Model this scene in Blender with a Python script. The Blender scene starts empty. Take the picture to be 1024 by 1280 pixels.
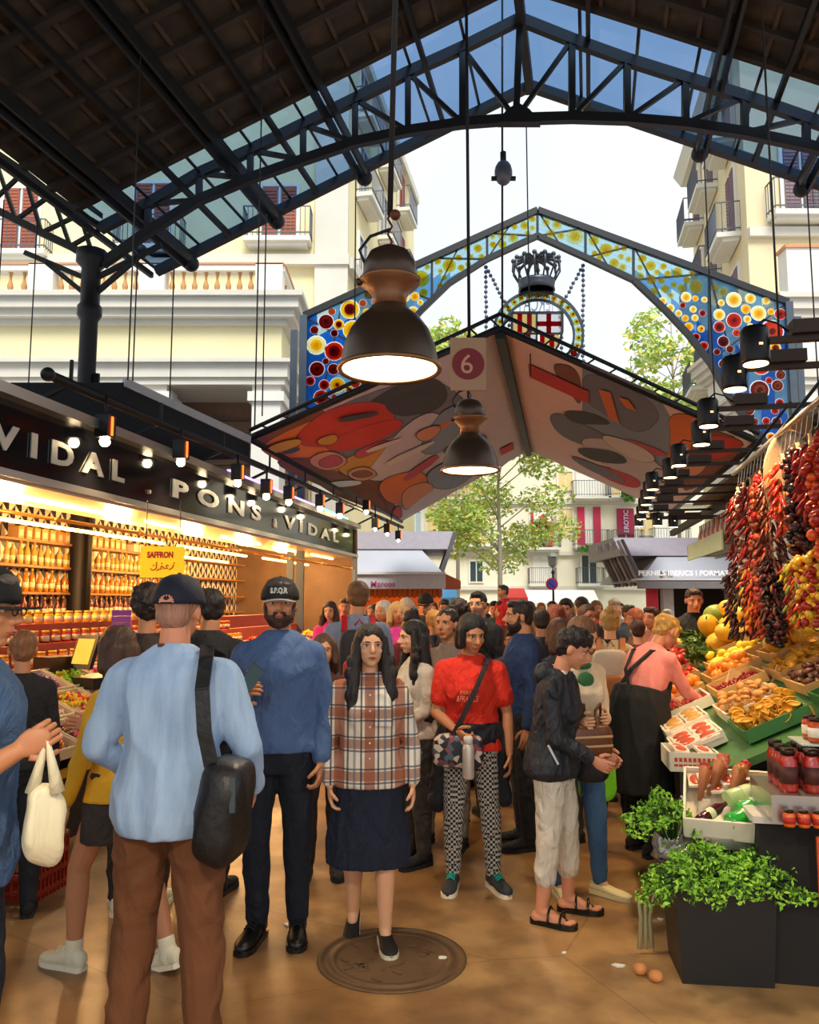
import bpy, bmesh, math, random
from math import sin, cos, pi, radians, sqrt, atan2
from mathutils import Vector, Matrix, noise, Euler
from mathutils.bvhtree import BVHTree
random.seed(7)
COL = bpy.context.scene.collection
V = Vector
F = 1010.0; PIT = radians(6.4); CH = 1.70

def ray(px, py):
    cx = px-512; cy = 640-py
    return V((cx, F*cos(PIT)-cy*sin(PIT), cy*cos(PIT)+F*sin(PIT)))
def at(px, py, Y):
    d = ray(px, py); k = Y/d.y
    return V((d.x*k, Y, CH+d.z*k))
def atz(px, py, z):
    d = ray(px, py); k = (z-CH)/d.z
    return V((d.x*k, d.y*k, z))
def onplane(px, py, p0, n):
    d = ray(px, py); o = V((0, 0, CH)); n = V(n)
    return o+d*((V(p0)-o).dot(n)/d.dot(n))

# ---------------------------------------------------------------- materials
def lin(c):
    if isinstance(c, str):
        c = tuple(int(c[i:i+2], 16)/255 for i in (0, 2, 4))
    return tuple((x/12.92 if x <= .04045 else ((x+.055)/1.055)**2.4) for x in c[:3])+(1,)
MATS = {}
class NT:
    def __init__(s, name):
        s.m = bpy.data.materials.new(name); s.m.use_nodes = True
        s.t = s.m.node_tree; s.t.nodes.clear()
        s.out = s.n('ShaderNodeOutputMaterial'); s.b = s.n('ShaderNodeBsdfPrincipled')
        s.l(s.b.outputs[0], s.out.inputs[0]); s._tc = None
    def n(s, t, **k):
        o = s.t.nodes.new(t)
        for a, v in k.items(): setattr(o, a, v)
        return o
    def l(s, a, b): s.t.links.new(a, b)
    def tc(s, which='Object'):
        if not s._tc: s._tc = s.n('ShaderNodeTexCoord')
        return s._tc.outputs[which]
    def mapping(s, scale=(1, 1, 1), rot=(0, 0, 0), loc=(0, 0, 0), src=None):
        m = s.n('ShaderNodeMapping'); m.inputs['Scale'].default_value = scale
        m.inputs['Rotation'].default_value = rot; m.inputs['Location'].default_value = loc
        s.l(src or s.tc(), m.inputs[0]); return m.outputs[0]
    def noise(s, scale, detail=3, vec=None, rough=.5, dist=0):
        o = s.n('ShaderNodeTexNoise'); o.inputs['Scale'].default_value = scale
        o.inputs['Detail'].default_value = detail; o.inputs['Roughness'].default_value = rough
        o.inputs['Distortion'].default_value = dist
        s.l(vec or s.tc(), o.inputs['Vector']); return o.outputs['Fac']
    def math(s, op, a, b=0, c=None):
        o = s.n('ShaderNodeMath', operation=op)
        for i, x in enumerate((a, b, c)):
            if x is None: continue
            if isinstance(x, (int, float)): o.inputs[i].default_value = x
            else: s.l(x, o.inputs[i])
        return o.outputs[0]
    def mix(s, f, a, b, mode='MIX'):
        o = s.n('ShaderNodeMix', data_type='RGBA', blend_type=mode)
        for i, x in ((0, f), (6, a), (7, b)):
            if isinstance(x, (int, float)): o.inputs[i].default_value = x
            elif isinstance(x, tuple): o.inputs[i].default_value = x
            else: s.l(x, o.inputs[i])
        return o.outputs[2]
    def ramp(s, f, stops, interp='LINEAR'):
        o = s.n('ShaderNodeValToRGB'); e = o.color_ramp; e.interpolation = interp
        while len(e.elements) < len(stops): e.elements.new(.5)
        for i, (p, c) in enumerate(stops):
            e.elements[i].position = p; e.elements[i].color = c
        s.l(f, o.inputs[0]); return o.outputs[0]
    def xyz(s, vec=None):
        o = s.n('ShaderNodeSeparateXYZ'); s.l(vec or s.tc(), o.inputs[0]); return o.outputs
    def bump(s, h, strength=.4, dist=.01):
        o = s.n('ShaderNodeBump'); o.inputs['Strength'].default_value = strength
        o.inputs['Distance'].default_value = dist
        s.l(h, o.inputs['Height']); s.l(o.outputs[0], s.b.inputs['Normal'])
    def col(s, c):
        if isinstance(c, tuple): s.b.inputs['Base Color'].default_value = c
        else: s.l(c, s.b.inputs['Base Color'])
    def set(s, **k):
        for a, v in k.items():
            s.b.inputs[a.replace('_', ' ')].default_value = v
        return s

def M(name, c, rough=.6, metal=0, var=.18, scale=6, bump=0, bscale=60, em=0, emc=None, stretch=(1, 1, 1), spec=.5, sss=0, trans=0, coat=0):
    if name in MATS: return MATS[name]
    t = NT(name); c = lin(c)
    if var > 0:
        d = tuple(x*(1-var) for x in c[:3])+(1,); e = tuple(min(1, x*(1+var*.6)) for x in c[:3])+(1,)
        t.col(t.mix(t.noise(scale, 4, t.mapping(stretch)), d, e))
    else: t.col(c)
    t.set(Roughness=rough, Metallic=metal)
    t.b.inputs['Specular IOR Level'].default_value = spec
    if bump: t.bump(t.noise(bscale, 4, t.mapping(stretch if bscale > 12 else (1, 1, .55)), .5, 1.2 if bscale <= 12 else 0), bump, .01 if bscale > 12 else .05)
    if em:
        t.b.inputs['Emission Color'].default_value = lin(emc) if emc else c
        t.b.inputs['Emission Strength'].default_value = em
    if trans: t.b.inputs['Transmission Weight'].default_value = trans
    if coat: t.b.inputs['Coat Weight'].default_value = coat
    MATS[name] = t.m
    return t.m

# ---------------------------------------------------------------- mesh builder
def frame(d):
    d = V(d).normalized(); up = V((0, 0, 1)) if abs(d.z) < .95 else V((0, 1, 0))
    x = d.cross(up).normalized(); y = x.cross(d).normalized()
    return x, y, d
class MB:
    def __init__(s): s.v = []; s.f = []; s.mi = []; s.sm = []
    def add(s, vs, fs, mi=0, smooth=False):
        o = len(s.v); s.v += [V(p) for p in vs]
        for f in fs:
            s.f.append([i+o for i in f]); s.mi.append(mi); s.sm.append(smooth)
        return s
    def box(s, c, size, R=None, mi=0):
        c = V(c); h = V(size)/2; vs = []
        for z in (-1, 1):
            for y in (-1, 1):
                for x in (-1, 1):
                    p = V((x*h.x, y*h.y, z*h.z))
                    if R is not None: p = R@p
                    vs.append(c+p)
        return s.add(vs, [(0, 2, 3, 1), (4, 5, 7, 6), (0, 1, 5, 4), (2, 6, 7, 3), (0, 4, 6, 2), (1, 3, 7, 5)], mi)
    def hexa(s, p, mi=0):   # 4 bottom, 4 top points
        return s.add(p, [(3, 2, 1, 0), (4, 5, 6, 7), (0, 1, 5, 4), (1, 2, 6, 5), (2, 3, 7, 6), (3, 0, 4, 7)], mi)
    def bar(s, a, b, w=.05, h=None, mi=0, up=None):
        a = V(a); b = V(b); h = h or w; x, y, d = frame(b-a)
        if up is not None:
            x = d.cross(V(up)).normalized(); y = x.cross(d).normalized()
        vs = [q+x*i*w/2+y*j*h/2 for q in (a, b) for i, j in ((-1, -1), (1, -1), (1, 1), (-1, 1))]
        return s.hexa(vs, mi)
    def tube(s, pts, r, seg=8, mi=0, caps=True, smooth=True, sx=1, sy=1):
        pts = [V(p) for p in pts]; n = len(pts)
        if not isinstance(r, (list, tuple)): r = [r]*n
        vs = []; px = None
        for i, p in enumerate(pts):
            d = (pts[min(i+1, n-1)]-pts[max(i-1, 0)])
            if d.length < 1e-9: d = V((0, 0, 1))
            x, y, d = frame(d)
            if px is not None:
                x = (px-d*px.dot(d)).normalized(); y = x.cross(d)
            px = x
            for k in range(seg):
                a = 2*pi*k/seg; vs.append(p+x*cos(a)*r[i]*sx+y*sin(a)*r[i]*sy)
        fs = [(i*seg+k, i*seg+(k+1) % seg, (i+1)*seg+(k+1) % seg, (i+1)*seg+k) for i in range(n-1) for k in range(seg)]
        s.add(vs, fs, mi, smooth)
        if caps:
            o = len(s.v)-len(vs)
            s.f.append([o+k for k in reversed(range(seg))]); s.mi.append(mi); s.sm.append(False)
            s.f.append([o+(n-1)*seg+k for k in range(seg)]); s.mi.append(mi); s.sm.append(False)
        return s
    def caps(s, a, b, ra, rb, seg=12, sx=1, sy=1, ax=None, mi=0):
        """tapered capsule, optional elliptical section with x axis = ax"""
        a = V(a); b = V(b); d = b-a
        L = d.length
        if L < 1e-6: d = V((0, 0, 1))
        x, y, d = frame(d)
        if ax is not None:
            x = (V(ax)-d*V(ax).dot(d)).normalized(); y = x.cross(d)
        rings = []
        for t in (-80, -50, -20): rings.append((a+d*ra*sin(radians(t)), ra*cos(radians(t))))
        rings += [(a, ra), (b, rb)]
        for t in (20, 50, 80): rings.append((b+d*rb*sin(radians(t)), rb*cos(radians(t))))
        vs = [p+x*cos(2*pi*k/seg)*r*sx+y*sin(2*pi*k/seg)*r*sy for p, r in rings for k in range(seg)]
        n = len(rings)
        fs = [(i*seg+k, i*seg+(k+1) % seg, (i+1)*seg+(k+1) % seg, (i+1)*seg+k) for i in range(n-1) for k in range(seg)]
        fs += [tuple(reversed(range(seg))), tuple(range((n-1)*seg, n*seg))]
        return s.add(vs, fs, mi, True)
    def ell(s, c, r, R=None, seg=14, rin=9, mi=0):
        c = V(c); 
        if isinstance(r, (int, float)): r = (r, r, r)
        vs = [V((0, 0, -r[2]))]
        for i in range(1, rin):
            t = -pi/2+pi*i/rin
            for k in range(seg):
                a = 2*pi*k/seg; vs.append(V((r[0]*cos(t)*cos(a), r[1]*cos(t)*sin(a), r[2]*sin(t))))
        vs.append(V((0, 0, r[2])))
        if R is not None: vs = [R@p for p in vs]
        vs = [c+p for p in vs]
        fs = [(0, 1+(k+1) % seg, 1+k) for k in range(seg)]
        for i in range(rin-2):
            o = 1+i*seg
            fs += [(o+k, o+(k+1) % seg, o+seg+(k+1) % seg, o+seg+k) for k in range(seg)]
        o = 1+(rin-2)*seg; L = len(vs)-1
        fs += [(o+k, o+(k+1) % seg, L) for k in range(seg)]
        return s.add(vs, fs, mi, True)
    def lathe(s, prof, c=(0, 0, 0), seg=20, mi=0, R=None, flute=0, smooth=True, caps=True):
        c = V(c); vs = []
        for i, (r, z) in enumerate(prof):
            for k in range(seg):
                a = 2*pi*k/seg; rr = r*(1+(flute if k % 2 else 0))
                p = V((rr*cos(a), rr*sin(a), z))
                if R is not None: p = R@p
                vs.append(c+p)
        fs = [(i*seg+k, i*seg+(k+1) % seg, (i+1)*seg+(k+1) % seg, (i+1)*seg+k) for i in range(len(prof)-1) for k in range(seg)]
        s.add(vs, fs, mi, smooth)
        o = len(s.v)-len(vs)
        if not caps: return s
        if prof[0][0] > 1e-4: s.f.append([o+k for k in reversed(range(seg))]); s.mi.append(mi); s.sm.append(False)
        if prof[-1][0] > 1e-4: s.f.append([o+(len(prof)-1)*seg+k for k in range(seg)]); s.mi.append(mi); s.sm.append(False)
        return s
    def prism(s, pts, ext, mi=0):
        pts = [V(p) for p in pts]; e = V(ext); n = len(pts)
        vs = pts+[p+e for p in pts]
        fs = [tuple(reversed(range(n))), tuple(range(n, 2*n))]+[(i, (i+1) % n, n+(i+1) % n, n+i) for i in range(n)]
        return s.add(vs, fs, mi)
    def quad(s, a, b, c, d, mi=0): return s.add([a, b, c, d], [(0, 1, 2, 3)], mi)
    def disc(s, c, n, r, seg=16, th=.01, mi=0):
        x, y, d = frame(n); c = V(c)
        return s.prism([c+x*cos(2*pi*k/seg)*r+y*sin(2*pi*k/seg)*r for k in range(seg)], d*th, mi)
    def mesh(s, name, loc=None):
        me = bpy.data.meshes.new(name)
        vs = s.v if loc is None else [p-loc for p in s.v]
        me.from_pydata([tuple(p) for p in vs], [], s.f)
        me.polygons.foreach_set('material_index', s.mi)
        me.polygons.foreach_set('use_smooth', s.sm)
        me.update()
        return me
    def build(s, name, mat, parent=None, local=False, fixn=True):
        if not s.v: return None
        if parent is not None: loc = V((0, 0, 0)) if local else wloc(parent)
        else:
            if local: loc = V((0, 0, 0))
            else:
                xs = [p.x for p in s.v]; ys = [p.y for p in s.v]; zs = [p.z for p in s.v]
                loc = V(((min(xs)+max(xs))/2, (min(ys)+max(ys))/2, min(zs)))
        me = s.mesh(name, loc)
        if fixn:
            bm = bmesh.new(); bm.from_mesh(me); bmesh.ops.recalc_face_normals(bm, faces=bm.faces); bm.to_mesh(me); bm.free()
        for m in (mat if isinstance(mat, (list, tuple)) else [mat]): me.materials.append(m)
        o = bpy.data.objects.new(name, me); COL.objects.link(o)
        if parent is not None: o.parent = parent
        else: o.location = loc
        return o
def wloc(o):
    l = V(o.location)
    while o.parent: o = o.parent; l = l+V(o.location)
    return l
def tag(o, label, cat=None, group=None, kind=None):
    if label: o['label'] = label
    if cat: o['category'] = cat
    if group: o['group'] = group
    if kind: o['kind'] = kind
    return o
def empty(name, loc, label=None, cat=None, group=None, rz=0, kind=None):
    o = bpy.data.objects.new(name, None); COL.objects.link(o); o.location = loc; o.rotation_euler = (0, 0, rz)
    o.empty_display_size = .1
    return tag(o, label, cat, group, kind)
def kids(o): return [c for c in ALLK.get(o.name, [])]
def copy_tree(root, loc=None, rz=None, label=None, group=None, scale=None, rot=None):
    def rec(o, par):
        c = o.copy(); COL.objects.link(c)
        if par is not None: c.parent = par
        for ch in list(o.children): rec(ch, c)
        return c
    r = rec(root, None)
    if loc is not None: r.location = loc
    if rz is not None: r.rotation_euler = (0, 0, rz)
    if rot is not None: r.rotation_euler = rot
    if scale is not None: r.scale = (scale,)*3 if isinstance(scale, (int, float)) else scale
    if label: r['label'] = label
    if group: r['group'] = group
    return r
def text_mb(txt, size, depth, xdir, ydir, origin, spacing=1.0, align='LEFT', bold=0, shear=0, mb=None, mi=0, mirror=False, width=None, sxx=1):
    """lettering as real extruded mesh; xdir, ydir unit vectors, origin = baseline start"""
    cu = bpy.data.curves.new('t', 'FONT'); cu.body = txt; cu.size = size; cu.extrude = depth/2
    cu.space_character = spacing; cu.align_x = align; cu.offset = bold; cu.shear = shear; cu.resolution_u = 3
    ob = bpy.data.objects.new('t', cu); COL.objects.link(ob)
    dg = bpy.context.evaluated_depsgraph_get(); me = bpy.data.meshes.new_from_object(ob.evaluated_get(dg))
    x = V(xdir).normalized(); y = V(ydir).normalized(); z = x.cross(y)
    vs = [v.co.copy() for v in me.vertices]
    k = sxx
    if width and vs:
        w = max(v.x for v in vs)-min(v.x for v in vs); k = width/w
    if mb is None: mb = MB()
    mb.add([V(origin)+x*v.x*k+y*v.y+z*v.z for v in vs], [tuple(p.vertices) for p in me.polygons], mi)
    bpy.data.objects.remove(ob); bpy.data.curves.remove(cu); bpy.data.meshes.remove(me)
    return mb
def remesh(mb, voxel, smooth=2, fac=.5):
    me = mb.mesh('r'); ob = bpy.data.objects.new('r', me); COL.objects.link(ob)
    m = ob.modifiers.new('r', 'REMESH'); m.mode = 'VOXEL'; m.voxel_size = voxel
    if smooth:
        q = ob.modifiers.new('s', 'SMOOTH'); q.iterations = smooth; q.factor = fac
    dg = bpy.context.evaluated_depsgraph_get(); r = bpy.data.meshes.new_from_object(ob.evaluated_get(dg))
    vs = [v.co.copy() for v in r.vertices]; fs = [tuple(p.vertices) for p in r.polygons]
    bpy.data.objects.remove(ob); bpy.data.meshes.remove(me); bpy.data.meshes.remove(r)
    o = MB(); o.add(vs, fs, 0, True)
    return o
def spot(loc, target, power, color, angle=80, blend=.6, r=.05):
    l = bpy.data.lights.new('lamp_light', 'SPOT'); l.energy = power; l.color = color
    l.spot_size = radians(angle); l.spot_blend = blend; l.shadow_soft_size = r
    o = bpy.data.objects.new('lamp_light', l); COL.objects.link(o); o.location = loc
    d = V(target)-V(loc); o.rotation_euler = d.to_track_quat('-Z', 'Y').to_euler()
    return o
def point(loc, power, color, r=.05):
    l = bpy.data.lights.new('bulb_light', 'POINT'); l.energy = power; l.color = color; l.shadow_soft_size = r
    o = bpy.data.objects.new('bulb_light', l); COL.objects.link(o); o.location = loc
    return o
def sun(rot, e, ang, c):
    l = bpy.data.lights.new('sun', 'SUN'); l.energy = e; l.angle = radians(ang); l.color = c
    o = bpy.data.objects.new('sun', l); COL.objects.link(o); o.rotation_euler = rot; return o
def rz(a): return Matrix.Rotation(a, 3, 'Z')

# ---------------------------------------------------------------- camera, sky, view
sc = bpy.context.scene
cam = bpy.data.cameras.new('camera'); camo = bpy.data.objects.new('camera', cam); COL.objects.link(camo)
camo.location = (0, 0, CH); camo.rotation_euler = (pi/2+PIT, 0, 0)
cam.sensor_fit = 'VERTICAL'; cam.sensor_height = 36; cam.sensor_width = 28.8; cam.lens = 36*F/1280
cam.clip_end = 500
sc.camera = camo
sc.view_settings.view_transform = 'Standard'; sc.view_settings.look = 'None'
sc.view_settings.exposure = 0.5; sc.view_settings.gamma = 1; sc.view_settings.use_curve_mapping = False
w = bpy.data.worlds.new('world'); sc.world = w; w.use_nodes = True
wt = w.node_tree; bg = wt.nodes['Background']
tc = wt.nodes.new('ShaderNodeTexCoord'); nz = wt.nodes.new('ShaderNodeTexNoise'); nz.inputs['Scale'].default_value = 2.2
nz.inputs['Detail'].default_value = 5
wt.links.new(tc.outputs['Generated'], nz.inputs['Vector'])
cr = wt.nodes.new('ShaderNodeValToRGB'); cr.color_ramp.elements[0].position = .38; cr.color_ramp.elements[1].position = .6
cr.color_ramp.elements[0].color = (.56, .655, .73, 1); cr.color_ramp.elements[1].color = (.70, .73, .76, 1)
wt.links.new(nz.outputs['Fac'], cr.inputs[0]); wt.links.new(cr.outputs[0], bg.inputs[0]); bg.inputs[1].default_value = 1.1
try: sc.cycles.max_bounces = 6; sc.cycles.transparent_max_bounces = 12
except Exception: pass
# ================================================================ floor
AX = V((sin(radians(10.7)), cos(radians(10.7)), 0)); RT = V((AX.y, -AX.x, 0))   # aisle axis and its right
t = NT('polished_concrete')
n1 = t.noise(.55, 6, rough=.6); n2 = t.noise(3.5, 5); n3 = t.noise(40, 3)
c = t.ramp(n1, [(.3, lin('5c3e22')), (.46, lin('8f683e')), (.6, lin('b38e5e')), (.75, lin('6e4f2e'))])
c = t.mix(t.math('MULTIPLY', t.ramp(n2, [(.42, (0, 0, 0, 1)), (.7, (1, 1, 1, 1))]), .7), c, lin('5f4126'))
vo = t.n('ShaderNodeTexVoronoi', feature='DISTANCE_TO_EDGE'); vo.inputs['Scale'].default_value = .3
t.l(t.mapping((1, 1, 1)), vo.inputs['Vector'])
t.col(t.mix(t.math('MULTIPLY', t.math('LESS_THAN', vo.outputs['Distance'], .0015), .35), c, lin('4a3524')))
t.l(t.math('MULTIPLY_ADD', n2, .35, .22), t.b.inputs['Roughness'])
t.bump(n3, .15, .004)
mb = MB(); mb.box((2, 14, -.05), (30, 36, .1)); tag(mb.build('floor', t.m), None, kind='structure')
mb = MB(); mb.box((2, 57, -.06), (120, 50, .1)); tag(mb.build('floor_street', M('street_paving', 'a8a29a', .8)), None, kind='structure')
# manhole cover and litter
c0 = atz(490, 1198, 0)
mb = MB(); mb.lathe([(.36, .001), (.36, .006), (.335, .006), (.335, .003), (.30, .003), (.30, .006), (.27, .006), (.27, .002)], c0, 40)
for i in range(34):
    a = random.random()*6.28; r = sqrt(random.random())*.24
    mb.box(c0+V((r*cos(a), r*sin(a), .005)), (.05, .014, .005), rz(random.choice((0, .8, 1.57, 2.4))))
tag(mb.build('manhole_cover', M('dirty_iron', '6a5138', .6, .2, var=.4)), 'round worn metal manhole cover set in the floor before the plaid shirt woman', 'manhole cover')
for i, (x, y, s, lb) in enumerate([(772, 1208, .03, 'white scrap of litter on the open floor left of the black bin'), (363, 1157, .035, 'pale flattened litter scrap behind the bearded man\'s heels'),
        (553, 1198, .03, 'thin white litter strip on the floor right of the manhole'), (705, 1192, .015, 'tiny white speck of litter on the floor near the black sandals'), (826, 1150, .018, 'small white crumb on the floor left of the parsley bin')]):
    p = atz(x, y, 0); mb = MB(); n = 7
    mb.prism([p+V((cos(k/n*6.28)*s*random.uniform(.6, 1.3), sin(k/n*6.28)*s*random.uniform(.3, .9), .002)) for k in range(n)], (0, 0, .006))
    tag(mb.build('litter_scrap', M('paper_scrap', 'e8e4da', .8)), lb, 'litter')

# ================================================================ market roof
iron = M('dark_iron', '1d1a1a', .55, .3, var=.3); iron2 = M('bluish_iron', '2b2c33', .5, .4)
T0 = at(652, 22, 12.0)
RA = V((sin(radians(12.6)), cos(radians(12.6)), 0))
TR = V((cos(radians(7)), -sin(radians(7)), 0)); TN = V((sin(radians(7)), cos(radians(7)), 0))
SL = .45
dL = (-TR+V((0, 0, -SL))); dR = (TR+V((0, 0, -SL)))
nL = RA.cross(dL).normalized(); nR = RA.cross(dR).normalized()
def roofpt(side, s, t, off=0):   # s along slope (horizontal metres), t along ridge
    n = nL if side < 0 else nR
    if n.z < 0: n = -n
    return T0+RA*t+(dL if side < 0 else dR)*s+n*off
def slab(mb, side, s0, s1, t0, t1, o0, o1, mi=0):
    mb.hexa([roofpt(side, s0, t0, o0), roofpt(side, s1, t0, o0), roofpt(side, s1, t1, o0), roofpt(side, s0, t1, o0),
             roofpt(side, s0, t0, o1), roofpt(side, s1, t0, o1), roofpt(side, s1, t1, o1), roofpt(side, s0, t1, o1)], mi)
t = NT('roof_boards')
w1 = t.noise(2.2, 5, t.mapping((1, 1, 1)))
t.col(t.ramp(w1, [(.3, lin('1f1a12')), (.55, lin('3a2f20')), (.75, lin('544430'))])); t.set(Roughness=.8)
boards = t.m
SW = 7.0
for side, nm in ((-1, 'ceiling_left_slope'), (1, 'ceiling_right_slope')):
    mb = MB(); slab(mb, side, 0, SW, -22, -.55, .10, .16)
    root = mb.build(nm, boards); tag(root, None, kind='structure')
    # rafters following the slope, purlins along the ridge
    mb = MB()
    for i in range(30):
        tt = -.6-i*.62; slab(mb, side, 0, SW, tt-.10, tt, .0, .10)
    mb.build('rafter', M('rafter_wood', '32261b', .8, var=.4), root).__setitem__('kind', 'stuff')
    # tile battens
    mb = MB()
    for i in range(15):
        s = .25+i*.46; slab(mb, side, s, s+.05, -22, -.55, .06, .10)
    mb.build('batten', M('batten_wood', '4a3a28', .8), root).__setitem__('kind', 'stuff')
# glass strip
def tglass(name, c, gl=.08, tl=0):
    t = NT(name); tr = t.n('ShaderNodeBsdfTransparent'); tr.inputs[0].default_value = lin(c)
    g = t.n('ShaderNodeBsdfGlossy'); g.inputs[1].default_value = .15
    m = t.n('ShaderNodeMixShader'); m.inputs[0].default_value = gl
    t.l(tr.outputs[0], m.inputs[1]); t.l(g.outputs[0], m.inputs[2]); 
    if tl:
        tb = t.n('ShaderNodeBsdfTranslucent'); tb.inputs[0].default_value = lin(c); m3 = t.n('ShaderNodeMixShader'); m3.inputs[0].default_value = tl
        t.l(m.outputs[0], m3.inputs[1]); t.l(tb.outputs[0], m3.inputs[2]); m = m3
    t.l(m.outputs[0], t.out.inputs[0])
    return t.m
bglass = tglass('tinted_glass', 'b0c6de', .05)
TEND = (at(657, 107, 13.75)-T0).dot(RA)
for side in (-1, 1):
    root = empty('glass_roof_strip', roofpt(side, 3, .6), 'blue tinted glass strip along the '+('left' if side < 0 else 'right')+' slope of the roof end', 'glass roof')
    n = 8
    for i in range(n):
        mb = MB(); slab(mb, side, i*SW/n+.02, (i+1)*SW/n-.02, -.55, TEND, .12, .135); mb.build('pane', bglass, root)
    for i in range(n+1):
        mb = MB(); slab(mb, side, i*SW/n-.02, i*SW/n+.02, -.55, TEND, .08, .12); mb.build('glazing_bar', iron2, root)
    mb = MB(); mb.bar(roofpt(side, 0, TEND, 0), roofpt(side, SW, TEND, 0), .16, .14); mb.build('edge_beam', iron, root)
    mb = MB(); slab(mb, side, 0, SW, TEND, TEND+.35, .1, .13); mb.build('overhang', M('blue_grey_sheet', '6f86a3', .5), root)
# purlins (two-flange beams running with the ridge)
def s_at(px, py, side):
    n = nL if side < 0 else nR
    p = onplane(px, py, T0, n)-T0
    # solve p = RA*t + d*s
    d = dL if side < 0 else dR
    A = Matrix(((RA.x, d.x, n.x), (RA.y, d.y, n.y), (RA.z, d.z, n.z)))
    r = A.inverted()@p
    return r[1], r[0]
for side, pts in ((-1, [(225, 312), (335, 259), (447, 205)]), (1, [(880, 180), (1004, 232)])):
    for i, (x, y) in enumerate(pts):
        s, tt = s_at(x, y, side)
        root = empty('purlin', roofpt(side, s, TEND, -.1), 'heavy dark roof beam ending in a round knob, %s under the %s roof slope' % (
            ('lowest', 'middle one', 'highest')[i] if side < 0 else ('higher one', 'lower one')[i], 'left' if side < 0 else 'right'), 'roof beam')
        mb = MB()
        for o in (-.07, .07):
            a = roofpt(side, s+o, -20, -.12); b = roofpt(side, s+o, TEND, -.12)
            mb.bar(a, b, .05, .2)
        mb.build('beam', iron, root)
        mb = MB(); mb.ell(roofpt(side, s, TEND+.02, -.16), .15); mb.build('end_knob', iron, root)
    for i in range(len(pts)+1):
        ss = [s_at(x, y, side)[0] for x, y in pts]; ss = [0.35*ss[0]+.0] + [(ss[k]+ss[k+1])/2 for k in range(len(ss)-1)] + [max(ss)+1.1] if side > 0 else [min(ss)*.5]+[(ss[k]+ss[k+1])/2 for k in range(len(ss)-1)]+[max(ss)+.7]
        s = ss[i]
        mb = MB(); mb.bar(roofpt(side, s, -20, -.03), roofpt(side, s, TEND, -.03), .07, .1)
        tag(mb.build('purlin', iron), 'thin dark roof purlin %s on the %s slope' % (('nearest the ridge', 'second from the ridge', 'third from the ridge', 'farthest from the ridge')[i], 'left' if side < 0 else 'right'), 'roof beam')
mb = MB(); mb.bar(T0+RA*-20+V((0, 0, -.05)), T0+RA*TEND+V((0, 0, -.05)), .14, .24)
tag(mb.build('ridge_beam', iron), 'dark ridge beam running along the top of the market roof', 'roof beam')
# ---- truss at the roof end, in its own plane
def tp(px, py, dy=0): return onplane(px, py, T0-TN*dy, TN)
TOP = [(125, 286), (185, 255), (249, 217), (313, 188), (379, 156), (444, 124), (510, 91), (578, 60), (650, 24), (715, 50), (784, 75), (857, 98), (931, 121), (1008, 148), (1075, 172)]
BOT = [(128, 330), (185, 290), (249, 250), (313, 223), (379, 200), (444, 178), (510, 164), (578, 154), (645, 149), (715, 147), (784, 149), (857, 155), (931, 166), (1008, 182), (1075, 200)]
root = empty('roof_truss', tp(650, 150), 'black iron lattice truss spanning the open end of the market roof', 'truss')
for nm, P, wd in (('top_chord', TOP, .17), ('bottom_chord', BOT, .15)):
    mb = MB()
    for a, b in zip(P[:-1], P[1:]): mb.bar(tp(*a), tp(*b), .12, wd)
    mb.build(nm, iron, root)
for i in range(1, len(TOP)-1):
    mb = MB(); mb.bar(tp(*TOP[i]), tp(*BOT[i]), .1, .1); mb.build('post', iron, root)
for i in range(1, len(TOP)-1):
    if i == 8: continue
    j = i+1 if i < 8 else i-1
    mb = MB(); mb.bar(tp(*TOP[i]), tp(*BOT[j]), .07, .07); mb.build('diagonal', iron, root)
mb = MB(); mb.prism([tp(*p, .08) for p in ((622, 152), (634, 136), (648, 128), (662, 136), (676, 152))], TN*.16); mb.build('gusset_plate', iron, root)
# ---- columns
cl = tp(116, 300)
root = empty('iron_column', (cl.x, cl.y, 0), 'tall black iron column rising behind the left stall sign', 'column')
mb = MB(); mb.lathe([(.2, 0), (.2, .3), (.14, .4), (.135, 6.3), (.19, 6.4), (.19, 6.55), (.15, 6.6), (.15, 7.2), (.24, 7.3), (.24, 7.5)], (cl.x, cl.y, 0), 20, flute=.03)
mb.build('shaft', iron, root)
mb = MB()
for sg in (-1, 1):
    for k in range(2):
        mb.bar(V((cl.x, cl.y, 6.7+k*.3)), V((cl.x, cl.y, 7.35+k*.2))+TR*sg*(.8+.4*k), .06, .08)
mb.build('bracket', iron, root)
mb = MB(); mb.tube([V((cl.x+.19, cl.y-.05, 0)), V((cl.x+.19, cl.y-.05, 5.4))], .05); mb.build('drain_pipe', iron, root)
# ---- neighbouring nave on the left: roof plane and lattice girder
root = empty('lattice_girder', tp(60, 280), 'black lattice girder running up and left from the iron column', 'truss')
TL = [(128, 285), (100, 268), (65, 243), (30, 215), (-10, 188), (-60, 152)]; BL = [(118, 326), (88, 308), (52, 291), (20, 275), (-15, 257), (-65, 232)]
for nm, P in (('top_chord', TL), ('bottom_chord', BL)):
    mb = MB()
    for a, b in zip(P[:-1], P[1:]): mb.bar(tp(*a), tp(*b), .1, .12)
    mb.build(nm, iron, root)
for i in range(5):
    mb = MB(); mb.bar(tp(*TL[i]), tp(*BL[i+1]), .06); mb.bar(tp(*BL[i]), tp(*TL[i+1]), .06); mb.build('diagonal', iron, root)
vL = tp(128, 285)+V((0, 0, .15)); dL2 = (tp(-60, 152)+V((0, 0, .15))-vL); dL2 = dL2/dL2.length
mb = MB(); mb.hexa([vL+RA*-18, vL+dL2*7-RA*18, vL+dL2*7, vL, vL+RA*-18+V((0, 0, .1)), vL+dL2*7-RA*18+V((0, 0, .1)), vL+dL2*7+V((0, 0, .1)), vL+V((0, 0, .1))])
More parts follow.
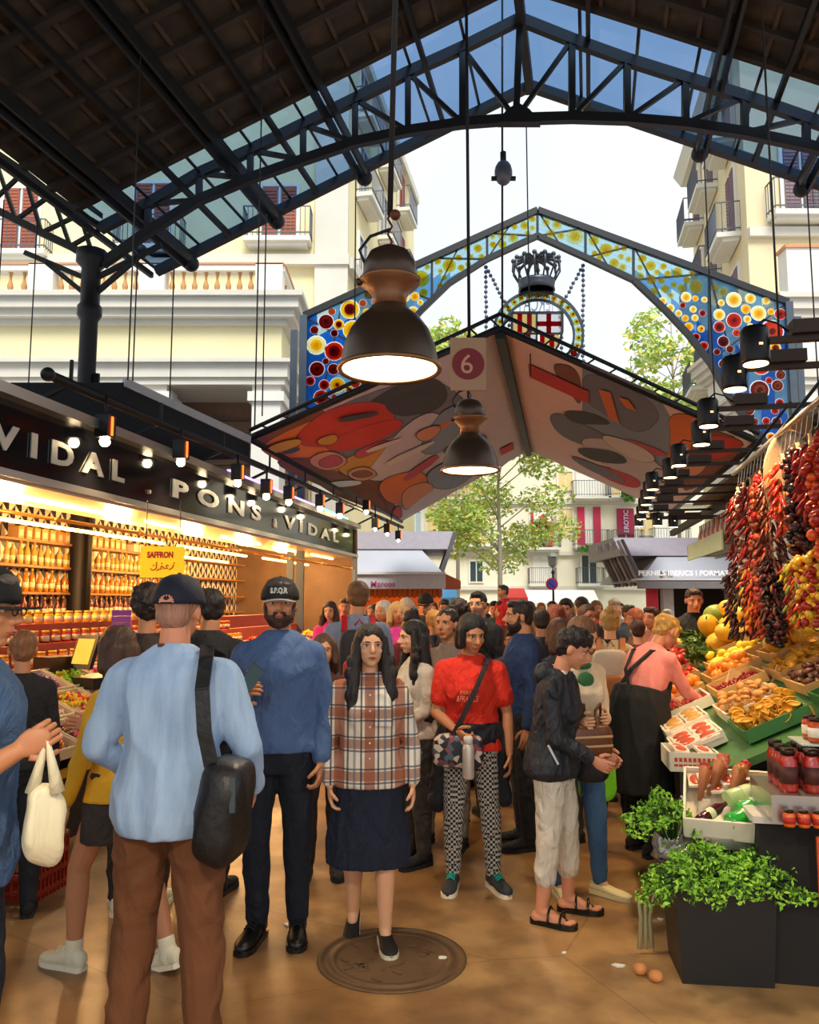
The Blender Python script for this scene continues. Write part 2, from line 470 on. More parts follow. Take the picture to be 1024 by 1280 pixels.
root = mb.build('ceiling_side_nave', boards); tag(root, None, kind='structure')
# end lattice under the side nave, one bay nearer
root = empty('lattice_girder', tp(60, 280, 3.2), 'nearer black lattice arch below the side roof left of the column', 'truss')
q = [tp(a, b, 0)-RA*3 for a, b in ((128, 300), (60, 262), (0, 225), (-60, 190))]; q2 = [p+V((0, 0, -.35)) for p in q]
mb = MB()
for a, b in zip(q[:-1], q[1:]): mb.bar(a, b, .1, .12)
mb.build('top_chord', iron, root)
mb = MB()
for a, b in zip(q2[:-1], q2[1:]): mb.bar(a, b, .08, .1)
mb.build('bottom_chord', iron, root)
for k in range(3):
    for a, b in ((q[k], q2[k+1]), (q2[k], q[k+1])):
        mb = MB(); mb.bar(a, b, .05); mb.build('diagonal', iron, root)
# gutter pipe at the eave
a = roofpt(-1, s_at(225, 312, -1)[0]+.35, TEND, -.2)
mb = MB(); mb.tube([at(180, 312, a.y), at(192, 318, a.y), at(222, 318, a.y)], .06); mb.ell(at(175, 314, a.y), .14)
tag(mb.build('gutter_outlet', iron), 'short black gutter pipe with a round end under the left eave', 'gutter')
# ---- thin vertical wires
wires = [(176, 70, 475, 7.9, 'thin cable hanging left of the roof truss down to the lamp rail'), (330, 0, 535, 8.3, 'thin cable in front of the balcony window on the left'), (172, 320, 480, 12.5, 'thin wire dropping from the gutter end beside the column'),
         (218, 325, 500, 13.3, 'thin wire falling from the lowest roof beam knob'), (333, 268, 520, 13.6, 'thin wire falling from the middle left beam knob'), (445, 212, 400, 13.6, 'thin wire falling from the highest left beam knob'),
         (5, 250, 520, 9, 'dark cable at the left edge of the picture'), (47, 270, 500, 9, 'thin wire beside the left edge behind the balusters'), (658, 155, 470, 13.5, 'fine pale wire from the roof apex to the right of the small lamp rod'),
         (880, 185, 500, 12.6, 'wire from the higher right beam knob down to the stall lamps'), (952, 0, 420, 5.2, 'long cable hanging down to the nearest right spotlight arm'), (1009, 240, 500, 12, 'thin wire near the right edge below the lower beam knob')]
for x, y0, y1, Y, lb in wires:
    a = at(x, y0, Y); b = at(x, y1, Y); b.x = a.x
    mb = MB(); mb.tube([a, b], .008 if Y < 10 else .012, 6); tag(mb.build('wire', M('wire_grey', '2a2725', .6)), lb, 'wire')
# ================================================================ printed entrance canopy
cA = at(625, 410, 12.8); cB = at(312, 548, 12.8); cE = at(948, 552, 12.8)
cnL = (cA-cB).cross(AX).normalized(); cnR = (cE-cA).cross(AX).normalized()
if cnL.z < 0: cnL = -cnL
if cnR.z < 0: cnR = -cnR
cC = onplane(502, 652, cA, cnL); cD = onplane(661, 563, cA, cnL); cF = onplane(838, 641, cA, cnR); cD2 = onplane(661, 563, cA, cnR)
root = empty('entrance_canopy', V((cA.x, 12.8, 4.2)), 'large tent-shaped entrance canopy printed underneath with a colourful mural', 'canopy')
mur = {k: M('mural_'+k, c, .75, var=.12, scale=3) for k, c in dict(lav='c2bac6', pink='e2c8c6', slate='6c7284', dark='3c3d48', red='c2281f', orange='d9702c', ochre='c9912f', brown='7c4530', flesh='cf8d6b', blue='7d8ea6', white='cfc8c8', rose='b5445a').items()}
mk = list(mur.keys())
def panel(quad, n, base, shapes, name, txt=None):
    mb = MB(); mb.hexa([p for p in quad]+[p+n*.06 for p in quad], mk.index(base))
    for i, (c, pts) in enumerate(shapes):
        if len(pts) > 8:
            gx = sum(q[0] for q in pts)/len(pts); gy = sum(q[1] for q in pts)/len(pts); rr_ = max(abs(q[0]-gx)+abs(q[1]-gy) for q in pts); f_ = 1+1.5/rr_
            P = [onplane(gx+(x-gx)*f_, gy+(y-gy)*f_, cA, n)-n*(.0025+.0015*i-.0007) for x, y in pts]; mb.add(P, [tuple(range(len(P)))], mk.index('dark'))
        P = [onplane(x, y, cA, n)-n*(.003+.0015*i) for x, y in pts]
        mb.add(P, [tuple(range(len(P)))], mk.index(c))
    return mb.build(name, [mur[k] for k in mk], root, fixn=False)
def sm(pts, k=2):   # Chaikin smoothing of a closed outline
    for _ in range(k):
        o = []
        for i in range(len(pts)):
            a = pts[i]; b = pts[(i+1) % len(pts)]
            o += [(a[0]*.75+b[0]*.25, a[1]*.75+b[1]*.25), (a[0]*.25+b[0]*.75, a[1]*.25+b[1]*.75)]
        pts = o
    return pts
Lsh = [('brown', [(316, 552), (400, 510), (470, 560), (500, 650), (420, 620)]),
 ('slate', sm([(400, 515), (520, 470), (560, 480), (600, 520), (560, 560), (450, 590), (350, 560)])),
 ('orange', sm([(320, 556), (420, 512), (450, 530), (400, 560), (440, 590), (380, 590), (340, 572)])),
 ('dark', sm([(470, 495), (520, 470), (552, 474), (562, 500), (530, 520), (495, 512), (455, 512)])),
 ('red', sm([(395, 520), (425, 506), (475, 500), (500, 520), (470, 545), (420, 560), (360, 555)])),
 ('dark', sm([(480, 500), (530, 488), (560, 500), (520, 520), (488, 518)])),
 ('red', sm([(430, 540), (500, 520), (505, 535), (440, 565), (400, 560)])),
 ('ochre', sm([(440, 570), (500, 540), (520, 545), (480, 580), (440, 600), (415, 580)])),
 ('rose', sm([(440, 565), (480, 548), (490, 553), (450, 575)])),
 ('lav', sm([(500, 535), (540, 510), (560, 530), (540, 560), (500, 600), (450, 600), (470, 575)])),
 ('blue', sm([(560, 500), (600, 520), (590, 545), (540, 570), (520, 560)])),
 ('orange', sm([(520, 545), (566, 522), (566, 527), (526, 552)], 1)),
 ('brown', sm([(330, 575), (390, 570), (420, 590), (470, 610), (490, 645), (420, 615)])),
 ('flesh', sm([(380, 575), (410, 560), (440, 575), (410, 590)])),
 ('ochre', sm([(395, 548), (420, 540), (422, 552), (400, 556)])),
 ('rose', sm([(395, 575), (420, 565), (430, 578), (405, 585)])),
 ('orange', sm([(470, 600), (520, 585), (540, 600), (500, 630), (480, 625)])),
 ('flesh', sm([(430, 590), (455, 580), (475, 592), (450, 602)])),
 ('brown', sm([(436, 591), (455, 585), (468, 592), (450, 597)])),
 ('blue', sm([(530, 590), (570, 570), (600, 585), (570, 610), (540, 610)])),
 ('rose', sm([(502, 595), (545, 565), (550, 572), (508, 602)], 1)),
 ('flesh', sm([(500, 612), (530, 600), (545, 608), (520, 625), (505, 640)])),
 ('slate', sm([(548, 560), (600, 540), (612, 548), (570, 572)])),
 ('red', sm([(488, 640), (500, 628), (503, 648)])),
 ('dark', sm([(350, 562), (368, 556), (375, 560), (358, 566)])),
 ('red', [(625, 560), (641, 552), (642, 560), (626, 568)]),
 ('white', sm([(410, 600), (450, 598), (452, 604), (415, 608)])),
 ('white', sm([(455, 560), (500, 545), (502, 548), (460, 565)], 1)),
 ('ochre', sm([(330, 556), (372, 544), (378, 552), (340, 566)])),
 ('flesh', sm([(515, 540), (545, 528), (552, 536), (530, 552)])),
 ('white', sm([(480, 575), (540, 548), (543, 552), (486, 582)], 1)),
 ('dark', sm([(420, 520), (470, 512), (474, 516), (424, 526)], 1))]
Rsh = [('blue', [(728, 452), (820, 490), (850, 540), (880, 600), (800, 590), (728, 540)]),
 ('slate', sm([(729, 460), (800, 490), (830, 520), (800, 545), (760, 520), (729, 500)])),
 ('orange', sm([(835, 515), (875, 520), (900, 545), (870, 560), (855, 590), (832, 580), (840, 550)])),
 ('brown', sm([(870, 530), (945, 555), (850, 625), (860, 580)])),
 ('red', sm([(880, 540), (940, 552), (900, 575), (880, 570)])),
 ('brown', sm([(690, 452), (725, 460), (728, 510), (712, 490), (698, 475)])),
 ('slate', sm([(685, 520), (700, 515), (730, 530), (780, 555), (830, 580), (800, 590), (740, 560), (700, 545)])),
 ('dark', sm([(702, 512), (740, 515), (768, 530), (740, 530), (715, 528)])),
 ('lav', sm([(715, 545), (780, 550), (840, 590), (820, 610), (760, 585)])),
 ('rose', sm([(780, 545), (835, 565), (830, 572), (790, 556)], 1)),
 ('white', sm([(750, 540), (800, 555), (825, 575), (800, 578), (760, 556)])),
 ('red', sm([(725, 575), (800, 595), (800, 612), (760, 600)])),
 ('slate', sm([(705, 565), (760, 585), (790, 605), (740, 590)])),
 ('dark', sm([(716, 558), (770, 562), (790, 580), (740, 576)])),
 ('flesh', sm([(855, 575), (890, 565), (880, 590), (850, 600)])),
 ('orange', [(749, 485), (764, 489), (775, 528), (762, 522)]), ('orange', [(774, 495), (786, 498), (796, 512), (784, 508)]),
 ('red', [(661, 453), (737, 488), (736, 503), (663, 470)])]
panel([cA, cB, cC, cD], cnL, 'lav', Lsh, 'left_printed_panel')
pr = panel([cA, cE, cF, cD2], cnR, 'pink', Rsh, 'right_printed_panel')
mb = MB(); mb.bar(cA-V((0, 0, .08)), cD-V((0, 0, .08)), .16, .2); mb.build('ridge_beam', iron, root)
for a, b, nm in ((cA, cB, 'edge_tube'), (cA, cE, 'edge_tube'), (cB, cC, 'eave_beam'), (cE, cF, 'eave_beam')):
    mb = MB(); mb.tube([a, b], .06, 8)
    if nm == 'edge_tube':
        mb.tube([a+V((0, -.05, .22)), b+V((0, -.05, .12))], .035, 8)
        for k in range(12):
            u = k/12; mb.bar(a.lerp(b, u), (a+V((0, -.05, .22))).lerp(b+V((0, -.05, .12)), u+.04), .025)
    mb.build(nm, iron, root)
mb = MB(); mb.tube([at(628, 0, 12.7), at(628, 405, 12.7)], .018, 6); tag(mb.build('cable', iron), 'cable running down to the peak of the printed canopy past the winch', 'wire')
# pulley / winch on that cable
p = at(629, 218, 12.7); root = empty('cable_winch', p, 'small grey winch drum hanging on the cable against the sky', 'winch')
mb = MB(); mb.ell((p.x, p.y-.05, p.z), (.15, .13, .22)); mb.build('housing', M('winch_grey', '6a6a6e', .5, .5), root)
mb = MB(); mb.tube([p+V((-.2, -.05, -.1)), p+V((.2, -.05, -.1))], .04); mb.tube([p+V((0, -.05, .18)), p+V((0, -.05, .36))], .05); mb.build('bracket', iron, root)

# ================================================================ stained glass arch
YA = 17.0
g1 = tglass('pale_cyan_glass', 'd8edf4', .03, .08); g2 = tglass('light_blue_glass', 'a5d0f0', .03, .3); g3 = tglass('deep_blue_glass', '5fa6f0', .03, .3)  # paler upper tints hold the sky's overexposure in the colour
yw = tglass('yellow_glass', 'fff08a', .03, .08); yl = tglass('pale_yellow_glass', 'fffbe4', .03, .08); org = tglass('orange_glass', 'f0942a', .03, .3); rdg = tglass('red_glass', 'cc2c1c', .03, .3)
pnk = tglass('pale_rose_glass', 'e8b9b0', .03, .08); lead = M('lead_white', 'd8dde0', .5)
frm = M('arch_iron', '1c2026', .5, .3)
root = empty('stained_glass_arch', V((at(672, 300, YA).x, YA, 4.5)), 'pointed stained glass entrance arch with yellow and red discs on blue', 'stained glass arch')
def outer(x): return 263+(672-x)*(395-263)/(672-380) if x < 672 else 263+(x-672)*(378-263)/(985-672)
INN = [(380, 600), (438, 545), (455, 500), (475, 455), (500, 418), (527, 388), (562, 354), (609, 324), (672, 295), (732, 322), (792, 350), (832, 388), (862, 420), (889, 455), (910, 493), (934, 526), (954, 550), (985, 590)]
def inner(x):
    for a, b in zip(INN[:-1], INN[1:]):
        if a[0] <= x <= b[0]: return a[1]+(b[1]-a[1])*(x-a[0])/(b[0]-a[0])
def pa(x, y, dy=0): return at(x, y, YA)+V((0, dy, 0))
for P in ([(380, outer(380)), (672, 263), (985, outer(985))], INN):
    mb = MB()
    for a, b in zip(P[:-1], P[1:]): mb.bar(pa(*a), pa(*b), .12, .12 if P is INN else .14)
    mb.build('rim', frm, root)
for x in (380, 985):
    a = pa(x, outer(x)); mb = MB(); mb.bar(V((a.x, YA, 0)), a, .16); mb.bar(V((a.x+(.22 if x > 500 else -.22), YA+.1, 0)), V((a.x+(.22 if x > 500 else -.22), YA+.1, a.z-.3)), .14)
    mb.build('post', M('post_blue_grey', '46525e', .5, .3), root)
STA = [380, 478, 540, 609, 672, 732, 792, 887, 985]
for x in STA[1:-1]:
    mb = MB(); mb.bar(pa(x, outer(x)), pa(x, inner(x)), .05); mb.build('mullion', frm, root)
rnd = random.Random(3)
for a, b in zip(STA[:-1], STA[1:]):
    pts = [(x, outer(x)) for x in (a, b)]+[(x, inner(x)) for x in [b]+[q[0] for q in reversed(INN) if a < q[0] < b]+[a]]
    yy = (sum(p[1] for p in pts)/len(pts))
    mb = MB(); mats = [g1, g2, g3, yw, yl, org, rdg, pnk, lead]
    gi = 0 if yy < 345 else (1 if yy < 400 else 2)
    # sub panes paler towards the top: sky glare put into the glass tint
    n = 6
    for i in range(n):
        x0 = a+(b-a)*i/n; x1 = a+(b-a)*(i+1)/n
        for j in range(6):
            def yv(x, t): return outer(x)+(inner(x)-outer(x))*t
            q = [(x0, yv(x0, j/6)), (x1, yv(x1, j/6)), (x1, yv(x1, (j+1)/6)), (x0, yv(x0, (j+1)/6))]
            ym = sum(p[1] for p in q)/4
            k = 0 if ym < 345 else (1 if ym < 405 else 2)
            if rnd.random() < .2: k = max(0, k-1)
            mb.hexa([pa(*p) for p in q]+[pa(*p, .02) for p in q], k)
    discs = []
    tries = 0
    while tries < 900:
        tries += 1
        x = rnd.uniform(a+4, b-4); y0 = outer(x); y1 = inner(x); r = rnd.choice([4, 5, 6, 8, 10, 12]) if tries < 400 else rnd.choice([3.5, 4.5, 5.5])
        if a == 380 or b == 985: r *= 1.1
        y = rnd.uniform(y0, y1)
        dy = r*1.25+2
        if y-dy < y0 or y+dy > y1 or x-r < a+2 or x+r > b-2: continue
        if any((x-u)**2+(y-v)**2 < (r+s+1.2)**2 for u, v, s in discs): continue
        discs.append((x, y, r))
    for x, y, r in discs:
        hot = y > 400+rnd.uniform(-20, 40); c = pa(x, y); R = r*YA/F*1.06
        mid = rnd.choice([3, 3, 4, 4]) if not hot else rnd.choice([6, 5, 3, 5, 6])
        if y < 400 and (a == 380) and rnd.random() < .5: mid = 7
        cen = 3 if not hot else 6
        mb.disc(c-V((0, .01, 0)), (0, -1, 0), R*1.12, 14, .01, 8 if hot or y > 370 else 4)
        mb.disc(c-V((0, .022, 0)), (0, -1, 0), R, 14, .01, mid if mid != 4 else 4)
        mb.disc(c-V((0, .034, 0)), (0, -1, 0), R*.62, 14, .012, 3 if not hot else rnd.choice([3, 5, 6]))
        mb.disc(c-V((0, .048, 0)), (0, -1, 0), R*.28, 10, .012, cen)
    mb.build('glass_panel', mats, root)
    mb = MB(); mb.bar(pa(a, outer(a)) if b <= 672 else pa(a, inner(a)), pa(b, inner(b)) if b <= 672 else pa(b, outer(b)), .035)
    m = (a+b)/2
    mb.bar(pa(a, inner(a)) if b <= 672 else pa(a, outer(a)), pa(m, outer(m)) if b <= 672 else pa(m, inner(m)), .03); mb.build('lead_bar', frm, root)
# shield in its ring, hung from the arch
sx, sy = 673, 418; sc_ = pa(sx, sy); px = YA/F*1.07
root = empty('coat_of_arms', sc_-V((0, 0, 1)), 'round stained glass coat of arms with red and yellow striped shield', 'coat of arms')
mb = MB(); mats = [g1, yw, org, rdg, frm, M('ring_edge', '3a4048', .5, .4)]
n = 48
for k in range(n):
    a0 = 2*pi*k/n; a1 = 2*pi*(k+1)/n
    def rp(a, r, d=0): return sc_+V((cos(a)*r*px, d, sin(a)*r*px))
    mb.hexa([rp(a0, 43), rp(a1, 43), rp(a1, 54), rp(a0, 54), rp(a0, 43, .02), rp(a1, 43, .02), rp(a1, 54, .02), rp(a0, 54, .02)], 0)
    for r in (43, 54): mb.bar(rp(a0, r), rp(a1, r), .04, .06, 5)
for k in range(30):
    a0 = 2*pi*(k+.5)/30; c = rp(a0, 48.5, -.02); hot = k > 18 and k % 3 == 0
    mb.disc(c, (0, -1, 0), px*4, 12, .015, 3 if hot else 1); mb.disc(c-V((0, .02, 0)), (0, -1, 0), px*1.8, 10, .012, 2)
mb.build('disc_ring', mats, root)
mb = MB(); mats = [tglass('cream_glass', 'efe0b4', .03, .3), tglass('crimson_glass', 'c4123c', .03, .3), frm, tglass('white_glass', 'f2f4f6', .03, .3)]
def sq(x0, x1, y0, y1, k, d=0):
    q = [(x0, y1), (x1, y1), (x1, y0), (x0, y0)]
    mb.hexa([pa(a, b, -d) for a, b in q]+[pa(a, b, .015-d) for a, b in q], k)
for i in range(5): sq(641+i*6, 641+(i+1)*6, 392, 417, i % 2)
sq(671, 702, 392, 417, 3); sq(683, 689, 392, 417, 1, .02); sq(671, 702, 402, 408, 1, .02)
for i in range(4): sq(675+i*6, 681+i*6, 418, 446-(i*4), (i+1) % 2)
sq(647, 671, 418, 440, 3); sq(656, 662, 418, 448, 1, .02); sq(645, 671, 424, 430, 1, .02)
mb.build('shield_glass', mats, root)
mb = MB(); P = [(640, 391), (703, 391), (703, 415), (698, 432), (688, 446), (672, 458), (656, 446), (645, 432), (640, 415)]
for a, b in zip(P, P[1:]+P[:1]): mb.bar(pa(*a), pa(*b), .05)
mb.bar(pa(640, 417), pa(703, 417), .04); mb.bar(pa(671, 391), pa(671, 458), .04); mb.build('shield_frame', frm, root)
mb = text_mb('MERCAT', .5, .02, (-1, 0, 0), (0, 0, 1), pa(700, 389, 0), width=.92); mb.build('backward_lettering', M('pale_lilac', 'b9bfd8', .5), root)
# crown
root = empty('metal_crown', pa(671, 364), 'grey metal crown standing on the round coat of arms', 'crown'); cc = pa(671, 364)
mb = MB(); mb.lathe([(.36, 0), (.36, .22), (.40, .22), (.40, .16), (.385, .08), (.4, 0)], cc, 28); mb.build('band', M('crown_grey', '4b505a', .4, .7), root)
mb = MB()
for k in range(14):
    a = 2*pi*k/14; d = V((cos(a), sin(a), 0)); mb.tube([cc+d*.38+V((0, 0, .2)), cc+d*.52+V((0, 0, .45)), cc+d*.5+V((0, 0, .66)), cc+d*.3+V((0, 0, .74)), cc+V((0, 0, .7))], [.018, .022, .035, .04, .03], 6)
    mb.ell(cc+d*.5+V((0, 0, .68)), .055, seg=8, rin=5)
mb.ell(cc+V((0, 0, .8)), .08); mb.build('arches', M('crown_grey', '4b505a', .4, .7), root)
for (x0, y0, x1, y1, lb) in ((609, 328, 609, 410, 'left straight string of glass beads'), (609, 328, 641, 388, 'left slanting string of beads'), (732, 326, 702, 382, 'right slanting string of beads'), (732, 326, 732, 460, 'right straight string of glass beads'), (703, 385, 706, 450, 'short bead string beside the shield'), (640, 388, 634, 430, 'short bead string on the shield\'s left')):
    a = pa(x0, y0, .25); b = pa(x1, y1, .25); mb = MB(); n = int((b-a).length/.11)
    for k in range(n): mb.ell(a.lerp(b, k/n)+V((rnd.uniform(-.01, .01), 0, 0)), .045, seg=6, rin=4)
    mb.tube([a, b], .008, 4); tag(mb.build('bead_string', M('bead_grey', '59617a', .3, .2)), lb+' hanging from the arch', 'bead string')

# ================================================================ buildings beside and behind
cream = M('cream_plaster', 'e9dcae', .85, var=.08, scale=.8); white = M('white_stone', 'dedad0', .8, var=.1, scale=1); pale = M('pale_stone', 'cfcabd', .8, var=.12, scale=1.5)
rail = M('balcony_iron', '5b5f68', .5, .3); shut = M('red_brown_shutter', 'a0563e', .7); glassd = M('window_glass', '3c4750', .12, var=.3, scale=1); terr = M('terracotta', 'c98f66', .8); shade = M('white_blind', 'e6e4dc', .8)
def P(name, mb, mat, par): return mb.build(name, mat, par)
def balcony(root, c, wdt, xd, nd, h=1.0, dep=.6, n=14):
    """c = centre of the slab at the wall, xd along the wall, nd outward"""
    xd = V(xd).normalized(); nd = V(nd).normalized()
    R = Matrix((xd, nd, V((0, 0, 1)))).transposed()
    mb = MB(); mb.box(c+nd*dep/2-V((0, 0, .08)), (wdt, dep, .16), R); mb.box(c+nd*dep*.4-V((0, 0, .22)), (wdt*.9, dep*.7, .12), R); mb.build('balcony_slab', white, root)
    mb = MB(); a = c-xd*wdt/2; b = c+xd*wdt/2
    for z in (.1, h): 
        mb.bar(a+nd*dep+V((0, 0, z)), b+nd*dep+V((0, 0, z)), .035); mb.bar(a+V((0, 0, z)), a+nd*dep+V((0, 0, z)), .035); mb.bar(b+V((0, 0, z)), b+nd*dep+V((0, 0, z)), .035)
    for k in range(n+1): q = a.lerp(b, k/n)+nd*dep; mb.bar(q, q+V((0, 0, h)), .022)
    for k in range(4): mb.bar(a+nd*dep*k/4, a+nd*dep*k/4+V((0, 0, h)), .022); mb.bar(b+nd*dep*k/4, b+nd*dep*k/4+V((0, 0, h)), .022)
    mb.build('balcony_railing', rail, root)
def window(root, c, w_, h_, xd, nd, mat=None, shutters=None, louv=True):
    xd = V(xd).normalized(); nd = V(nd).normalized(); R = Matrix((xd, nd, V((0, 0, 1)))).transposed()
    mb = MB()
    for s in (-1, 1): mb.box(c+xd*s*(w_/2+.06)+V((0, 0, h_/2))+nd*.03, (.12, .1, h_+.24), R)
    mb.box(c+V((0, 0, h_+.06))+nd*.03, (w_, .1, .12), R); mb.box(c+V((0, 0, -.04))+nd*.05, (w_, .14, .08), R); mb.box(c+V((0, 0, h_/2))+nd*.03, (.06, .06, h_), R)
    wf = mb.build('window_frame', white, root)
    mb = MB(); mb.box(c+V((0, 0, h_/2))+nd*.01, (w_, .04, h_), R); mb.build('pane', mat or glassd, wf)
    if shutters:
        for s in (-1, 1):
            mb = MB(); q = c+xd*s*w_*.27+V((0, 0, h_/2))+nd*.08
            mb.box(q, (w_*.42, .03, h_), R)
            for k in range(int(h_/.12)): mb.box(q+V((0, 0, -h_/2+.08+k*.12))+nd*.02, (w_*.38, .03, .05), R)
            mb.build('shutter', shutters, wf)
X1 = V((1, 0, 0)); FN = V((0, -1, 0))
# -- left building: terrace wing in front, main block behind
lb = empty('apartment_building', (-8, 24, 0), 'cream apartment building on the left with balustraded terrace and portico', 'building')
YW = 20.6
sun((radians(38), 0, radians(12)), 3.0, 25, (1, .96, .88))
def zw(y, x=365, Y=YW): return at(x, y, Y).z
def xw(x, Y=YW): return (x-512)/F*Y/(cos(PIT)) if False else at(x, 500, Y).x
xc = at(352, 420, YW).x
z_top, z_bal0, z_c0, z_f0, z_c2 = zw(330), zw(374), zw(408), zw(452), zw(482)
def wing(root, xa, xb, side, n):   # side: +1 corner at xb
    xs = (xa+xb)/2; L = xb-xa
    mb = MB(); mb.box((xs, YW+3, (z_c2+z_bal0)/2), (L, 6, z_bal0-z_c2)); mb.build('frieze_wall', cream, root)
    mb = MB()
    for i, (z0, z1, pr) in enumerate([(z_c0, z_c0+.15, .15), (z_c0+.15, z_c0+.35, .35), (z_c0+.35, z_bal0-.12, .5), (z_bal0-.12, z_bal0+.02, .62), (z_c2, z_c2+.18, .12), (z_c2+.18, z_f0-.1, .2), (z_f0-.1, z_f0, .34)]):
        mb.box((xs, YW+3, (z0+z1)/2), (L+2*pr, 6+2*pr, z1-z0))
    mb.build('cornice', pale, root)
    return
wing(lb, -16, xc, 1, 0)
mb = MB(); mb.box((-9.35, YW+1.9, z_c2/2), (13.0, .2, z_c2)); mb.build('portico_back_wall', M('portico_brown', '7a5e4a', .9, var=.3), lb)  # back wall in mottled brown
mb = MB()
for k in range(5): mb.box((-9.35, YW+1.75, z_c2-.5-k*.42), (12.6, .12, .08))
mb.build('portico_shutter_slats', M('old_wood', '5f4a3a', .8), lb)
for x0, x1 in ((315, 360), (200-120, 208)):
    xa = at(x0, 500, YW).x; xb = min(at(x1, 500, YW).x, xc); mb = MB(); mb.box(((xa+xb)/2, YW+.5, z_c2/2), (xb-xa, 1, z_c2)); mb.box(((xa+xb)/2, YW+.5, z_c2-.3), (xb-xa+.2, 1.2, .25)); mb.build('pillar', white, lb)
mb = MB(); mb.box(((at(260, 500, YW).x), YW+1.6, z_c2-1.3), (2.4, .2, .14)); mb.build('portico_beam', M('old_wood', '5f4a3a', .8), lb)
# balustrade
zb0, zb1 = z_bal0+.02, z_top
mb = MB(); mb.box(((xc-16)/2, YW+.1, zb0+.09), (16+xc, .34, .18)); mb.box(((xc-16)/2, YW+.1, zb1-.12), (16+xc, .34, .16))
mb.box((xc-.1, YW+3, zb0+.09), (.3, 6, .18)); mb.box((xc-.1, YW+3, zb1-.12), (.3, 6, .16)); mb.build('balustrade_rail', white, lb)
mb = MB(); mb.box(((xc-16)/2, YW+.1, zb1-.02), (16+xc+.1, .4, .05)); mb.box((xc-.1, YW+3, zb1-.02), (.36, 6, .05)); mb.build('tile_coping', terr, lb)
for x0, x1 in ((37, 68), (175, 207), (320, 354)):
    xa = at(x0, 350, YW).x; xb = at(x1, 350, YW).x; mb = MB(); mb.box(((xa+xb)/2, YW+.1, (zb0+zb1)/2), (xb-xa, .4, zb1-zb0-.03)); mb.build('pedestal', white, lb)
bh = zb1-zb0-.36
prof = [(r*bh, z*bh) for r, z in ((.1, 0), (.1, .06), (.06, .1), (.12, .22), (.14, .34), (.09, .5), (.055, .62), (.05, .78), (.08, .84), (.06, .9), (.1, .94), (.1, 1))]
bal = M('baluster_stone', 'bd8c58', .8)
for x0, x1, n in ((-50, 37, 5), (68, 175, 8), (207, 320, 8)):
    for k in range(n):
        q = at(x0+(x1-x0)*(k+.5)/n, 350, YW); mb = MB(); mb.lathe(prof, (q.x, YW+.1, zb0+.18), 10); mb.build('baluster', bal, lb)
for k in range(12):
    mb = MB(); mb.lathe(prof, (xc-.1, YW+.6+k*.42, zb0+.18), 8); mb.build('baluster', bal, lb)
# main block
Y0, Y1 = 26, 38.5; cx_ = at(432, 300, Y0).x; sh = .19*(Y1-Y0)
mb = MB(); mb.hexa([(-20, Y0, 0), (cx_, Y0, 0), (cx_+sh, Y1, 0), (-20, Y1, 0), (-20, Y0, 22), (cx_, Y0, 22), (cx_+sh, Y1, 22), (-20, Y1, 22)]); mb.build('wall', cream, lb)
mb = MB(); mb.hexa([(-20, Y0-.12, 0), (cx_+.1, Y0-.12, 0), (cx_+.1, Y0-.0, 0), (-20, Y0, 0), (-20, Y0-.12, 2), (cx_+.1, Y0-.12, 2), (cx_+.1, Y0, 2), (-20, Y0, 2)])
mb.box((cx_-.45, Y0-.08, 11), (1.1, .3, 22)); SX = V((.19, 1, 0)).normalized(); SN = V((1, -.19, 0)).normalized()
for z in (zw(325, 400, Y0)-.1, 21.7):
    mb.box(((cx_-20)/2, Y0-.12, z), (20+cx_+.3, .4, .35)); mb.bar(V((cx_+.1, Y0, z)), V((cx_+.1+sh, Y1, z)), .35, .4)
mb.build('stone_band', pale, lb)
for x, y0_, y1_ in ((349, 302, 266), (24, 318, 262), (190, 312, 262)):
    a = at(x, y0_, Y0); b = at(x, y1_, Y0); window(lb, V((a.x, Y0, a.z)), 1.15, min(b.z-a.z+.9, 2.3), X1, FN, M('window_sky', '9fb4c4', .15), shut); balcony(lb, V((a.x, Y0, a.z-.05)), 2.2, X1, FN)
for yy in (28.2, 31.6, 35.2):
    for z in (9.3, 12.7, 16.2, 19.2):
        q = V((cx_+.19*(yy-Y0), yy, z)); window(lb, q, 1.1, 2.1, SX, SN, glassd, shut if yy > 33 else None); balcony(lb, q, 1.9, SX, SN)
# -- right building
rb = empty('apartment_building', (14, 28, 0), 'cream apartment building on the right with tall pinkish shutters and balconies', 'building')
Y0, Y1 = 24, 33.6; cx2 = at(935, 300, Y0).x; sh = .19*(Y1-Y0)
mb = MB(); mb.hexa([(cx2, Y0, 0), (26, Y0, 0), (26, Y1, 0), (cx2+sh, Y1, 0), (cx2, Y0, 20), (26, Y0, 20), (26, Y1, 20), (cx2+sh, Y1, 20)]); mb.build('wall', M('warm_stone', 'e0cfa8', .85, var=.12, scale=1), rb)
mb = MB(); mb.hexa([(cx2-.3, Y0-.3, 20), (26, Y0-.3, 20), (26, Y1, 20), (cx2+sh-.3, Y1+.4, 20), (cx2-.5, Y0-.5, 20.5), (26, Y0-.5, 20.5), (26, Y1, 20.5), (cx2+sh-.6, Y1+.5, 20.5)])
mb.box((cx2+8, Y0-.08, zw(292, 960, Y0)), (16, .2, .3)); mb.build('cornice', pale, rb)
SN2 = V((-1, .19, 0)).normalized(); sh2 = M('mauve_shutter', '8d6f78', .7)
for yy in (25.8, 29, 32):
    for z in (10.2, 13.6, 17):
        q = V((cx2+.19*(yy-Y0), yy, z)); window(rb, q, 1.2, 2.4, SX, SN2, glassd, sh2); balcony(rb, q, 2.0, SX, SN2, dep=.75)
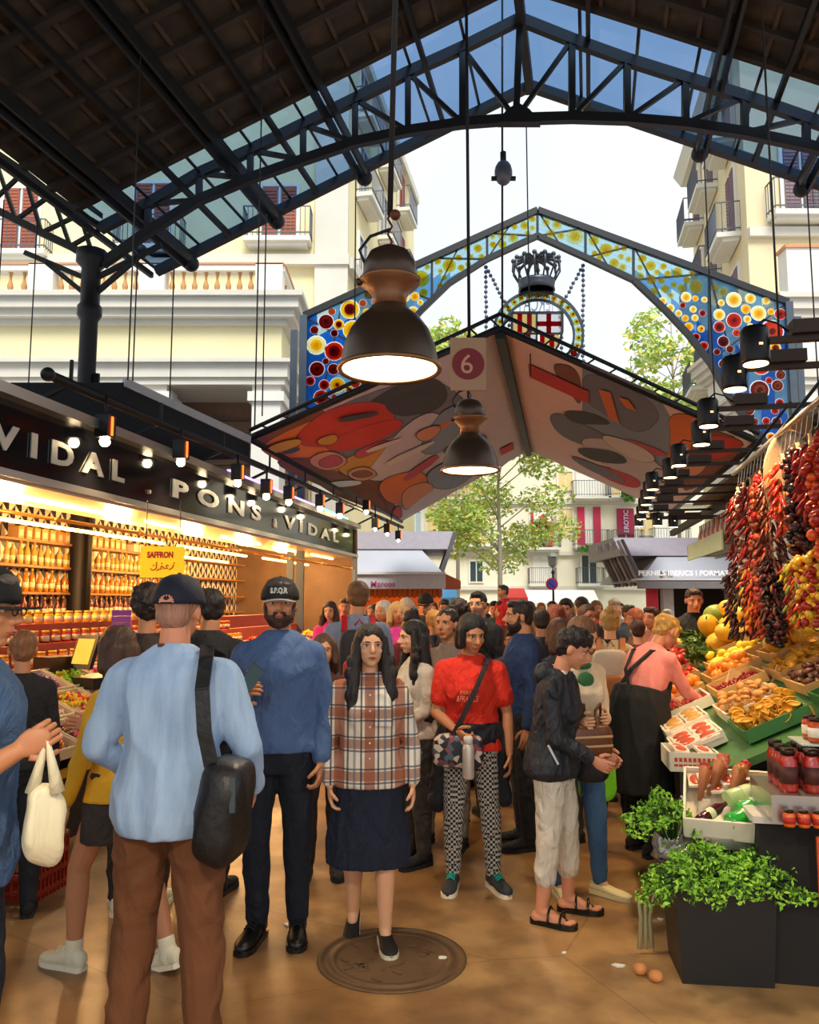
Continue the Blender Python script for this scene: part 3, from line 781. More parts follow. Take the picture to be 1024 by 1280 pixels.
for x, y in ((1003, 272), (1060, 272)):
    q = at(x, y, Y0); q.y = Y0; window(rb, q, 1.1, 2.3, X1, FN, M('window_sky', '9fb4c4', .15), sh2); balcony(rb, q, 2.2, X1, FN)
# its terrace wing
xr = at(990, 420, YW).x
mb = MB(); mb.box((xr+5, YW+3, z_bal0/2-.2), (10, 6, z_bal0-.4)); mb.build('wing_wall', white, rb)
mb = MB()
for (z0, z1, pr) in [(z_c0, z_c0+.15, .12), (z_c0+.15, z_c0+.35, .28), (z_c0+.35, z_bal0-.12, .4), (z_bal0-.12, z_bal0+.02, .5), (z_c2, z_c2+.18, .12), (z_c2+.18, z_f0-.1, .2), (z_f0-.1, z_f0, .3)]:
    mb.box((xr+5, YW+3, (z0+z1)/2), (10+2*pr, 6+2*pr, z1-z0))
mb.build('wing_cornice', pale, rb)
mb = MB(); mb.box((xr+5, YW+.4, z_bal0+.75), (9.9, .5, 1.5)); mb.build('parapet', white, rb)
mb = MB(); mb.box((xr+5, YW+.4, z_bal0+1.53), (10, .6, .08)); mb.build('tile_coping', terr, rb)
# -- far building across the street
YF = 52.0
fb = empty('apartment_building', (8, 55, 0), 'long pale building far across the street with posters and balconies', 'building')
mb = MB(); mb.box((8, YF+5, 7.4), (60, 10, 14.8)); mb.build('wall', M('far_plaster', 'e3dcc6', .85, var=.1, scale=.4), fb)
def fpt(x, y): return at(x, y, YF)
mb = MB()
for y in (735, 692, 628, 560): q = fpt(650, y); mb.box((8, YF-.1, q.z), (60, .25, .25))
mb.box((8, YF-.2, 14.8), (60, .6, .5)); mb.build('stone_band', pale, fb)
yel = M('ochre_blind', 'e2c98c', .8); skyg = M('pale_blue_glass', 'aebfca', .2); teal = M('dark_teal_glass', '36464e', .15)
def fwin(x0, x1, y0, y1, mat, bal=False, shu=None):
    a = fpt(x0, y1); b = fpt(x1, y0); window(fb, V(((a.x+b.x)/2, YF, a.z)), b.x-a.x, b.z-a.z, X1, FN, mat, shu)
    if bal: balcony(fb, V(((a.x+b.x)/2, YF, a.z-.05)), (b.x-a.x)+.8, X1, FN, dep=.8)
for a in [(534, 559, 636, 664, yel, 0), (564, 576, 638, 664, skyg, 0), (583, 607, 636, 680, yel, 1), (512, 526, 640, 668, skyg, 0), (559, 606, 606, 622, yel, 1), (588, 603, 702, 727, teal, 0), (664, 690, 640, 684, M('dark_red_inside', '7d2a26', .6), 1), (698, 715, 636, 668, yel, 0), (668, 685, 695, 729, shade, 1),
          (724, 750, 636, 682, shade, 1), (728, 745, 694, 729, teal, 1), (722, 752, 590, 621, shade, 1), (772, 792, 636, 682, M('banner_back', '8d3050', .6), 1), (698, 715, 590, 612, yel, 0), (820, 850, 640, 680, shade, 1), (800, 815, 640, 668, yel, 0), (765, 785, 592, 620, yel, 1)]:
    fwin(*a)
posters = [(722, 730, 634, 682, 'c4204c'), (742, 750, 634, 682, 'b8284a'), (771, 791, 636, 668, 'a81f4a'), (664, 669, 640, 682, 'd23a24'), (685, 690, 640, 682, 'd23a24')]
for x0, x1, y0, y1, c in posters:
    a = fpt(x0, y1); b = fpt(x1, y0); mb = MB(); mb.box(((a.x+b.x)/2, YF-.14, (a.z+b.z)/2), (b.x-a.x, .04, b.z-a.z)); mb.build('poster', M('poster_'+c, c, .6), fb)
q = fpt(785, 668); text_mb('EROTIC', .42, .03, (0, 0, 1), (-1, 0, 0), V((q.x, YF-.2, q.z+.1)), bold=.01).build('poster_lettering', M('lilac_letters', 'd9c6de', .6), fb)
root = empty('balcony_display', fpt(677, 683), 'white canopy with red disc and white dressed figure on a far balcony', 'balcony display')
q = fpt(677, 683)
mb = MB(); mb.box((q.x, YF-.5, q.z+1.85), (1.1, .3, .6)); mb.build('backing_board', shade, root)
mb = MB(); mb.disc((q.x+.05, YF-.66, q.z+1.75), (0, -1, 0), .25, 16, .03); mb.build('red_disc', M('poster_red', 'd23a24', .6), root)
mb = MB(); mb.lathe([(.45, 0), (.4, .3), (.15, .7), (.13, 1.0), (.05, 1.05)], (q.x, YF-.4, q.z+.2), 12); mb.ell((q.x, YF-.4, q.z+1.3), .13); mb.build('dressed_figure', shade, root)
leafg = M('balcony_leaf', '5f8d34', .7, var=.4, scale=3)
def leafcloud(mb, c, rad, n, size, rn, mi=lambda: 0):
    c = V(c)
    for _ in range(n):
        while True:
            d = V((rn.uniform(-1, 1), rn.uniform(-1, 1), rn.uniform(-1, 1)))
            if d.length < 1: break
        p = c+V((d.x*rad[0], d.y*rad[1], d.z*rad[2])); s = size*rn.uniform(.6, 1.3)
        R = Euler((rn.uniform(0, 6), rn.uniform(0, 6), rn.uniform(0, 6))).to_matrix()
        mb.add([p+R@V(v)*s for v in ((0, -1, 0), (.45, -.1, .15), (0, 1, 0), (-.45, -.1, .15))], [(0, 1, 2), (0, 2, 3)], mi())
for x0, x1, y in ((716, 764, 687), (772, 790, 622)):
    a = fpt(x0, y); b = fpt(x1, y); mb = MB(); leafcloud(mb, ((a.x+b.x)/2, YF-1, a.z), ((b.x-a.x)/2, .3, .3 if x0 < 750 else .45), 260, .13, rnd)
    tag(mb.build('balcony_plants', leafg, fixn=False), 'green trailing plants along the far balcony '+('below the red posters' if x0 < 750 else 'at the canopy edge'), 'plants')
# ================================================================ trees
bark = M('plane_bark', 'a59f8c', .9, var=.3); lf = [M('leaf_green', '9dbd4e', .7), M('leaf_yellow', 'd8cb58', .7), M('leaf_pale', 'c4d67e', .7)]
def tree(x, Y, zc, rx, rzz, n, lb, size=.2, x_crown=None):
    q = at(x, 700, Y); root = empty('plane_tree', (q.x, Y, 0), lb, 'tree'); rn = random.Random(int(x))
    mb = MB(); mb.tube([(q.x, Y, 0), (q.x+.05, Y, zc*.6), (q.x, Y, zc), (q.x, Y, zc+rzz*.8)], [.12, .1, .07, .03], 10); mb.build('trunk', bark, root)
    mb = MB(); cl = []
    for k in range(26):
        h = zc+rn.uniform(-rzz*.8, rzz*.8); a = rn.uniform(0, 6.28); rr = rx*sqrt(max(.1, 1-((h-zc)/rzz)**2))*rn.uniform(.4, 1)
        e = V((q.x+cos(a)*rr, Y+sin(a)*rr, h+.4)); mb.tube([(q.x, Y, h-rr*.4), e.lerp(V((q.x, Y, h)), .4)+V((0, 0, -.1)), e], [.03, .022, .01], 6); cl.append(e)
    mb.build('branches', bark, root)
    mb = MB()
    for e in cl: leafcloud(mb, e, (rx*.36, rx*.36, rzz*.2), n//26, size, rn, lambda: rn.choice((0, 0, 1, 2, 2)))
    mb.build('foliage', lf, root, fixn=False)
tree(624, 36, 6.2, 3.6, 3.7, 8500, 'slender tree with sparse yellow green leaves beyond the canopy opening', .13)
tree(850, 44, 14.5, 2.8, 4.2, 2400, 'leafy tree crown rising right of the coat of arms', .22)
tree(572, 48, 15.0, 2.2, 3.6, 1800, 'tree crown seen between the big lamp and the numbered sign', .22)
# ================================================================ street furniture
q = at(691, 700, 40); root = empty('street_lamp', (q.x, 40, 0), 'black street lantern on a post beyond the crowd', 'street lamp')
mb = MB(); mb.lathe([(.12, 0), (.12, .6), (.06, .7), (.05, 3.1), (.09, 3.15), (.05, 3.3)], (q.x, 40, 0), 12); mb.build('pole', iron, root)
zt = at(691, 709, 40).z
mb = MB(); mb.tube([(q.x, 40, 3.2), (q.x, 40, zt)], .04); mb.lathe([(.1, 0), (.2, .08), (.24, .5), (.3, .52), (.2, .66), (.03, .72)], (q.x, 40, zt), 6, smooth=False); mb.build('lantern', M('lantern_glass', '6f6f68', .3), root)
q = at(690, 730, 39.8); root = empty('no_parking_sign', (q.x, 39.8, q.z), 'round blue and red no parking sign on the lantern post', 'road sign')
mb = MB(); mb.disc((q.x, 39.8, q.z), (0, -1, 0), .3, 24, .03); mb.build('red_rim', M('sign_red', 'c9203a', .5), root)
mb = MB(); mb.disc((q.x, 39.76, q.z), (0, -1, 0), .22, 24, .03); mb.build('blue_disc', M('sign_blue', '2447b8', .5), root)
mb = MB(); mb.bar((q.x-.17, 39.71, q.z+.17), (q.x+.17, 39.71, q.z-.17), .06, .02); mb.build('slash', M('sign_red', 'c9203a', .5), root)
for x0, x1, y0, y1, Y, c, lb in ((655, 750, 744, 758, 44, 'f0efe8', 'long white awning across the street behind the crowd'), (543, 572, 740, 752, 40, '4f93c9', 'blue awning glimpsed right of the orange-lit stall'), (632, 660, 742, 752, 42, 'c8332c', 'small red awning behind the child in red')):
    a = at(x0, y1, Y); b = at(x1, y0, Y); root = empty('shop_awning', (a.x, Y, a.z), lb, 'awning')
    mb = MB(); mb.hexa([(a.x, Y, a.z), (b.x, Y, a.z), (b.x, Y+1.4, a.z), (a.x, Y+1.4, a.z), (a.x, Y, a.z+.2), (b.x, Y, a.z+.2), (b.x, Y+1.4, b.z+.3), (a.x, Y+1.4, b.z+.3)]); mb.build('awning_cloth', M('awning_'+c, c, .7), root)
    for x in (a.x+.1, b.x-.1):
        mb = MB(); mb.tube([(x, Y+.1, 0), (x, Y+.1, a.z)], .04); mb.build('post', iron, root)
q = at(592, 735, 38); mb = MB(); mb.hexa([(q.x-.4, 38, 2.3), (q.x+1.2, 38, 1.9), (q.x+1.2, 40, 1.9), (q.x-.4, 40, 2.3), (q.x-.4, 38, 2.9), (q.x+1.2, 38, 2.0), (q.x+1.2, 40, 2.0), (q.x-.4, 40, 2.9)])
# ================================================================ far market stalls
zinc = M('zinc_sheet', 'a3a7b2', .45, .3, var=.1, scale=1.2); zdark = M('zinc_dark_rib', '63636a', .6); 
def far_stall(Yf, x0, x1, ytop, yeave, yaw, lb, lit, side, ribs):
    a = at(x0, yeave, Yf); b = at(x1, yeave, Yf); c = at(x0, ytop, Yf+2)
    root = empty('market_stall', ((a.x+b.x)/2, Yf, 0), lb, 'market stall'); zt = at(x0, ytop, Yf+1.5).z; ze = a.z
    zm = ze+(zt-ze)*.55; s = side
    e = .75     # inset of the ribbed gable side
    # roof: lower front panel, upper panel
    xo, xi = (b.x, a.x) if s > 0 else (a.x, b.x)
    mb = MB(); mb.hexa([(a.x, Yf, ze), (b.x, Yf, ze), (b.x, Yf+5, ze), (a.x, Yf+5, ze), (xi if s > 0 else xo+e, Yf+.7, zm), (xo-e if s > 0 else xi, Yf+.7, zm), (xo-e if s > 0 else xi, Yf+5, zm), (xi if s > 0 else xo+e, Yf+5, zm)] if True else [])
    mb.build('lower_roof_panel', zinc, root)
    xe = xo+.35*s
    L = [(min(xi, xe), Yf+.65, zm+.02), (max(xi, xe), Yf+.65, zm+.02 if s > 0 else zm+.02), (max(xi, xe), Yf+5, zm+.02), (min(xi, xe), Yf+5, zm+.02)]
    U = [(x, y+(.9 if y < Yf+2 else 0), zt) for x, y, z in L]
    mb = MB(); mb.hexa(L+U); mb.build('upper_roof_panel', M('zinc_upper', '9a949f', .5, .3), root)
    for k in range(ribs):
        f = k/(ribs-1); mb = MB()
        p0 = V((xo-.15*s, Yf+.1+f*3.2, ze-.1)); p1 = V((xo-e*s*.1+.45*s, Yf+.4+f*3.2, zt-.15)); mb.bar(p0, p1, .16, .07); mb.build('roof_rib', M('zinc_rib', '8f8a8c', .5, .3) if k % 2 else zdark, root)  # every other rib in a darker zinc tone
    return root, a, b, ze, zt
ms, a, b, ze, zt = far_stall(26.5, 411, 556, 664, 718, 0, 'far left stall with grey folded roof and glowing orange counter', True, 1, 6)
mb = MB(); mb.box(((a.x+b.x)/2, 26.2, ze+.02), (b.x-a.x, .8, .08)); mb.build('awning_box', M('awning_white', 'e4e2e0', .5), ms)
zb = at(500, 736, 25.9).z
mb = MB(); mb.hexa([(a.x, 25.9, zb), (b.x, 25.9, zb), (b.x, 25.95, zb), (a.x, 25.95, zb), (a.x, 25.9, ze), (b.x, 25.9, ze), (b.x, 25.95, ze), (a.x, 25.95, ze)]); mb.build('awning_valance', M('valance_grey', 'cfcdd0', .7), ms)
mb = MB(); mb.hexa([(b.x, 25.9, zb), (b.x+.5, 26.1, zb+.0), (b.x+.5, 27.5, zb), (b.x, 27.5, zb), (b.x, 25.9, ze), (b.x+.5, 26.1, ze-.22), (b.x+.5, 27.5, ze-.2), (b.x, 27.5, ze)]); mb.build('awning_end', M('awning_rust', 'b0552f', .6), ms)
q = at(463, 733, 25.85); text_mb('Marcos', .24, .01, X1, (0, 0, 1), V((q.x, 25.86, q.z)), width=.78, bold=.005).build('awning_lettering', M('pink_letters', 'c2407e', .6), ms)
mb = MB(); mb.box(((a.x+b.x)/2, 29, 1.3), (b.x-a.x, .1, 2.6)); mb.build('back_wall', M('warm_tile', 'e0853a', .7), ms)
mb = MB(); mb.box(((a.x+b.x)/2, 26.8, .5), (b.x-a.x, 1, 1)); mb.build('counter', M('steel_counter', 'a8a5a0', .4, .6), ms)
ham = M('orange_ham', 'd9742a', .6, var=.3)
for k in range(22):
    x = a.x+.15+k*(b.x-a.x-.3)/21; mb = MB(); mb.lathe([(.01, .0), (.05, -.05), (.06, -.2), (.1, -.4), (.09, -.55), (.02, -.62)], (x, 27.1, ze-.15), 8)
    tag(mb.build('hanging_ham', ham), 'orange-lit ham hanging in the row inside the far left stall', 'ham', 'hams in the far left stall')
mb = MB(); mb.box(((a.x+b.x)/2, 27.4, ze-.1), (b.x-a.x-.3, .08, .06)); mb.build('light_tube', M('orange_tube', 'ffb050', em=14, emc='ff9a3c'), ms)
rs, a, b, ze, zt = far_stall(23.5, 800, 960, 672, 727, 0, 'far right stall with grey ribbed roof and white roof lettering', False, -1, 8)
q = at(794, 720, 23.4); text_mb('PERNILS IBERICS I FORMATGES', .2, .02, X1, (0, 0, 1), V((q.x+.1, 23.42, q.z+.02)), width=3.0, bold=.006).build('roof_lettering', M('white_letters', 'f2f2f2', .5), rs)
mb = MB(); mb.box(((a.x+b.x)/2, 23.1, ze-.1), (b.x-a.x+.3, .35, .22)); mb.build('awning_roller', M('roller_grey', '6c6a6c', .5), rs)
mb = MB(); mb.box(((a.x+b.x)/2, 23.2, ze+.05), (b.x-a.x+.5, .6, .05)); mb.build('roof_lip', M('valance_grey', 'cfcdd0', .7), rs)
mb = MB(); mb.box(((a.x+b.x)/2+.6, 26, 1.3), (b.x-a.x-1, .1, 2.6)); mb.build('back_wall', M('dark_interior', '2c2320', .8), rs)
mb = MB(); mb.box((a.x+.8, 23.6, 1.3), (.3, .3, 2.6)); mb.build('pillar', M('grey_tile', 'a8a6a4', .6), rs)
mb = MB()
for k in range(5): mb.tube([(a.x+.2+k*.07, 23.5, .9), (a.x+.2+k*.07, 23.5, 2.35)], .04)
mb.build('rolled_curtain', M('pink_curtain', 'd83a50', .6), rs)
mb = MB(); mb.box(((a.x+b.x)/2+.5, 23.9, .5), (b.x-a.x-.6, .9, 1)); mb.build('counter', M('steel_counter', 'a8a5a0', .4, .6), rs)
# ================================================================ left spice and sweets stall
WARM = (1.0, .56, .20); WARM2 = (1.0, .70, .38)
aL = radians(10.0); AL = V((sin(aL), cos(aL), 0)); NL_ = V((cos(aL), -sin(aL), 0)); OL = V((-3.63, 7.0, 0))
def L(u, v, z): return OL+AL*u+NL_*v+V((0, 0, z))
RL = Matrix((NL_, AL, V((0, 0, 1)))).transposed()      # local x = towards aisle, y = along
def uL(px):
    k = (px-512)/995.0; Y = (OL.x-sin(aL)/cos(aL)*7)/(k-sin(aL)/cos(aL)); return (Y-7)/cos(aL)
steel = M('brushed_steel', 'b9b6b0', .28, .85, var=.1, scale=2); blackg = M('black_gloss_panel', '0e0f14', .08, .0, var=.1); dark = M('dark_wood', '2a1c14', .6)
US, UE = -4.5, 13.15
st = empty('spice_stall', L(4, -1.2, 0), 'long lit stall on the left with black fascia and steel lettering', 'market stall')
mb = MB(); mb.box(L((US+UE)/2, -.05, 3.19), (.1, UE-US, .64), RL); fa = mb.build('fascia', blackg, st)
letm = M('steel_letters', 'c9c6c0', .3, .7, var=.1)
for txt, x0, x1 in (('VIDAL', -12, 157), ('PONS', 215, 326), ('VIDAL', 357, 424)):
    u0, u1 = uL(x0), uL(x1); text_mb(txt, .31, .014, AL, (0, 0, 1), L(u0, .015, 3.06), spacing=1.7, width=u1-u0, bold=.012).build('lettering', letm, fa)
for x in (186, 343): text_mb('&' if x == 343 else '.', .2, .03, AL, (0, 0, 1), L(uL(x), .015, 3.02), bold=.012).build('lettering', letm, fa)
mb = MB(); mb.box(L((US+UE)/2, .02, 3.56), (.26, UE-US, .1), RL); mb.box(L((US+UE)/2, .0, 2.84), (.16, UE-US, .07), RL); mb.build('steel_trim', steel, st)
mb = MB(); mb.box(L((US+UE)/2, -.5, 2.80), (1.0, UE-US, .04), RL); mb.build('soffit', M('soffit_white_metal', 'd8d2c6', .3, .5), st)
for i in range(7):
    mb = MB(); mb.tube([L(US+.6+i*2.5, -.5, 2.76), L(US+2.4+i*2.5, -.5, 2.76)], .02, 8); mb.build('soffit_tube', M('warm_tube', 'ffd9a0', em=9, emc='ffb668'), st)
mb = MB(); mb.box(L(7.2, .06, 3.66), (.05, 4.4, .035), RL); mb.build('violet_neon_reflection', M('violet_reflection_glow', 'b99cff', em=2.2, emc='b08cff'), st)  # no lamp: glowing strip painted in as a violet neon reflection
mb = MB(); mb.box(L(10.8, .06, 3.66), (.05, 2.6, .035), RL); mb.build('cyan_neon_reflection', M('cyan_reflection_glow', '8fe8e0', em=1.8, emc='6fe0d8'), st)  # cyan part of the same neon reflection, added as a glowing strip
# roof frame above the sign
mb = MB()
mb.bar(L(-3, -1.0, 3.9), L(UE, -1.0, 3.9), .1); mb.bar(L(-3, -1.0, 3.6), L(UE, -1.0, 3.6), .1)
for k in range(12): mb.bar(L(-3+k*1.4, -.3, 3.55), L(-3+k*1.4, -1.3, 3.9), .06)
mb.build('roof_frame', iron, st)
mb = MB(); mb.hexa([L(US, -.2, 3.62), L(US, -3, 3.62), L(UE, -3, 3.62), L(UE, -.2, 3.62), L(US, -.2, 3.68), L(US, -3, 4.2), L(UE, -3, 4.2), L(UE, -.2, 3.68)]); mb.build('roof', M('dark_roof_sheet', '25211f', .7), st)
g0, g1_, g2_ = at(155, 478, 10.4), at(312, 550, 12.6), at(120, 520, 9.9)
mb = MB(); mb.hexa([g2_+V((0, 0, -.6)), g1_+V((0, 0, -.3)), g1_+V((-1.5, 0, -.3)), g2_+V((-1.5, 0, -.6)), g0, g1_, g1_+V((-1.5, 0, 0)), g0+V((-1.5, 0, 0))]); mb.build('roof_gable', M('black_net', '16161a', .9), st)
mb = MB(); mb.bar(g0, g1_, .06, .12); mb.build('gable_edge', M('grey_edge', 'a7a4a4', .5), st)
# structure: back wall, posts, counter
t = NT('triangle_tile'); s = t.xyz(t.mapping((1, 1, 1)))
uu = t.math('MULTIPLY', s[1], 7.0); vv = t.math('MULTIPLY', s[2], 7.0)
fu = t.math('FRACT', uu); fv = t.math('FRACT', vv); tri = t.math('GREATER_THAN', fu, fv)
ck = t.math('MODULO', t.math('ABSOLUTE', t.math('ADD', t.math('FLOOR', uu), t.math('FLOOR', vv))), 2)
cg = t.math('GREATER_THAN', ck, .5); tri2 = t.math('GREATER_THAN', fu, t.math('SUBTRACT', 1, fv)); tt_ = t.math('ADD', t.math('MULTIPLY', tri, cg), t.math('MULTIPLY', tri2, t.math('SUBTRACT', 1, cg)))
t.col(t.mix(tt_, lin('efe4cc'), lin('1d1a1c'))); t.set(Roughness=.35)
mb = MB(); mb.box((0, 0, 1.75), (.1, UE-US, 3.5)); w_ = mb.build('back_wall', t.m, st, local=True); w_.location = L((US+UE)/2, -3.1, 0)-wloc(st); w_.rotation_euler = (0, 0, -aL)
brass = M('brass_yellow', 'd6a431', .4, .4)
mb = MB(); mb.box(L(UE, -1.5, 1.75), (3.1, .1, 3.5), RL); mb.build('end_wall', M('brown_tile_wall', '7a6048', .6, var=.3, scale=3), st)
for px_ in (60, 75, 408):
    u = uL(px_); mb = MB(); mb.box(L(min(u+2, UE-.1) if px_ < 100 else UE-.1, -2.6 if px_ < 100 else 0, 1.4), (.09, .09, 2.8), RL); mb.build('post', brass if px_ < 100 else M('blue_grey_post', '5b6a80', .5, .3), st)
cabw = M('counter_black', '171310', .5); 
mb = MB(); mb.box(L((US+UE)/2, .65, .25), (1.3, UE-US-.5, .5), RL); mb.box(L((US+UE)/2, .3, .68), (.7, UE-US-.5, .36), RL); mb.build('counter', cabw, st)
mb = MB(); mb.box(L((US+UE)/2, 1.42, .52), (.05, UE-US-.5, .05), RL); mb.build('counter_edge', brass, st)
shelfm = M('shelf_wood', '9a6a2c', .5)
for z in (1.15, 1.5, 1.86, 2.25, 2.62):
    mb = MB(); mb.box(L(5.2, -2.85, z-.02), (.36, 15, .035), RL); mb.build('shelf', shelfm, st)
# light tubes and awning rods below the soffit
for i, (u0, u1, v, z) in enumerate([(1.5, 5.5, -1.2, 2.62), (6, 9, -1.2, 2.62), (9.4, 12.5, -1.0, 2.6), (7, 10, -2.0, 2.55)]):
    mb = MB(); mb.tube([L(u0, v, z), L(u1, v, z)], .022, 8)
    tag(mb.build('fluorescent_tube', M('hot_orange_tube', 'ffb070', em=22, emc='ff9440')), ('glowing orange light tube above the bottle shelves', 'glowing orange light tube behind the yellow spice sign', 'glowing orange light tube at the far end of the left stall', 'orange light tube high over the back shelves')[i], 'light tube')
rodm = M('awning_rod', 'e0a040', .3, .5)
for i in range(5):
    u = 1.2+i*2.5
    mb = MB(); mb.tube([L(u, -.9, 2.66), L(u+1.2, .1, 2.5), L(u+2.3, -.6, 2.62)], .02, 8); mb.ell(L(u+1.2, .1, 2.5), .035)
    mb.tube([L(u, -.2, 2.55), L(u+2.4, -.2, 2.55)], .014, 6)
    tag(mb.build('awning_arm', rodm), 'folded brass awning arm under the left fascia, %s from the near end' % ('first', 'second', 'third', 'fourth', 'fifth')[i], 'awning arm')
for i in range(6): point(L(-.5+i*2.4, -1.3, 2.45), 115, WARM, .15)
# lamp rail and its lamps
ra, rb_ = at(60, 468, 7.6), at(503, 661, 23.5); rb_.z = ra.z
rail_root = empty('lamp_rail', (ra+rb_)/2, 'long black pipe rail above the left fascia carrying the spotlights', 'lamp rail')
mb = MB(); mb.tube([ra+(ra-rb_)*.0, rb_], .05, 10); mb.ell(ra, .07); mb.build('rail_pipe', iron, rail_root)
for k in range(9):
    q = ra.lerp(rb_, (k+.2)/9); mb = MB(); mb.bar(q, q+V((-.5, 0, -.25)), .04); mb.bar(q, q+V((0, 0, .25)), .03); mb.build('bracket', iron, rail_root)
bulb = M('lamp_bulb', 'fff2d8', em=45, emc='ffe2b0'); lbk = M('lamp_black', '141214', .4, .3); orslit = M('hot_slit', 'ff6a20', em=3, emc='ff5a1a')
LM = [(131, 552), (226, 578), (297, 604), (333, 621), (361, 628), (400, 636), (425, 645), (458, 640), (469, 662), (484, 668), (498, 676)]
ordw = ['nearest', 'second nearest', 'third nearest', 'fourth nearest', 'fifth nearest', 'sixth nearest', 'seventh nearest', 'eighth nearest', 'ninth nearest', 'tenth nearest', 'eleventh nearest', 'twelfth nearest', 'thirteenth nearest', 'fourteenth nearest', 'farthest']
for i, (x, y) in enumerate(LM):
    # intersect with vertical plane through the rail
    n = (rb_-ra).cross(V((0, 0, 1))).normalized(); q = onplane(x, y, ra+V((n.x, n.y, 0))*.12*(1 if n.x > 0 else -1), n)
    zt = ra.z-.02
    root = empty('spotlight', q, '%s rectangular black spotlight hanging from the left lamp rail' % ordw[i], 'spotlight', 'spotlights on the left lamp rail')
    mb = MB(); mb.tube([V((q.x, q.y, q.z+.25)), V((q.x, q.y, zt))], .018, 6); mb.build('stem', iron, root)
    mb = MB(); mb.box(q+V((0, 0, .16)), (.15, .16, .24), RL); mb.build('housing', lbk, root)
    mb = MB(); mb.box(q+V((.08, -.02, .16)), (.012, .03, .2), RL); mb.build('glowing_slit', orslit, root)
    mb = MB(); mb.ell(q, .055 if i < 8 else .04, seg=12, rin=8); mb.build('bulb', bulb, root)
    spot(q+V((0, 0, -.08)), q+V((.5, -.4, -3)), 120, WARM2, 120, .8, .08)
# pendant factory lamps
def pendant(c, r, label, lit=90, rod_top=9.5, lean=0):
    root = empty('pendant_lamp', c, label, 'pendant lamp'); k = r; point(c+V((0, 0, k*.15)), lit*.2, (1, .85, .62), .04)
    enam = M('brown_enamel', '4c3a2c', .35, .5, var=.15); neck = M('copper_neck', '8a5f40', .4, .5); inn = M('reflector_white', 'efe6d2', .3, .2)
    mb = MB(); mb.lathe([(k*1.0, 0), (k*.99, k*.12), (k*.93, k*.45), (k*.8, k*.8), (k*.62, k*1.05), (k*.42, k*1.22), (k*.36, k*1.3)], c, 64, flute=-.018, caps=False); mb.build('bell_shade', enam, root, fixn=False)
    mb = MB(); mb.lathe([(k*.96, .004), (k*.95, k*.13), (k*.89, k*.45), (k*.76, k*.78), (k*.5, k*1.05), (0, k*1.15)], c, 64, flute=.012, caps=False); mb.build('reflector', inn, root, fixn=False)
    mb = MB(); mb.lathe([(k*.95, 0), (k*1.03, -.012), (k*1.06, .0), (k*1.03, .015), (k*.98, .01), (k*.95, 0)], c, 48, caps=False); mb.build('rim', M('rim_warm', '8f6a40', .35, .6), root)
    mb = MB(); mb.lathe([(k*.36, k*1.28), (k*.33, k*1.5), (k*.5, k*1.72), (k*.62, k*1.8), (k*.63, k*1.86), (k*.55, k*1.88)], c, 32); mb.build('neck', neck, root)
    mb = MB(); mb.lathe([(k*.52, k*1.86), (k*.55, k*1.9), (k*.53, k*2.2), (k*.42, k*2.42), (k*.2, k*2.55), (k*.06, k*2.6)], c, 32); mb.ell(c+V((-k*.62, -.02, k*1.8)), k*.08); mb.ell(c+V((k*.55, -.04, k*1.84)), k*.07); mb.build('ballast_cap', enam, root)
    mb = MB(); z = k*2.6
    for i in range(4): mb.tube([c+V((0, 0, z+i*.045)), c+V((.012*(-1)**i, 0, z+i*.045+.022)), c+V((0, 0, z+i*.045+.045))], .007, 6)
    mb.ell(c+V((.03, -.02, z+.17)), .03); mb.build('hook', M('rust_hook', '6e3b28', .6, .4), root)
    mb = MB(); mb.tube([c+V((-k*.5, 0, k*2.2)), c+V((-k*.62, 0, k*2.5)), c+V((-k*.4, 0, k*2.8)), c+V((0, 0, k*2.95))], .009, 6); mb.build('cord', lbk, root)
    mb = MB(); mb.tube([c+V((0, 0, z+.18)), V((c.x+lean, c.y, rod_top))], .016, 8); mb.build('rod', iron, root)
    mb = MB(); mb.ell(c+V((0, 0, k*.5)), k*.16); mb.build('bulb', M('pendant_bulb', 'fff4e0', em=7, emc='ffe0b4'), root)
    spot(c+V((0, 0, k*.3)), c+V((0, 0, -3)), lit, (1, .80, .56), 150, .7, .12)
    return root
pendant(at(487, 462, 4.3), .272, 'large brown bell-shaped factory lamp hanging in the centre', 70, 9.6, .12)
p2_ = at(588, 588, 7.6); pendant(p2_, .272, 'smaller looking brown factory lamp hanging below the numbered sign', 70, 10.2)
for k, dy in enumerate((-3.2, -6.6)):
    pendant(V((-.75-.6*k, 4.3+dy-.9, 2.97)), .272, ('factory lamp hanging just behind the camera', 'factory lamp hanging farther behind the camera')[k], 165, 9)
    pendant(V((1.6-.6*k, 4.3+dy-.9, 2.97)), .272, ('factory lamp behind the camera on the right', 'factory lamp farther behind the camera on the right')[k], 150, 9)
# number sign
a = at(563, 422, 7.55); b = at(608, 488, 7.55); c = (a+b)/2; root = empty('number_sign', (c.x, c.y, b.z), 'tan board with the number 6 in a dark red circle', 'sign')
mb = MB(); mb.box((c.x, 7.56, c.z), (b.x-a.x, .02, a.z-b.z)); mb.build('board', M('tan_board', 'b08a6a', .6, var=.06), root)
mb = MB(); mb.disc((c.x, 7.548, c.z), (0, -1, 0), .155, 40, .006); mb.build('red_circle', M('dark_red_disc', '7d0e18', .5, var=.05), root)
text_mb('6', .27, .006, X1, (0, 0, 1), V((c.x-.083, 7.538, c.z-.095))).build('numeral', M('tan_numeral', 'cf9a78', .6), root)
mb = MB(); mb.tube([(c.x, 7.58, b.z), (c.x, 7.6, b.z-.06)], .01, 6); mb.tube([(c.x, 7.6, a.z), (c.x, 7.6, a.z+.04)], .012, 6); mb.build('hanger', iron, root)

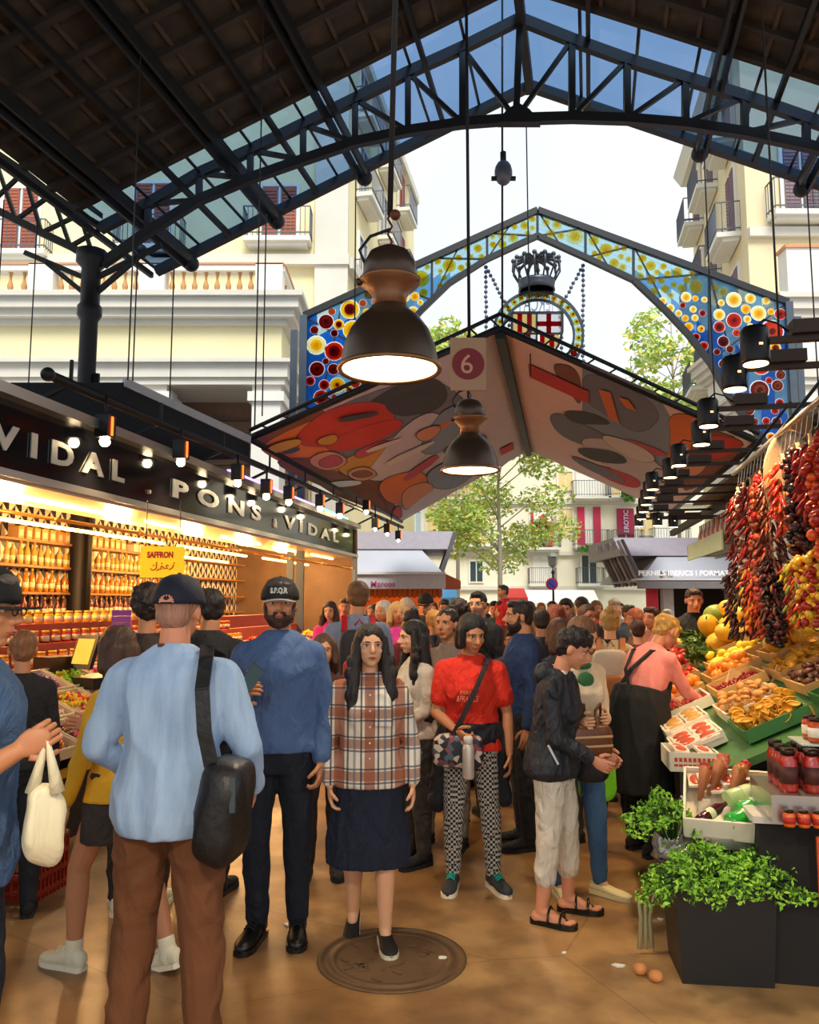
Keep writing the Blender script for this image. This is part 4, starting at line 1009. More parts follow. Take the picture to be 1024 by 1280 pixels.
# goods of the left stall
def items(proto, places, label, group=None):
    out = []
    for i, (loc, r, s) in enumerate(places):
        o = proto if i == 0 else copy_tree(proto)
        o.location = loc; o.rotation_euler = r; o.scale = (s,)*3; o['label'] = label
        if group: o['group'] = group
        out.append(o)
    return out
amb = [M('amber_oil_glass', 'd98c1a', .08, var=.1, trans=.35), M('pale_oil_glass', 'e8bf5a', .08, var=.1, trans=.35), M('dark_syrup_glass', '6e2f14', .1, var=.1)]
def mk_bottle(m, nm='spirit_bottle'):
    r = empty(nm, (0, 0, 0), 'x', 'bottle'); mb = MB(); mb.lathe([(.036, 0), (.04, .02), (.04, .16), (.03, .2), (.014, .235), (.014, .28)], seg=10); mb.build('glass_body', m, r, local=True)
    mb = MB(); mb.lathe([(.017, .27), (.017, .305), (.0, .308)], seg=8); mb.build('stopper', brass, r, local=True)
    mb = MB(); mb.lathe([(.0405, .05), (.0405, .12)], seg=10); mb.build('paper_label', M('cream_label', 'e6d6a8', .7), r, local=True)
    return r
rows = [(2.25, 1, 50, 'the upper back shelf'), (1.86, 0, 50, 'the middle back shelf'), (1.5, 2, 46, 'the lower back shelf')]
for z, mi, n, nm in rows:
    pl = [(L(2.0+k*.155+rnd.uniform(-.02, .02), -2.72, z), (0, 0, rnd.uniform(0, 6)), rnd.uniform(.9, 1.15)) for k in range(n)]
    items(mk_bottle(amb[mi]), pl, ('golden glass bottle', 'amber glass bottle', 'dark brown glass bottle')[(1, 0, 2).index(mi)]+' in the row on '+nm, 'bottles on '+nm)
ymat = [M('pack_yellow', 'e3b52a', .4), M('pack_red', 'c22a1c', .4), M('pack_orange', 'e37a1e', .4), M('pack_white', 'efe4cf', .5), M('pack_purple', 'a03aa0', .4), M('pack_tan', 'cfa060', .6)]
for ci, (cn, u0, z, n, sz) in enumerate([('yellow', 1.2, 2.62, 14, (.16, .14, .2)), ('tan', 4.2, 2.62, 16, (.16, .13, .17)), ('white', 7.5, 2.62, 12, (.16, .14, .15)), ('red', 1.5, 1.15, 16, (.16, .12, .2)), ('orange', 4.4, 1.15, 16, (.16, .14, .16)), ('yellow', 7.6, 1.15, 14, (.14, .13, .22))]):
    m = ymat[[0, 5, 3, 1, 2, 0][ci]]
    mb = MB(); mb.box((0, 0, sz[2]/2), sz); o = mb.build('spice_tin', m, local=True); tag(o, 'x', 'tin')
    mb = MB(); mb.box((0, 0, sz[2]), (sz[0]*1.03, sz[1]*1.03, .02)); mb.build('lid', brass, o, local=True)
    mb = MB(); mb.box((sz[0]/2, 0, sz[2]*.5), (.004, sz[1]*.7, sz[2]*.5)); mb.build('paper_label', M('cream_label', 'e6d6a8', .7), o, local=True)
    items(o, [(L(u0+k*.19, -2.82, z), (0, 0, -aL+rnd.uniform(-.1, .1)), 1) for k in range(n)], cn+' spice tin in the row on the '+('top' if z > 2 else 'lowest')+' back shelf', cn+' tins on the '+('top' if z > 2 else 'lowest')+' back shelf')
# stepped display on the counter, filled with jars and packets
mb = MB()
for k in range(3): mb.box(L(4.5, -.35-.22*k, .85+.12+.2*k), (.24, 12, .2), RL)
tag(mb.build('display_steps', M('red_steps', 'a33a20', .5)), 'stepped orange-red display stand on the left counter', 'display stand')
def mk_jar(m, lidm, nm='spice_jar'):
    r = empty(nm, (0, 0, 0), 'x', 'jar'); mb = MB(); mb.lathe([(.036, 0), (.042, .01), (.042, .085), (.034, .1)], seg=12); mb.build('glass_body', m, r, local=True)
    mb = MB(); mb.lathe([(.037, .098), (.037, .122), (.0, .124)], seg=12); mb.build('lid', lidm, r, local=True)
    mb = MB(); mb.lathe([(.0427, .02), (.0427, .07)], seg=12); mb.build('paper_label', M('cream_label', 'e6d6a8', .7), r, local=True); return r
jm = [('orange', 'e07a1c'), ('red', 'b8241a'), ('yellow', 'e8b820')]
for k in range(3):
    items(mk_jar(M('jar_'+jm[k][0], jm[k][1], .15), brass), [(L(-.8+i*.19, -.35-.22*k, 1.07+.2*k), (0, 0, rnd.uniform(0, 6)), 1.1) for i in range(40)], jm[k][0]+' spice jar on the %s step of the left display stand' % ('lowest', 'middle', 'top')[k], jm[k][0]+' jars on the display steps')
# baskets of candied fruit between the steps and the trays
for k in range(9):
    c_ = L(4.2+k*.95, .12, .87); mb = MB(); mb.lathe([(.13, 0), (.19, .14), (.2, .15), (.18, .14), (.12, .02)], c_, 18, flute=.04)
    nm_ = ['orange', 'yellow', 'red', 'orange', 'tan', 'yellow', 'orange', 'red', 'yellow'][k]; w9 = ['first', 'second', 'third', 'fourth', 'fifth', 'sixth', 'seventh', 'eighth', 'ninth'][k]
    tag(mb.build('wicker_basket', M('wicker', 'b07a34', .7, bump=.5)), '%s wicker basket from the near end, with %s sweets, on the left counter' % (w9, nm_), 'basket')
    mb = MB(); rn = random.Random(k)
    for _ in range(90):
        a_ = rn.uniform(0, 6.28); r_ = .18*sqrt(rn.random()); mb.ell(c_+V((cos(a_)*r_, sin(a_)*r_, .14+.16*(1-(r_/.19)**2)*rn.uniform(.7, 1))), (.03, .022, .018), Euler((rn.uniform(0, 6), rn.uniform(0, 6), 0)).to_matrix(), 6, 4)
    tag(mb.build('candied_fruit', M('candied_'+nm_, dict(orange='ef8414', yellow='f2bf1e', red='d23018', tan='d29a4a')[nm_], .3, var=.3, scale=20), fixn=False), '%s candied fruit heaped in the %s wicker basket' % (nm_, w9), 'sweets', kind='stuff')
# candy trays
cand = [('pink', 'e8487a'), ('yellow', 'f2c81e'), ('red', 'd8202c'), ('lime green', '9ad21e'), ('orange', 'f07a18'), ('white', 'f0e2cc'), ('purple', '9a3a9a'), ('brown', '7a4520')]
trm = M('tray_clear', 'd8c8a8', .2)
cnt = 0
for i in range(26):
    for j in range(3):
        u = -3.0+i*.5; v = .5+j*.36; z = .98-.42*(v-.5)
        ci = (i*5+j*3) % 8; nm, cc_ = cand[ci]; c0_ = L(u, v, z)
        tilt = RL@Matrix.Rotation(radians(23), 3, 'Y')
        mb = MB(); mb.box(c0_, (.35, .47, .02), tilt)
        for s in (-1, 1): mb.box(c0_+tilt@V((s*.17, 0, .04)), (.012, .47, .08), tilt); mb.box(c0_+tilt@V((0, s*.23, .04)), (.37, .012, .08), tilt)
        side = ('inner', 'middle', 'aisle')[j]
        tag(mb.build('candy_tray', trm), 'sweets tray of %s candies in bay %s, %s row of the left counter' % (nm, ('one two three four five six seven eight nine ten eleven twelve thirteen fourteen fifteen sixteen seventeen eighteen nineteen twenty twenty-one twenty-two twenty-three twenty-four twenty-five twenty-six'.split()[i]), side), 'tray', 'sweets trays on the left counter')
        mb = MB(); rn = random.Random(i*7+j); n = 130 if i < 12 else 60
        for _ in range(n):
            a_, b_ = rn.uniform(-.16, .16), rn.uniform(-.21, .21); h = .03+.07*(1-(a_/.17)**2)*(1-(b_/.22)**2)*rn.uniform(.5, 1.1)
            R = Euler((rn.uniform(0, 6), rn.uniform(0, 6), rn.uniform(0, 6))).to_matrix(); s = rn.uniform(.8, 1.3)*(1 if i < 12 else 1.4)
            mb.ell(c0_+tilt@V((a_, b_, h)), (.026*s, .014*s, .011*s), R, 6, 4, mi=rn.choice((0, 0, 0, 1)))
        o2 = mb.build('candies', [M('candy_'+nm.replace(' ', '_'), cc_, .35, var=.25, scale=20), M('candy_'+cand[(ci+1) % 8][0].replace(' ', '_'), cand[(ci+1) % 8][1], .35, var=.25, scale=20)], fixn=False)
        tag(o2, nm+' gummy candies heaped in the %s tray of bay %s' % (side, 'one two three four five six seven eight nine ten eleven twelve thirteen fourteen fifteen sixteen seventeen eighteen nineteen twenty twenty-one twenty-two twenty-three twenty-four twenty-five twenty-six'.split()[i]), 'candies', 'loose candies on the left counter', 'stuff')
# saffron sign
a = at(176, 683, 8.3); b = at(229, 722, 8.3); c = (a+b)/2
root = empty('saffron_sign', (c.x, c.y, b.z), 'yellow hanging sign with red saffron lettering', 'sign')
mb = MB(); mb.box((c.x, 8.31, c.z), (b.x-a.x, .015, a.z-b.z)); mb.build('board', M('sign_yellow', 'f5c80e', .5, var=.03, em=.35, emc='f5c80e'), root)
rl = M('sign_red_letters', 'c8201c', .5)
text_mb('SAFFRON', .085, .006, X1, (0, 0, 1), V((a.x+.07, 8.298, c.z+.045)), width=(b.x-a.x)*.6, bold=.004).build('lettering', rl, root)
mb = MB(); h = .05; X = lambda x, y: V((c.x+x, 8.296, c.z-.07+y))
for s_ in ([(.12, .045), (.115, .02), (.095, .0), (.075, -.01)], [(.07, .03), (.05, .04), (.045, .02), (.065, .005), (.03, .0), (.01, .02), (.0, .03), (-.01, .015), (.0, .0), (-.03, -.005), (-.05, -.02)], [(-.055, .07), (-.055, .01), (-.07, -.01), (-.1, -.015), (-.115, .005)]):
    mb.tube([X(*p) for p in s_], .006, 6)
for p in ((.125, .06), (.0, .055), (-.085, .035)): mb.ell(X(*p), .008, seg=6, rin=4)
mb.build('arabic_lettering', rl, root)
mb = MB()
for x in (a.x+.05, b.x-.05): mb.tube([(x, 8.31, a.z), (x, 8.31, 2.75)], .005, 5)
mb.build('hanging_wire', iron, root)
# cash register and scale
q = at(104, 818, 7.4); Rr = rz(-.5)
root = empty('cash_register', (q.x, q.y, q.z-.2), 'dark till with tilted lit screen on the left counter', 'cash register')
sc_m = Rr@Matrix.Rotation(radians(-18), 3, 'X')
mb = MB(); mb.box(q+V((.02, 0, .02)), (.27, .04, .3), sc_m); mb.build('monitor', M('till_black', '1c1512', .4), root)
mb = MB(); mb.box(q+V((.02, 0, .02))+sc_m@V((0, -.025, 0)), (.21, .01, .23), sc_m); mb.build('screen', M('till_screen', 'c9a23a', .2, em=.9, emc='d0a038', var=.5), root)
mb = MB(); mb.box(q+V((-.27, .05, -.1)), (.24, .28, .16), Rr); mb.build('printer', M('till_brown', '3c2418', .4), root)
mb = MB(); mb.box(q+V((-.05, .1, -.24)), (.8, .4, .1), Rr); mb.build('base', M('till_black', '1c1512', .4), root)
mb = MB(); mb.box(q+V((-.05, .1, -.62)), (.7, .4, .66), Rr); tag(mb.build('till_cabinet', M('pink_white_laminate', 'd8b0a0', .4)), 'pale pinkish cabinet carrying the till', 'cabinet')
for k in range(5):
    mb = MB(); p = at(152, 798-k*8, 7.2); mb.box(p, (.16, .1, .05), rz(.1*k)); mb.build('wrapper', ymat[4])
    o = bpy.data.objects[-1] if False else None
for o in [o for o in bpy.data.objects if o.name.startswith('wrapper')]:
    o.name = 'sweets_packet'; tag(o, 'purple sweets packet in the small stack beside the till', 'packet', 'purple packets beside the till')
# red basket under the left counter
def crate(c, sx, sy, sz, mat, lb, R=None, nm='plastic_crate', cat='crate', slats=4):
    R = R or Matrix.Identity(3); mb = MB(); c = V(c)
    mb.box(c+V((0, 0, .01)), (sx, sy, .02), R)
    for k in range(slats):
        z = .04+(sz-.05)*k/(slats-1)
        for s in (-1, 1):
            mb.box(c+R@V((s*sx/2, 0, z)), (.015, sy, .028), R); mb.box(c+R@V((0, s*sy/2, z)), (sx, .015, .028), R)
    for s in (-1, 1):
        for k in range(9):
            mb.box(c+R@V((-sx/2+sx*k/8, s*sy/2, sz/2)), (.012, .018, sz), R); mb.box(c+R@V((s*sx/2, -sy/2+sy*k/8, sz/2)), (.018, .012, sz), R)
    return tag(mb.build(nm, mat), lb, cat)
q = atz(52, 1118, 0)
crate((q.x-.15, q.y+.05, 0), .4, .3, .32, M('red_crate', 'a8301c', .5), 'dark red slatted plastic basket standing under the left counter', rz(-aL))

# ================================================================ right fruit stall
aR = radians(10.7); AR = V((sin(aR), cos(aR), 0)); NR_ = V((cos(aR), -sin(aR), 0)); OR = V((1.56, 4.75, 0))
RRm = Matrix((NR_, AR, V((0, 0, 1)))).transposed()
def Rp(u, v, z): return OR+AR*u+NR_*v+V((0, 0, z))
def zs(u, v): return .78+.46*v+.055*u
st2 = empty('fruit_stall', Rp(2, 1.2, 0), 'fruit and mushroom stall on the right under the hanging chilli ropes', 'market stall')
blk = M('black_drape', '14110f', .8)
mb = MB()
def slope_box(u0, u1, v0, v1, th=.05):
    mb.hexa([Rp(u0, v0, zs(u0, v0)-th), Rp(u1, v0, zs(u1, v0)-th), Rp(u1, v1, zs(u1, v1)-th), Rp(u0, v1, zs(u0, v1)-th), Rp(u0, v0, zs(u0, v0)-.005), Rp(u1, v0, zs(u1, v0)-.005), Rp(u1, v1, zs(u1, v1)-.005), Rp(u0, v1, zs(u0, v1)-.005)])
slope_box(-.35, 4.2, .0, 1.75); mb.build('sloping_board', M('display_green', '3c6a34', .5), st2)
mb = MB(); mb.box(Rp(1.95, .9, .35), (1.5, 4.3, .7), RRm); mb.build('base', blk, st2)
mb = MB(); mb.box(Rp(.1, .10, .42), (.12, .7, .64), RRm); mb.build('steel_panel', steel, st2)
mb = MB(); mb.box(Rp(-.6, .86, .35), (1.3, .55, .70), RRm); mb.build('end_drape', blk, st2)
mb = MB(); mb.box(Rp(-.6, .86, .715), (1.36, .62, .03), RRm); mb.build('end_shelf', M('white_ledge', 'd8d4cc', .4), st2)
woodp = M('ochre_post', 'b07a3a', .6)
mb = MB(); mb.box(Rp(2.3, 1.35, 1.6), (.16, .16, 3.3), RRm); mb.build('post', woodp, st2)
mb = MB(); mb.box(Rp(2.0, 2.6, 1.65), (.1, 7, 3.3), RRm); mb.build('back_wall', M('brown_wall', '4a3526', .8), st2)
mb = MB(); mb.box(Rp(2.45, 1.75, 1.2), (.7, .08, 2.4), RRm); mb.build('side_board', M('brown_board', '5b4029', .7), st2)
mb = MB(); mb.hexa([Rp(-2.5, 1.5, 3.3), Rp(9, 1.5, 3.3), Rp(9, 3, 3.35), Rp(-2.5, 3, 3.35), Rp(-2.5, 1.5, 3.35), Rp(9, 1.5, 3.35), Rp(9, 3, 3.42), Rp(-2.5, 3, 3.42)]); mb.build('roof', M('grey_roof_sheet', '6f6862', .7), st2)
mb = MB(); mb.bar(Rp(-2, 1.95, 3.25), Rp(14, 1.8, 3.25), .1, .12); mb.build('roof_beam', iron, st2)
# rail with hooks
r0 = at(1060, 452, 3.62); r1 = at(917, 602, 6.5); r1.z = r0.z = (r0.z+r1.z)/2
root = empty('hanging_rail', (r0+r1)/2, 'steel rail with wire hooks above the chilli ropes', 'rail')
mb = MB(); mb.tube([r0, r1], .018, 10); mb.build('rail_pipe', steel, root)
for k in range(22):
    q = r0.lerp(r1, .1+.88*k/22); mb = MB(); mb.tube([q+V((0, 0, .02)), q+V((.02, 0, 0)), q+V((.01, 0, -.06)), q+V((0, 0, -.12)), q+V((-.015, 0, -.14))], .0025, 5); mb.build('hook', steel, root)
for u in (0, .5, 1):
    q = r0.lerp(r1, u); mb = MB(); mb.bar(q, q+V((.5, 0, .6)), .02); mb.build('bracket', iron, root)
# chilli ropes
chm = dict(red=M('chilli_red', '9a180e', .35, var=.3), dark=M('chilli_dark', '4a0f0a', .3, var=.4), orange=M('chilli_orange', 'd8501a', .3, var=.3), yellow=M('chilli_yellow', 'dca61e', .35, var=.3), black=M('nora_black', '1a1012', .3, var=.5), brown=M('dried_brown', '7a3a1e', .5, var=.3), green=M('chilli_green', '7a8a2a', .4), garlic=M('garlic_white', 'd9c8b0', .6))
twine = M('twine', 'b79a6a', .8)
def rope(loc, length, rad, cols, lb, kind='chilli', podl=.075, n=None, rs=0):
    rn = random.Random(rs); root = empty('chilli_rope' if kind == 'chilli' else 'dried_pepper_rope', loc, lb, 'hanging rope', 'strings hanging over the fruit stall'); loc = V(loc)
    mb = MB(); mb.tube([loc, loc+V((0, 0, -length*.95))], .006, 5); mb.tube([loc+V((0, 0, .0)), loc+V((.01, 0, -.04)), loc+V((0, 0, -.09))], .012, 6); mb.build('cord', twine, root)
    mb = MB(); n = n or int(length*(190 if kind == 'chilli' else 260))
    for i in range(n):
        z = -.05-length*.93*(i/n); a = rn.uniform(0, 6.28); r = rad*rn.uniform(.35, 1)*(1-.35*(i/n)**3)*min(1, .4+i/n*5)
        q = loc+V((cos(a)*r, sin(a)*r, z)); mi = rn.randrange(len(cols))
        if kind == 'chilli':
            d = V((cos(a)*.6+rn.uniform(-.3, .3), sin(a)*.6+rn.uniform(-.3, .3), -1)).normalized(); s = rn.uniform(.7, 1.25)*podl
            mb.tube([q, q+d*s*.25, q+d*s*.7+V((rn.uniform(-.01, .01), 0, 0)), q+d*s+V((rn.uniform(-.015, .015), 0, .005))], [.006, .012, .009, .002], 5, mi)
        else:
            R = Euler((rn.uniform(0, 6), rn.uniform(0, 6), 0)).to_matrix(); s = podl*rn.uniform(.4, .62); mb.ell(q, (s, s*.85, s*.75), R, 8, 5, mi)
    mb.build('pods', [chm[c] for c in cols], root, fixn=False)
    return root
RP = [  # px x, y top, y bottom, Y, cols, kind, rad, label
 (925, 600, 728, 6.35, ('dark', 'red'), 'c', .085, 'dark red rope at the far end of the hook rail'),
 (938, 590, 725, 6.1, ('brown', 'garlic', 'dark'), 'p', .07, 'brown and whitish string second from the far end of the rail'),
 (951, 580, 735, 5.85, ('red', 'dark'), 'c', .085, 'long deep red rope third from the far end of the rail'),
 (965, 560, 765, 5.55, ('orange', 'red', 'brown'), 'p', .075, 'orange-brown string of round dried peppers beside the third rope'),
 (980, 600, 770, 5.3, ('dark', 'brown'), 'c', .085, 'brown rope hanging in the middle of the hook rail'),
 (992, 560, 660, 4.9, ('red', 'orange'), 'c', .08, 'short bright red rope before the round beige disc'),
 (1003, 545, 690, 4.55, ('black', 'dark'), 'p', .085, 'near-black string of dried peppers beside the bright short rope'),
 (1014, 510, 640, 4.3, ('red', 'red', 'dark'), 'c', .09, 'tall crimson rope near the right edge'),
 (1022, 530, 700, 4.05, ('orange', 'red'), 'p', .1, 'fat orange-red string at the right edge of the picture')]
for i, (x, y0, y1, Y, cols, kd, rd, lb) in enumerate(RP):
    t_ = (Y-r0.y)/(r1.y-r0.y); q = r0.lerp(r1, t_); zb_ = at(x, y1, Y).z; q = q+V((0, 0, -.13)); rope(q, q.z-zb_, rd, cols, lb, 'chilli' if kd == 'c' else 'pep', .08 if kd == 'c' else .055, rs=i)
LO = [(928, 725, 792, 6.1, ('black', 'dark'), 'c', .14, 'dark maroon bunch at the left of the lower row'), (945, 722, 788, 5.9, ('yellow', 'orange', 'dark'), 'c', .1, 'yellow tinged bunch second from left in the lower row'),
 (962, 700, 790, 5.7, ('red', 'orange'), 'c', .14, 'thick bright red bunch in the middle of the lower row'), (968, 755, 805, 5.3, ('black', 'dark', 'black'), 'p', .085, 'black bunch of dried peppers hanging lowest'),
 (984, 715, 775, 5.4, ('red', 'orange', 'red'), 'c', .12, 'scarlet bunch right of the thick bright red one'), (1004, 690, 770, 4.7, ('yellow', 'orange', 'green', 'red'), 'c', .11, 'mixed yellow and red bunch near the brown board'), (1022, 685, 775, 4.3, ('yellow', 'yellow', 'red'), 'p', .12, 'yellow bunch at the right edge of the picture')]
ra2 = at(1060, 690, 3.9); rb2 = at(915, 700, 6.4); zz = 2.02
mb = MB(); mb.tube([(ra2.x, ra2.y, zz+.05), (rb2.x+.2, rb2.y, zz+.05)], .015, 8); tag(mb.build('lower_rail', woodp), 'thin ochre rail carrying the lower row of chilli bunches', 'rail')
for i, (x, y0, y1, Y, cols, kd, rd, lb) in enumerate(LO):
    q = at(x, y0, Y); q.z = zz; zb_ = at(x, y1, Y).z; rope(q, q.z-zb_, rd, cols, lb, 'chilli' if kd == 'c' else 'pep', .07 if kd == 'c' else .045, n=190 if kd == 'c' else 260, rs=50+i)
q = at(990, 600, 5.0); mb = MB(); mb.lathe([(.0, -.02), (.2, -.015), (.24, 0), (.2, .015), (0, .02)], (0, 0, 0), 28)
vs = mb.v; mb.v = [q+Matrix.Rotation(radians(90), 3, 'X')@V((p.x*.75, p.y*1.35, p.z)) for p in vs]; tag(mb.build('woven_disc', M('beige_weave', 'a88868', .8, bump=.4)), 'oval beige woven disc hanging behind the chilli ropes', 'woven disc')
mb = MB(); q = at(940, 715, 6.2); mb.tube([q+V((-.15, 0, -.08)), q+V((-.1, 0, .0)), q+V((.1, 0, .02)), q+V((.2, 0, .02))], .02, 6); mb.tube([q+V((0, 0, .02)), q+V((0, 0, .15))], .02); mb.tube([q+V((-.18, 0, -.1)), q+V((-.18, 0, -.4))], .01)
tag(mb.build('orange_bracket', M('orange_paint', 'e8892a', .5)), 'orange painted bracket left of the lower chilli bunches', 'bracket')
for i, (x, y, Y, sx_, sz_) in enumerate([(1004, 722, 4.6, .07, .11), (949, 682, 5.7, .05, .09)]):
    q = at(x, y, Y-.1); mb = MB(); mb.box(q, (sx_, .004, sz_), rz(.2)); tag(mb.build('price_tag', M('paper_tag', 'e8d8b0', .7)), ('cream tag on the mixed yellow bunch', 'small tag on the orange-brown string')[i], 'tag')
# lamp arms over the right stall
arm = M('arm_wood_iron', '3a2a20', .5, .3)
RA_ = [(945, 455), (919, 487), (886, 533), (877, 556), (849, 582), (838, 597), (816, 612), (812, 622), (808, 631), (805, 640), (802, 649), (799, 658), (822, 657), (842, 659)]
for i, (x, y) in enumerate(RA_):
    z = 3.1; q = atz(x, y, z)
    if i >= 12: q = at(x, y, 13.5-i*.0)
    root = empty('arm_spotlight', q, '%s cylindrical black spotlight on its arm over the fruit stall' % (ordw[i] if i < 12 else ('low left','low right')[i-12]), 'spotlight', 'arm spotlights over the right stall')
    mb = MB(); mb.lathe([(.078, 0), (.082, .02), (.082, .2), (.07, .22)], q, 20); mb.build('housing', lbk, root)
    mb = MB(); mb.disc(q+V((0, 0, .004)), (0, 0, -1), .07, 20, .008); mb.build('lens', M('lens_glow', 'ffe9c4', em=5 if i < 6 else 3, emc='ffdca0'), root)
    mb = MB(); mb.box(q+V((.0, -.082, .1)), (.02, .006, .012)); mb.build('glowing_slot', M('slot_glow', 'ff9a60', em=5), root)
    e = q+NR_*(1.9 if i < 6 else 1.7)+V((0, 0, .12))
    mb = MB(); mb.bar(q+V((.06, 0, .14)), e+V((0, 0, .03)), .05, .035); mb.box(q+NR_*.32+V((0, 0, .2)), (.24, .12, .08), RRm); mb.build('arm', arm, root)
    mb = MB(); mb.tube([q+V((0, 0, .22)), q+V((.06, 0, .27)), q+V((.14, 0, .25)), q+V((.2, 0, .2))], .007, 5); mb.build('cable', lbk, root)
    if i < 12: spot(q+V((0, 0, -.03)), q+V((.55 if i < 6 else .3, -.1, -2.3)), 95 if i < 6 else 70, WARM2, 100, .8, .07)
# glass case with tools
c = at(893, 668, 10.5); root = empty('glass_display_case', c-V((0, 0, .35)), 'greenish glass fascia case with upright bottles beyond the chilli ropes', 'display case')
mb = MB(); mb.box(c+V((.1, 0, -.2)), (.5, 2.6, .04), RRm); mb.box(c+V((.25, 0, .05)), (.04, 2.6, .6), RRm); mb.build('case_frame', M('case_green', '5a6a58', .25, .5), root)
mb = MB(); mb.box(c+V((-.15, 0, -.17)), (.02, 2.6, .22), RRm); mb.build('lower_band', M('case_band', '9aa890', .3, .3), root)
for k in range(16):
    mb = MB(); mb.lathe([(.035, 0), (.035, .22), (.012, .3), (.012, .38)], c+AR*(-1.2+k*.16)+V((.02, 0, -.16)), 8)
    tag(mb.build('bottle', M(('case_red', 'case_clear')[k % 2], ('b0452e', 'b8b4a8')[k % 2], .2)), ('reddish' if k % 2 == 0 else 'silvery')+' bottle standing in the glass fascia case', 'bottle', 'bottles in the glass case')
# ---------------------------------------------------------------- produce
def unit(name, mb, mats, cat):
    o = mb.build(name, mats, local=True); tag(o, 'x', cat); return o
gleaf = M('stem_green', '4f7a2a', .6)
def mk(kind):
    mb = MB()
    if kind == 'orange': mb.ell((0, 0, .036), (.038, .038, .036), seg=12, rin=8); o = unit('orange', mb, M('orange_peel', 'f08a14', .4, bump=.2, bscale=200), 'fruit'); m2 = MB(); m2.lathe([(.005, .07), (.004, .076)], seg=6); m2.build('stem', gleaf, o, local=True)
    elif kind == 'lemon': mb.ell((0, 0, .03), (.045, .03, .03)); mb.ell((.045, 0, .03), (.01, .008, .008), seg=8, rin=5); o = unit('lemon', mb, M('lemon_peel', 'eccb2a', .4), 'fruit')
    elif kind == 'tomato': mb.ell((0, 0, .03), (.036, .036, .03)); o = unit('tomato', mb, M('tomato_red', 'd0281a', .2), 'vegetable'); m2 = MB(); [m2.bar((0, 0, .06), (cos(a)*.02, sin(a)*.02, .062), .004) for a in (0, 1.25, 2.5, 3.8, 5)]; m2.build('stem', gleaf, o, local=True)
    elif kind == 'pomegranate': mb.ell((0, 0, .045), (.046, .046, .043)); mb.lathe([(.012, .085), (.016, .1), (.012, .104)], seg=8); o = unit('pomegranate', mb, M('pomegranate_red', 'b8322a', .35), 'fruit')
    elif kind == 'melon': mb.ell((0, 0, .08), (.12, .085, .082), seg=18, rin=10); o = unit('melon', mb, M('melon_yellow', 'dfae2c', .45, bump=.3), 'fruit'); m2 = MB(); m2.tube([(.115, 0, .085), (.14, .005, .1)], .006, 6); m2.build('stem', gleaf, o, local=True)
    elif kind == 'green_melon': mb.ell((0, 0, .08), (.11, .085, .082), seg=18, rin=10); o = unit('green_melon', mb, M('melon_green', '8a9a3a', .45, bump=.3, var=.35, scale=14), 'fruit')
    elif kind == 'mushroom': mb.lathe([(.008, 0), (.011, .02), (.009, .035)], seg=8); o = unit('mushroom', mb, M('mushroom_stem', 'e8cf9a', .7), 'mushroom'); m2 = MB(); m2.lathe([(.006, .03), (.032, .034), (.034, .04), (.024, .053), (0, .058)], seg=10); m2.build('cap', M('mushroom_cap', 'c88a42', .6, var=.3), o, local=True)
    elif kind == 'chanterelle': mb.lathe([(.006, 0), (.009, .025), (.03, .05), (.034, .052), (.012, .04), (0, .036)], seg=9, flute=.12); o = unit('chanterelle', mb, M('chanterelle_yellow', 'e6a62e', .6, var=.3), 'mushroom')
    elif kind == 'dark_mushroom': mb.lathe([(.012, 0), (.014, .03)], seg=8); o = unit('dark_mushroom', mb, M('mushroom_stem', 'e8cf9a', .7), 'mushroom'); m2 = MB(); m2.lathe([(.01, .028), (.04, .03), (.036, .05), (0, .062)], seg=10); m2.build('cap', M('dark_cap', '5a2a18', .5, var=.3), o, local=True)
    elif kind == 'egg': mb.ell((0, 0, .022), (.028, .022, .022)); o = unit('white_onion', mb, M('onion_white', 'f0e2b8', .4), 'vegetable')
    elif kind == 'pepper': mb.tube([(-.05, 0, .03), (-.03, 0, .032), (.02, 0, .03), (.06, 0, .02)], [.012, .03, .028, .006], 10); o = unit('green_pepper', mb, M('pepper_green', '7f9a2c', .25), 'vegetable')
    elif kind == 'banana': mb.tube([(-.08, 0, .04), (-.05, 0, .022), (0, 0, .016), (.05, 0, .022), (.08, 0, .045)], [.006, .016, .018, .016, .007], 8); o = unit('banana', mb, M('banana_yellow', 'ecc42e', .4), 'fruit')
    elif kind == 'pack':
        mb.box((0, 0, .012), (.13, .2, .024)); o = unit('food_packet', mb, M('packet_tray', 'ecdcc8', .3), 'packet'); m2 = MB(); m2.ell((0, 0, .022), (.05, .085, .014)); m2.build('filling', M('packet_filling', 'c4502e', .3, var=.5, scale=30), o, local=True)
    elif kind == 'pack2':
        mb.box((0, 0, .012), (.12, .18, .024)); o = unit('food_packet', mb, M('packet_tray', 'ecdcc8', .3), 'packet'); m2 = MB(); m2.ell((0, 0, .022), (.05, .075, .016)); m2.build('filling', M('packet_nuts', 'c99a50', .5, var=.6, scale=40), o, local=True)
    elif kind == 'strawberry': mb.lathe([(.002, 0), (.014, .012), (.018, .025), (.012, .034), (0, .036)], seg=8); o = unit('strawberry', mb, M('strawberry_red', 'd01c28', .3), 'fruit'); m2 = MB(); [m2.bar((0, 0, .036), (cos(a)*.012, sin(a)*.012, .036), .004) for a in (0, 1.5, 3, 4.5)]; m2.build('leaf', gleaf, o, local=True)
    elif kind == 'red_grape': mb.ell((0, 0, .014), .014, seg=8, rin=6); o = unit('red_plum', mb, M('plum_red', '8a1c24', .2), 'fruit')
    return o
KR = dict(orange=.038, lemon=.034, tomato=.034, pomegranate=.046, melon=.1, green_melon=.1, mushroom=.03, chanterelle=.028, dark_mushroom=.036, egg=.025, pepper=.034, banana=.03, strawberry=.019, red_grape=.016)
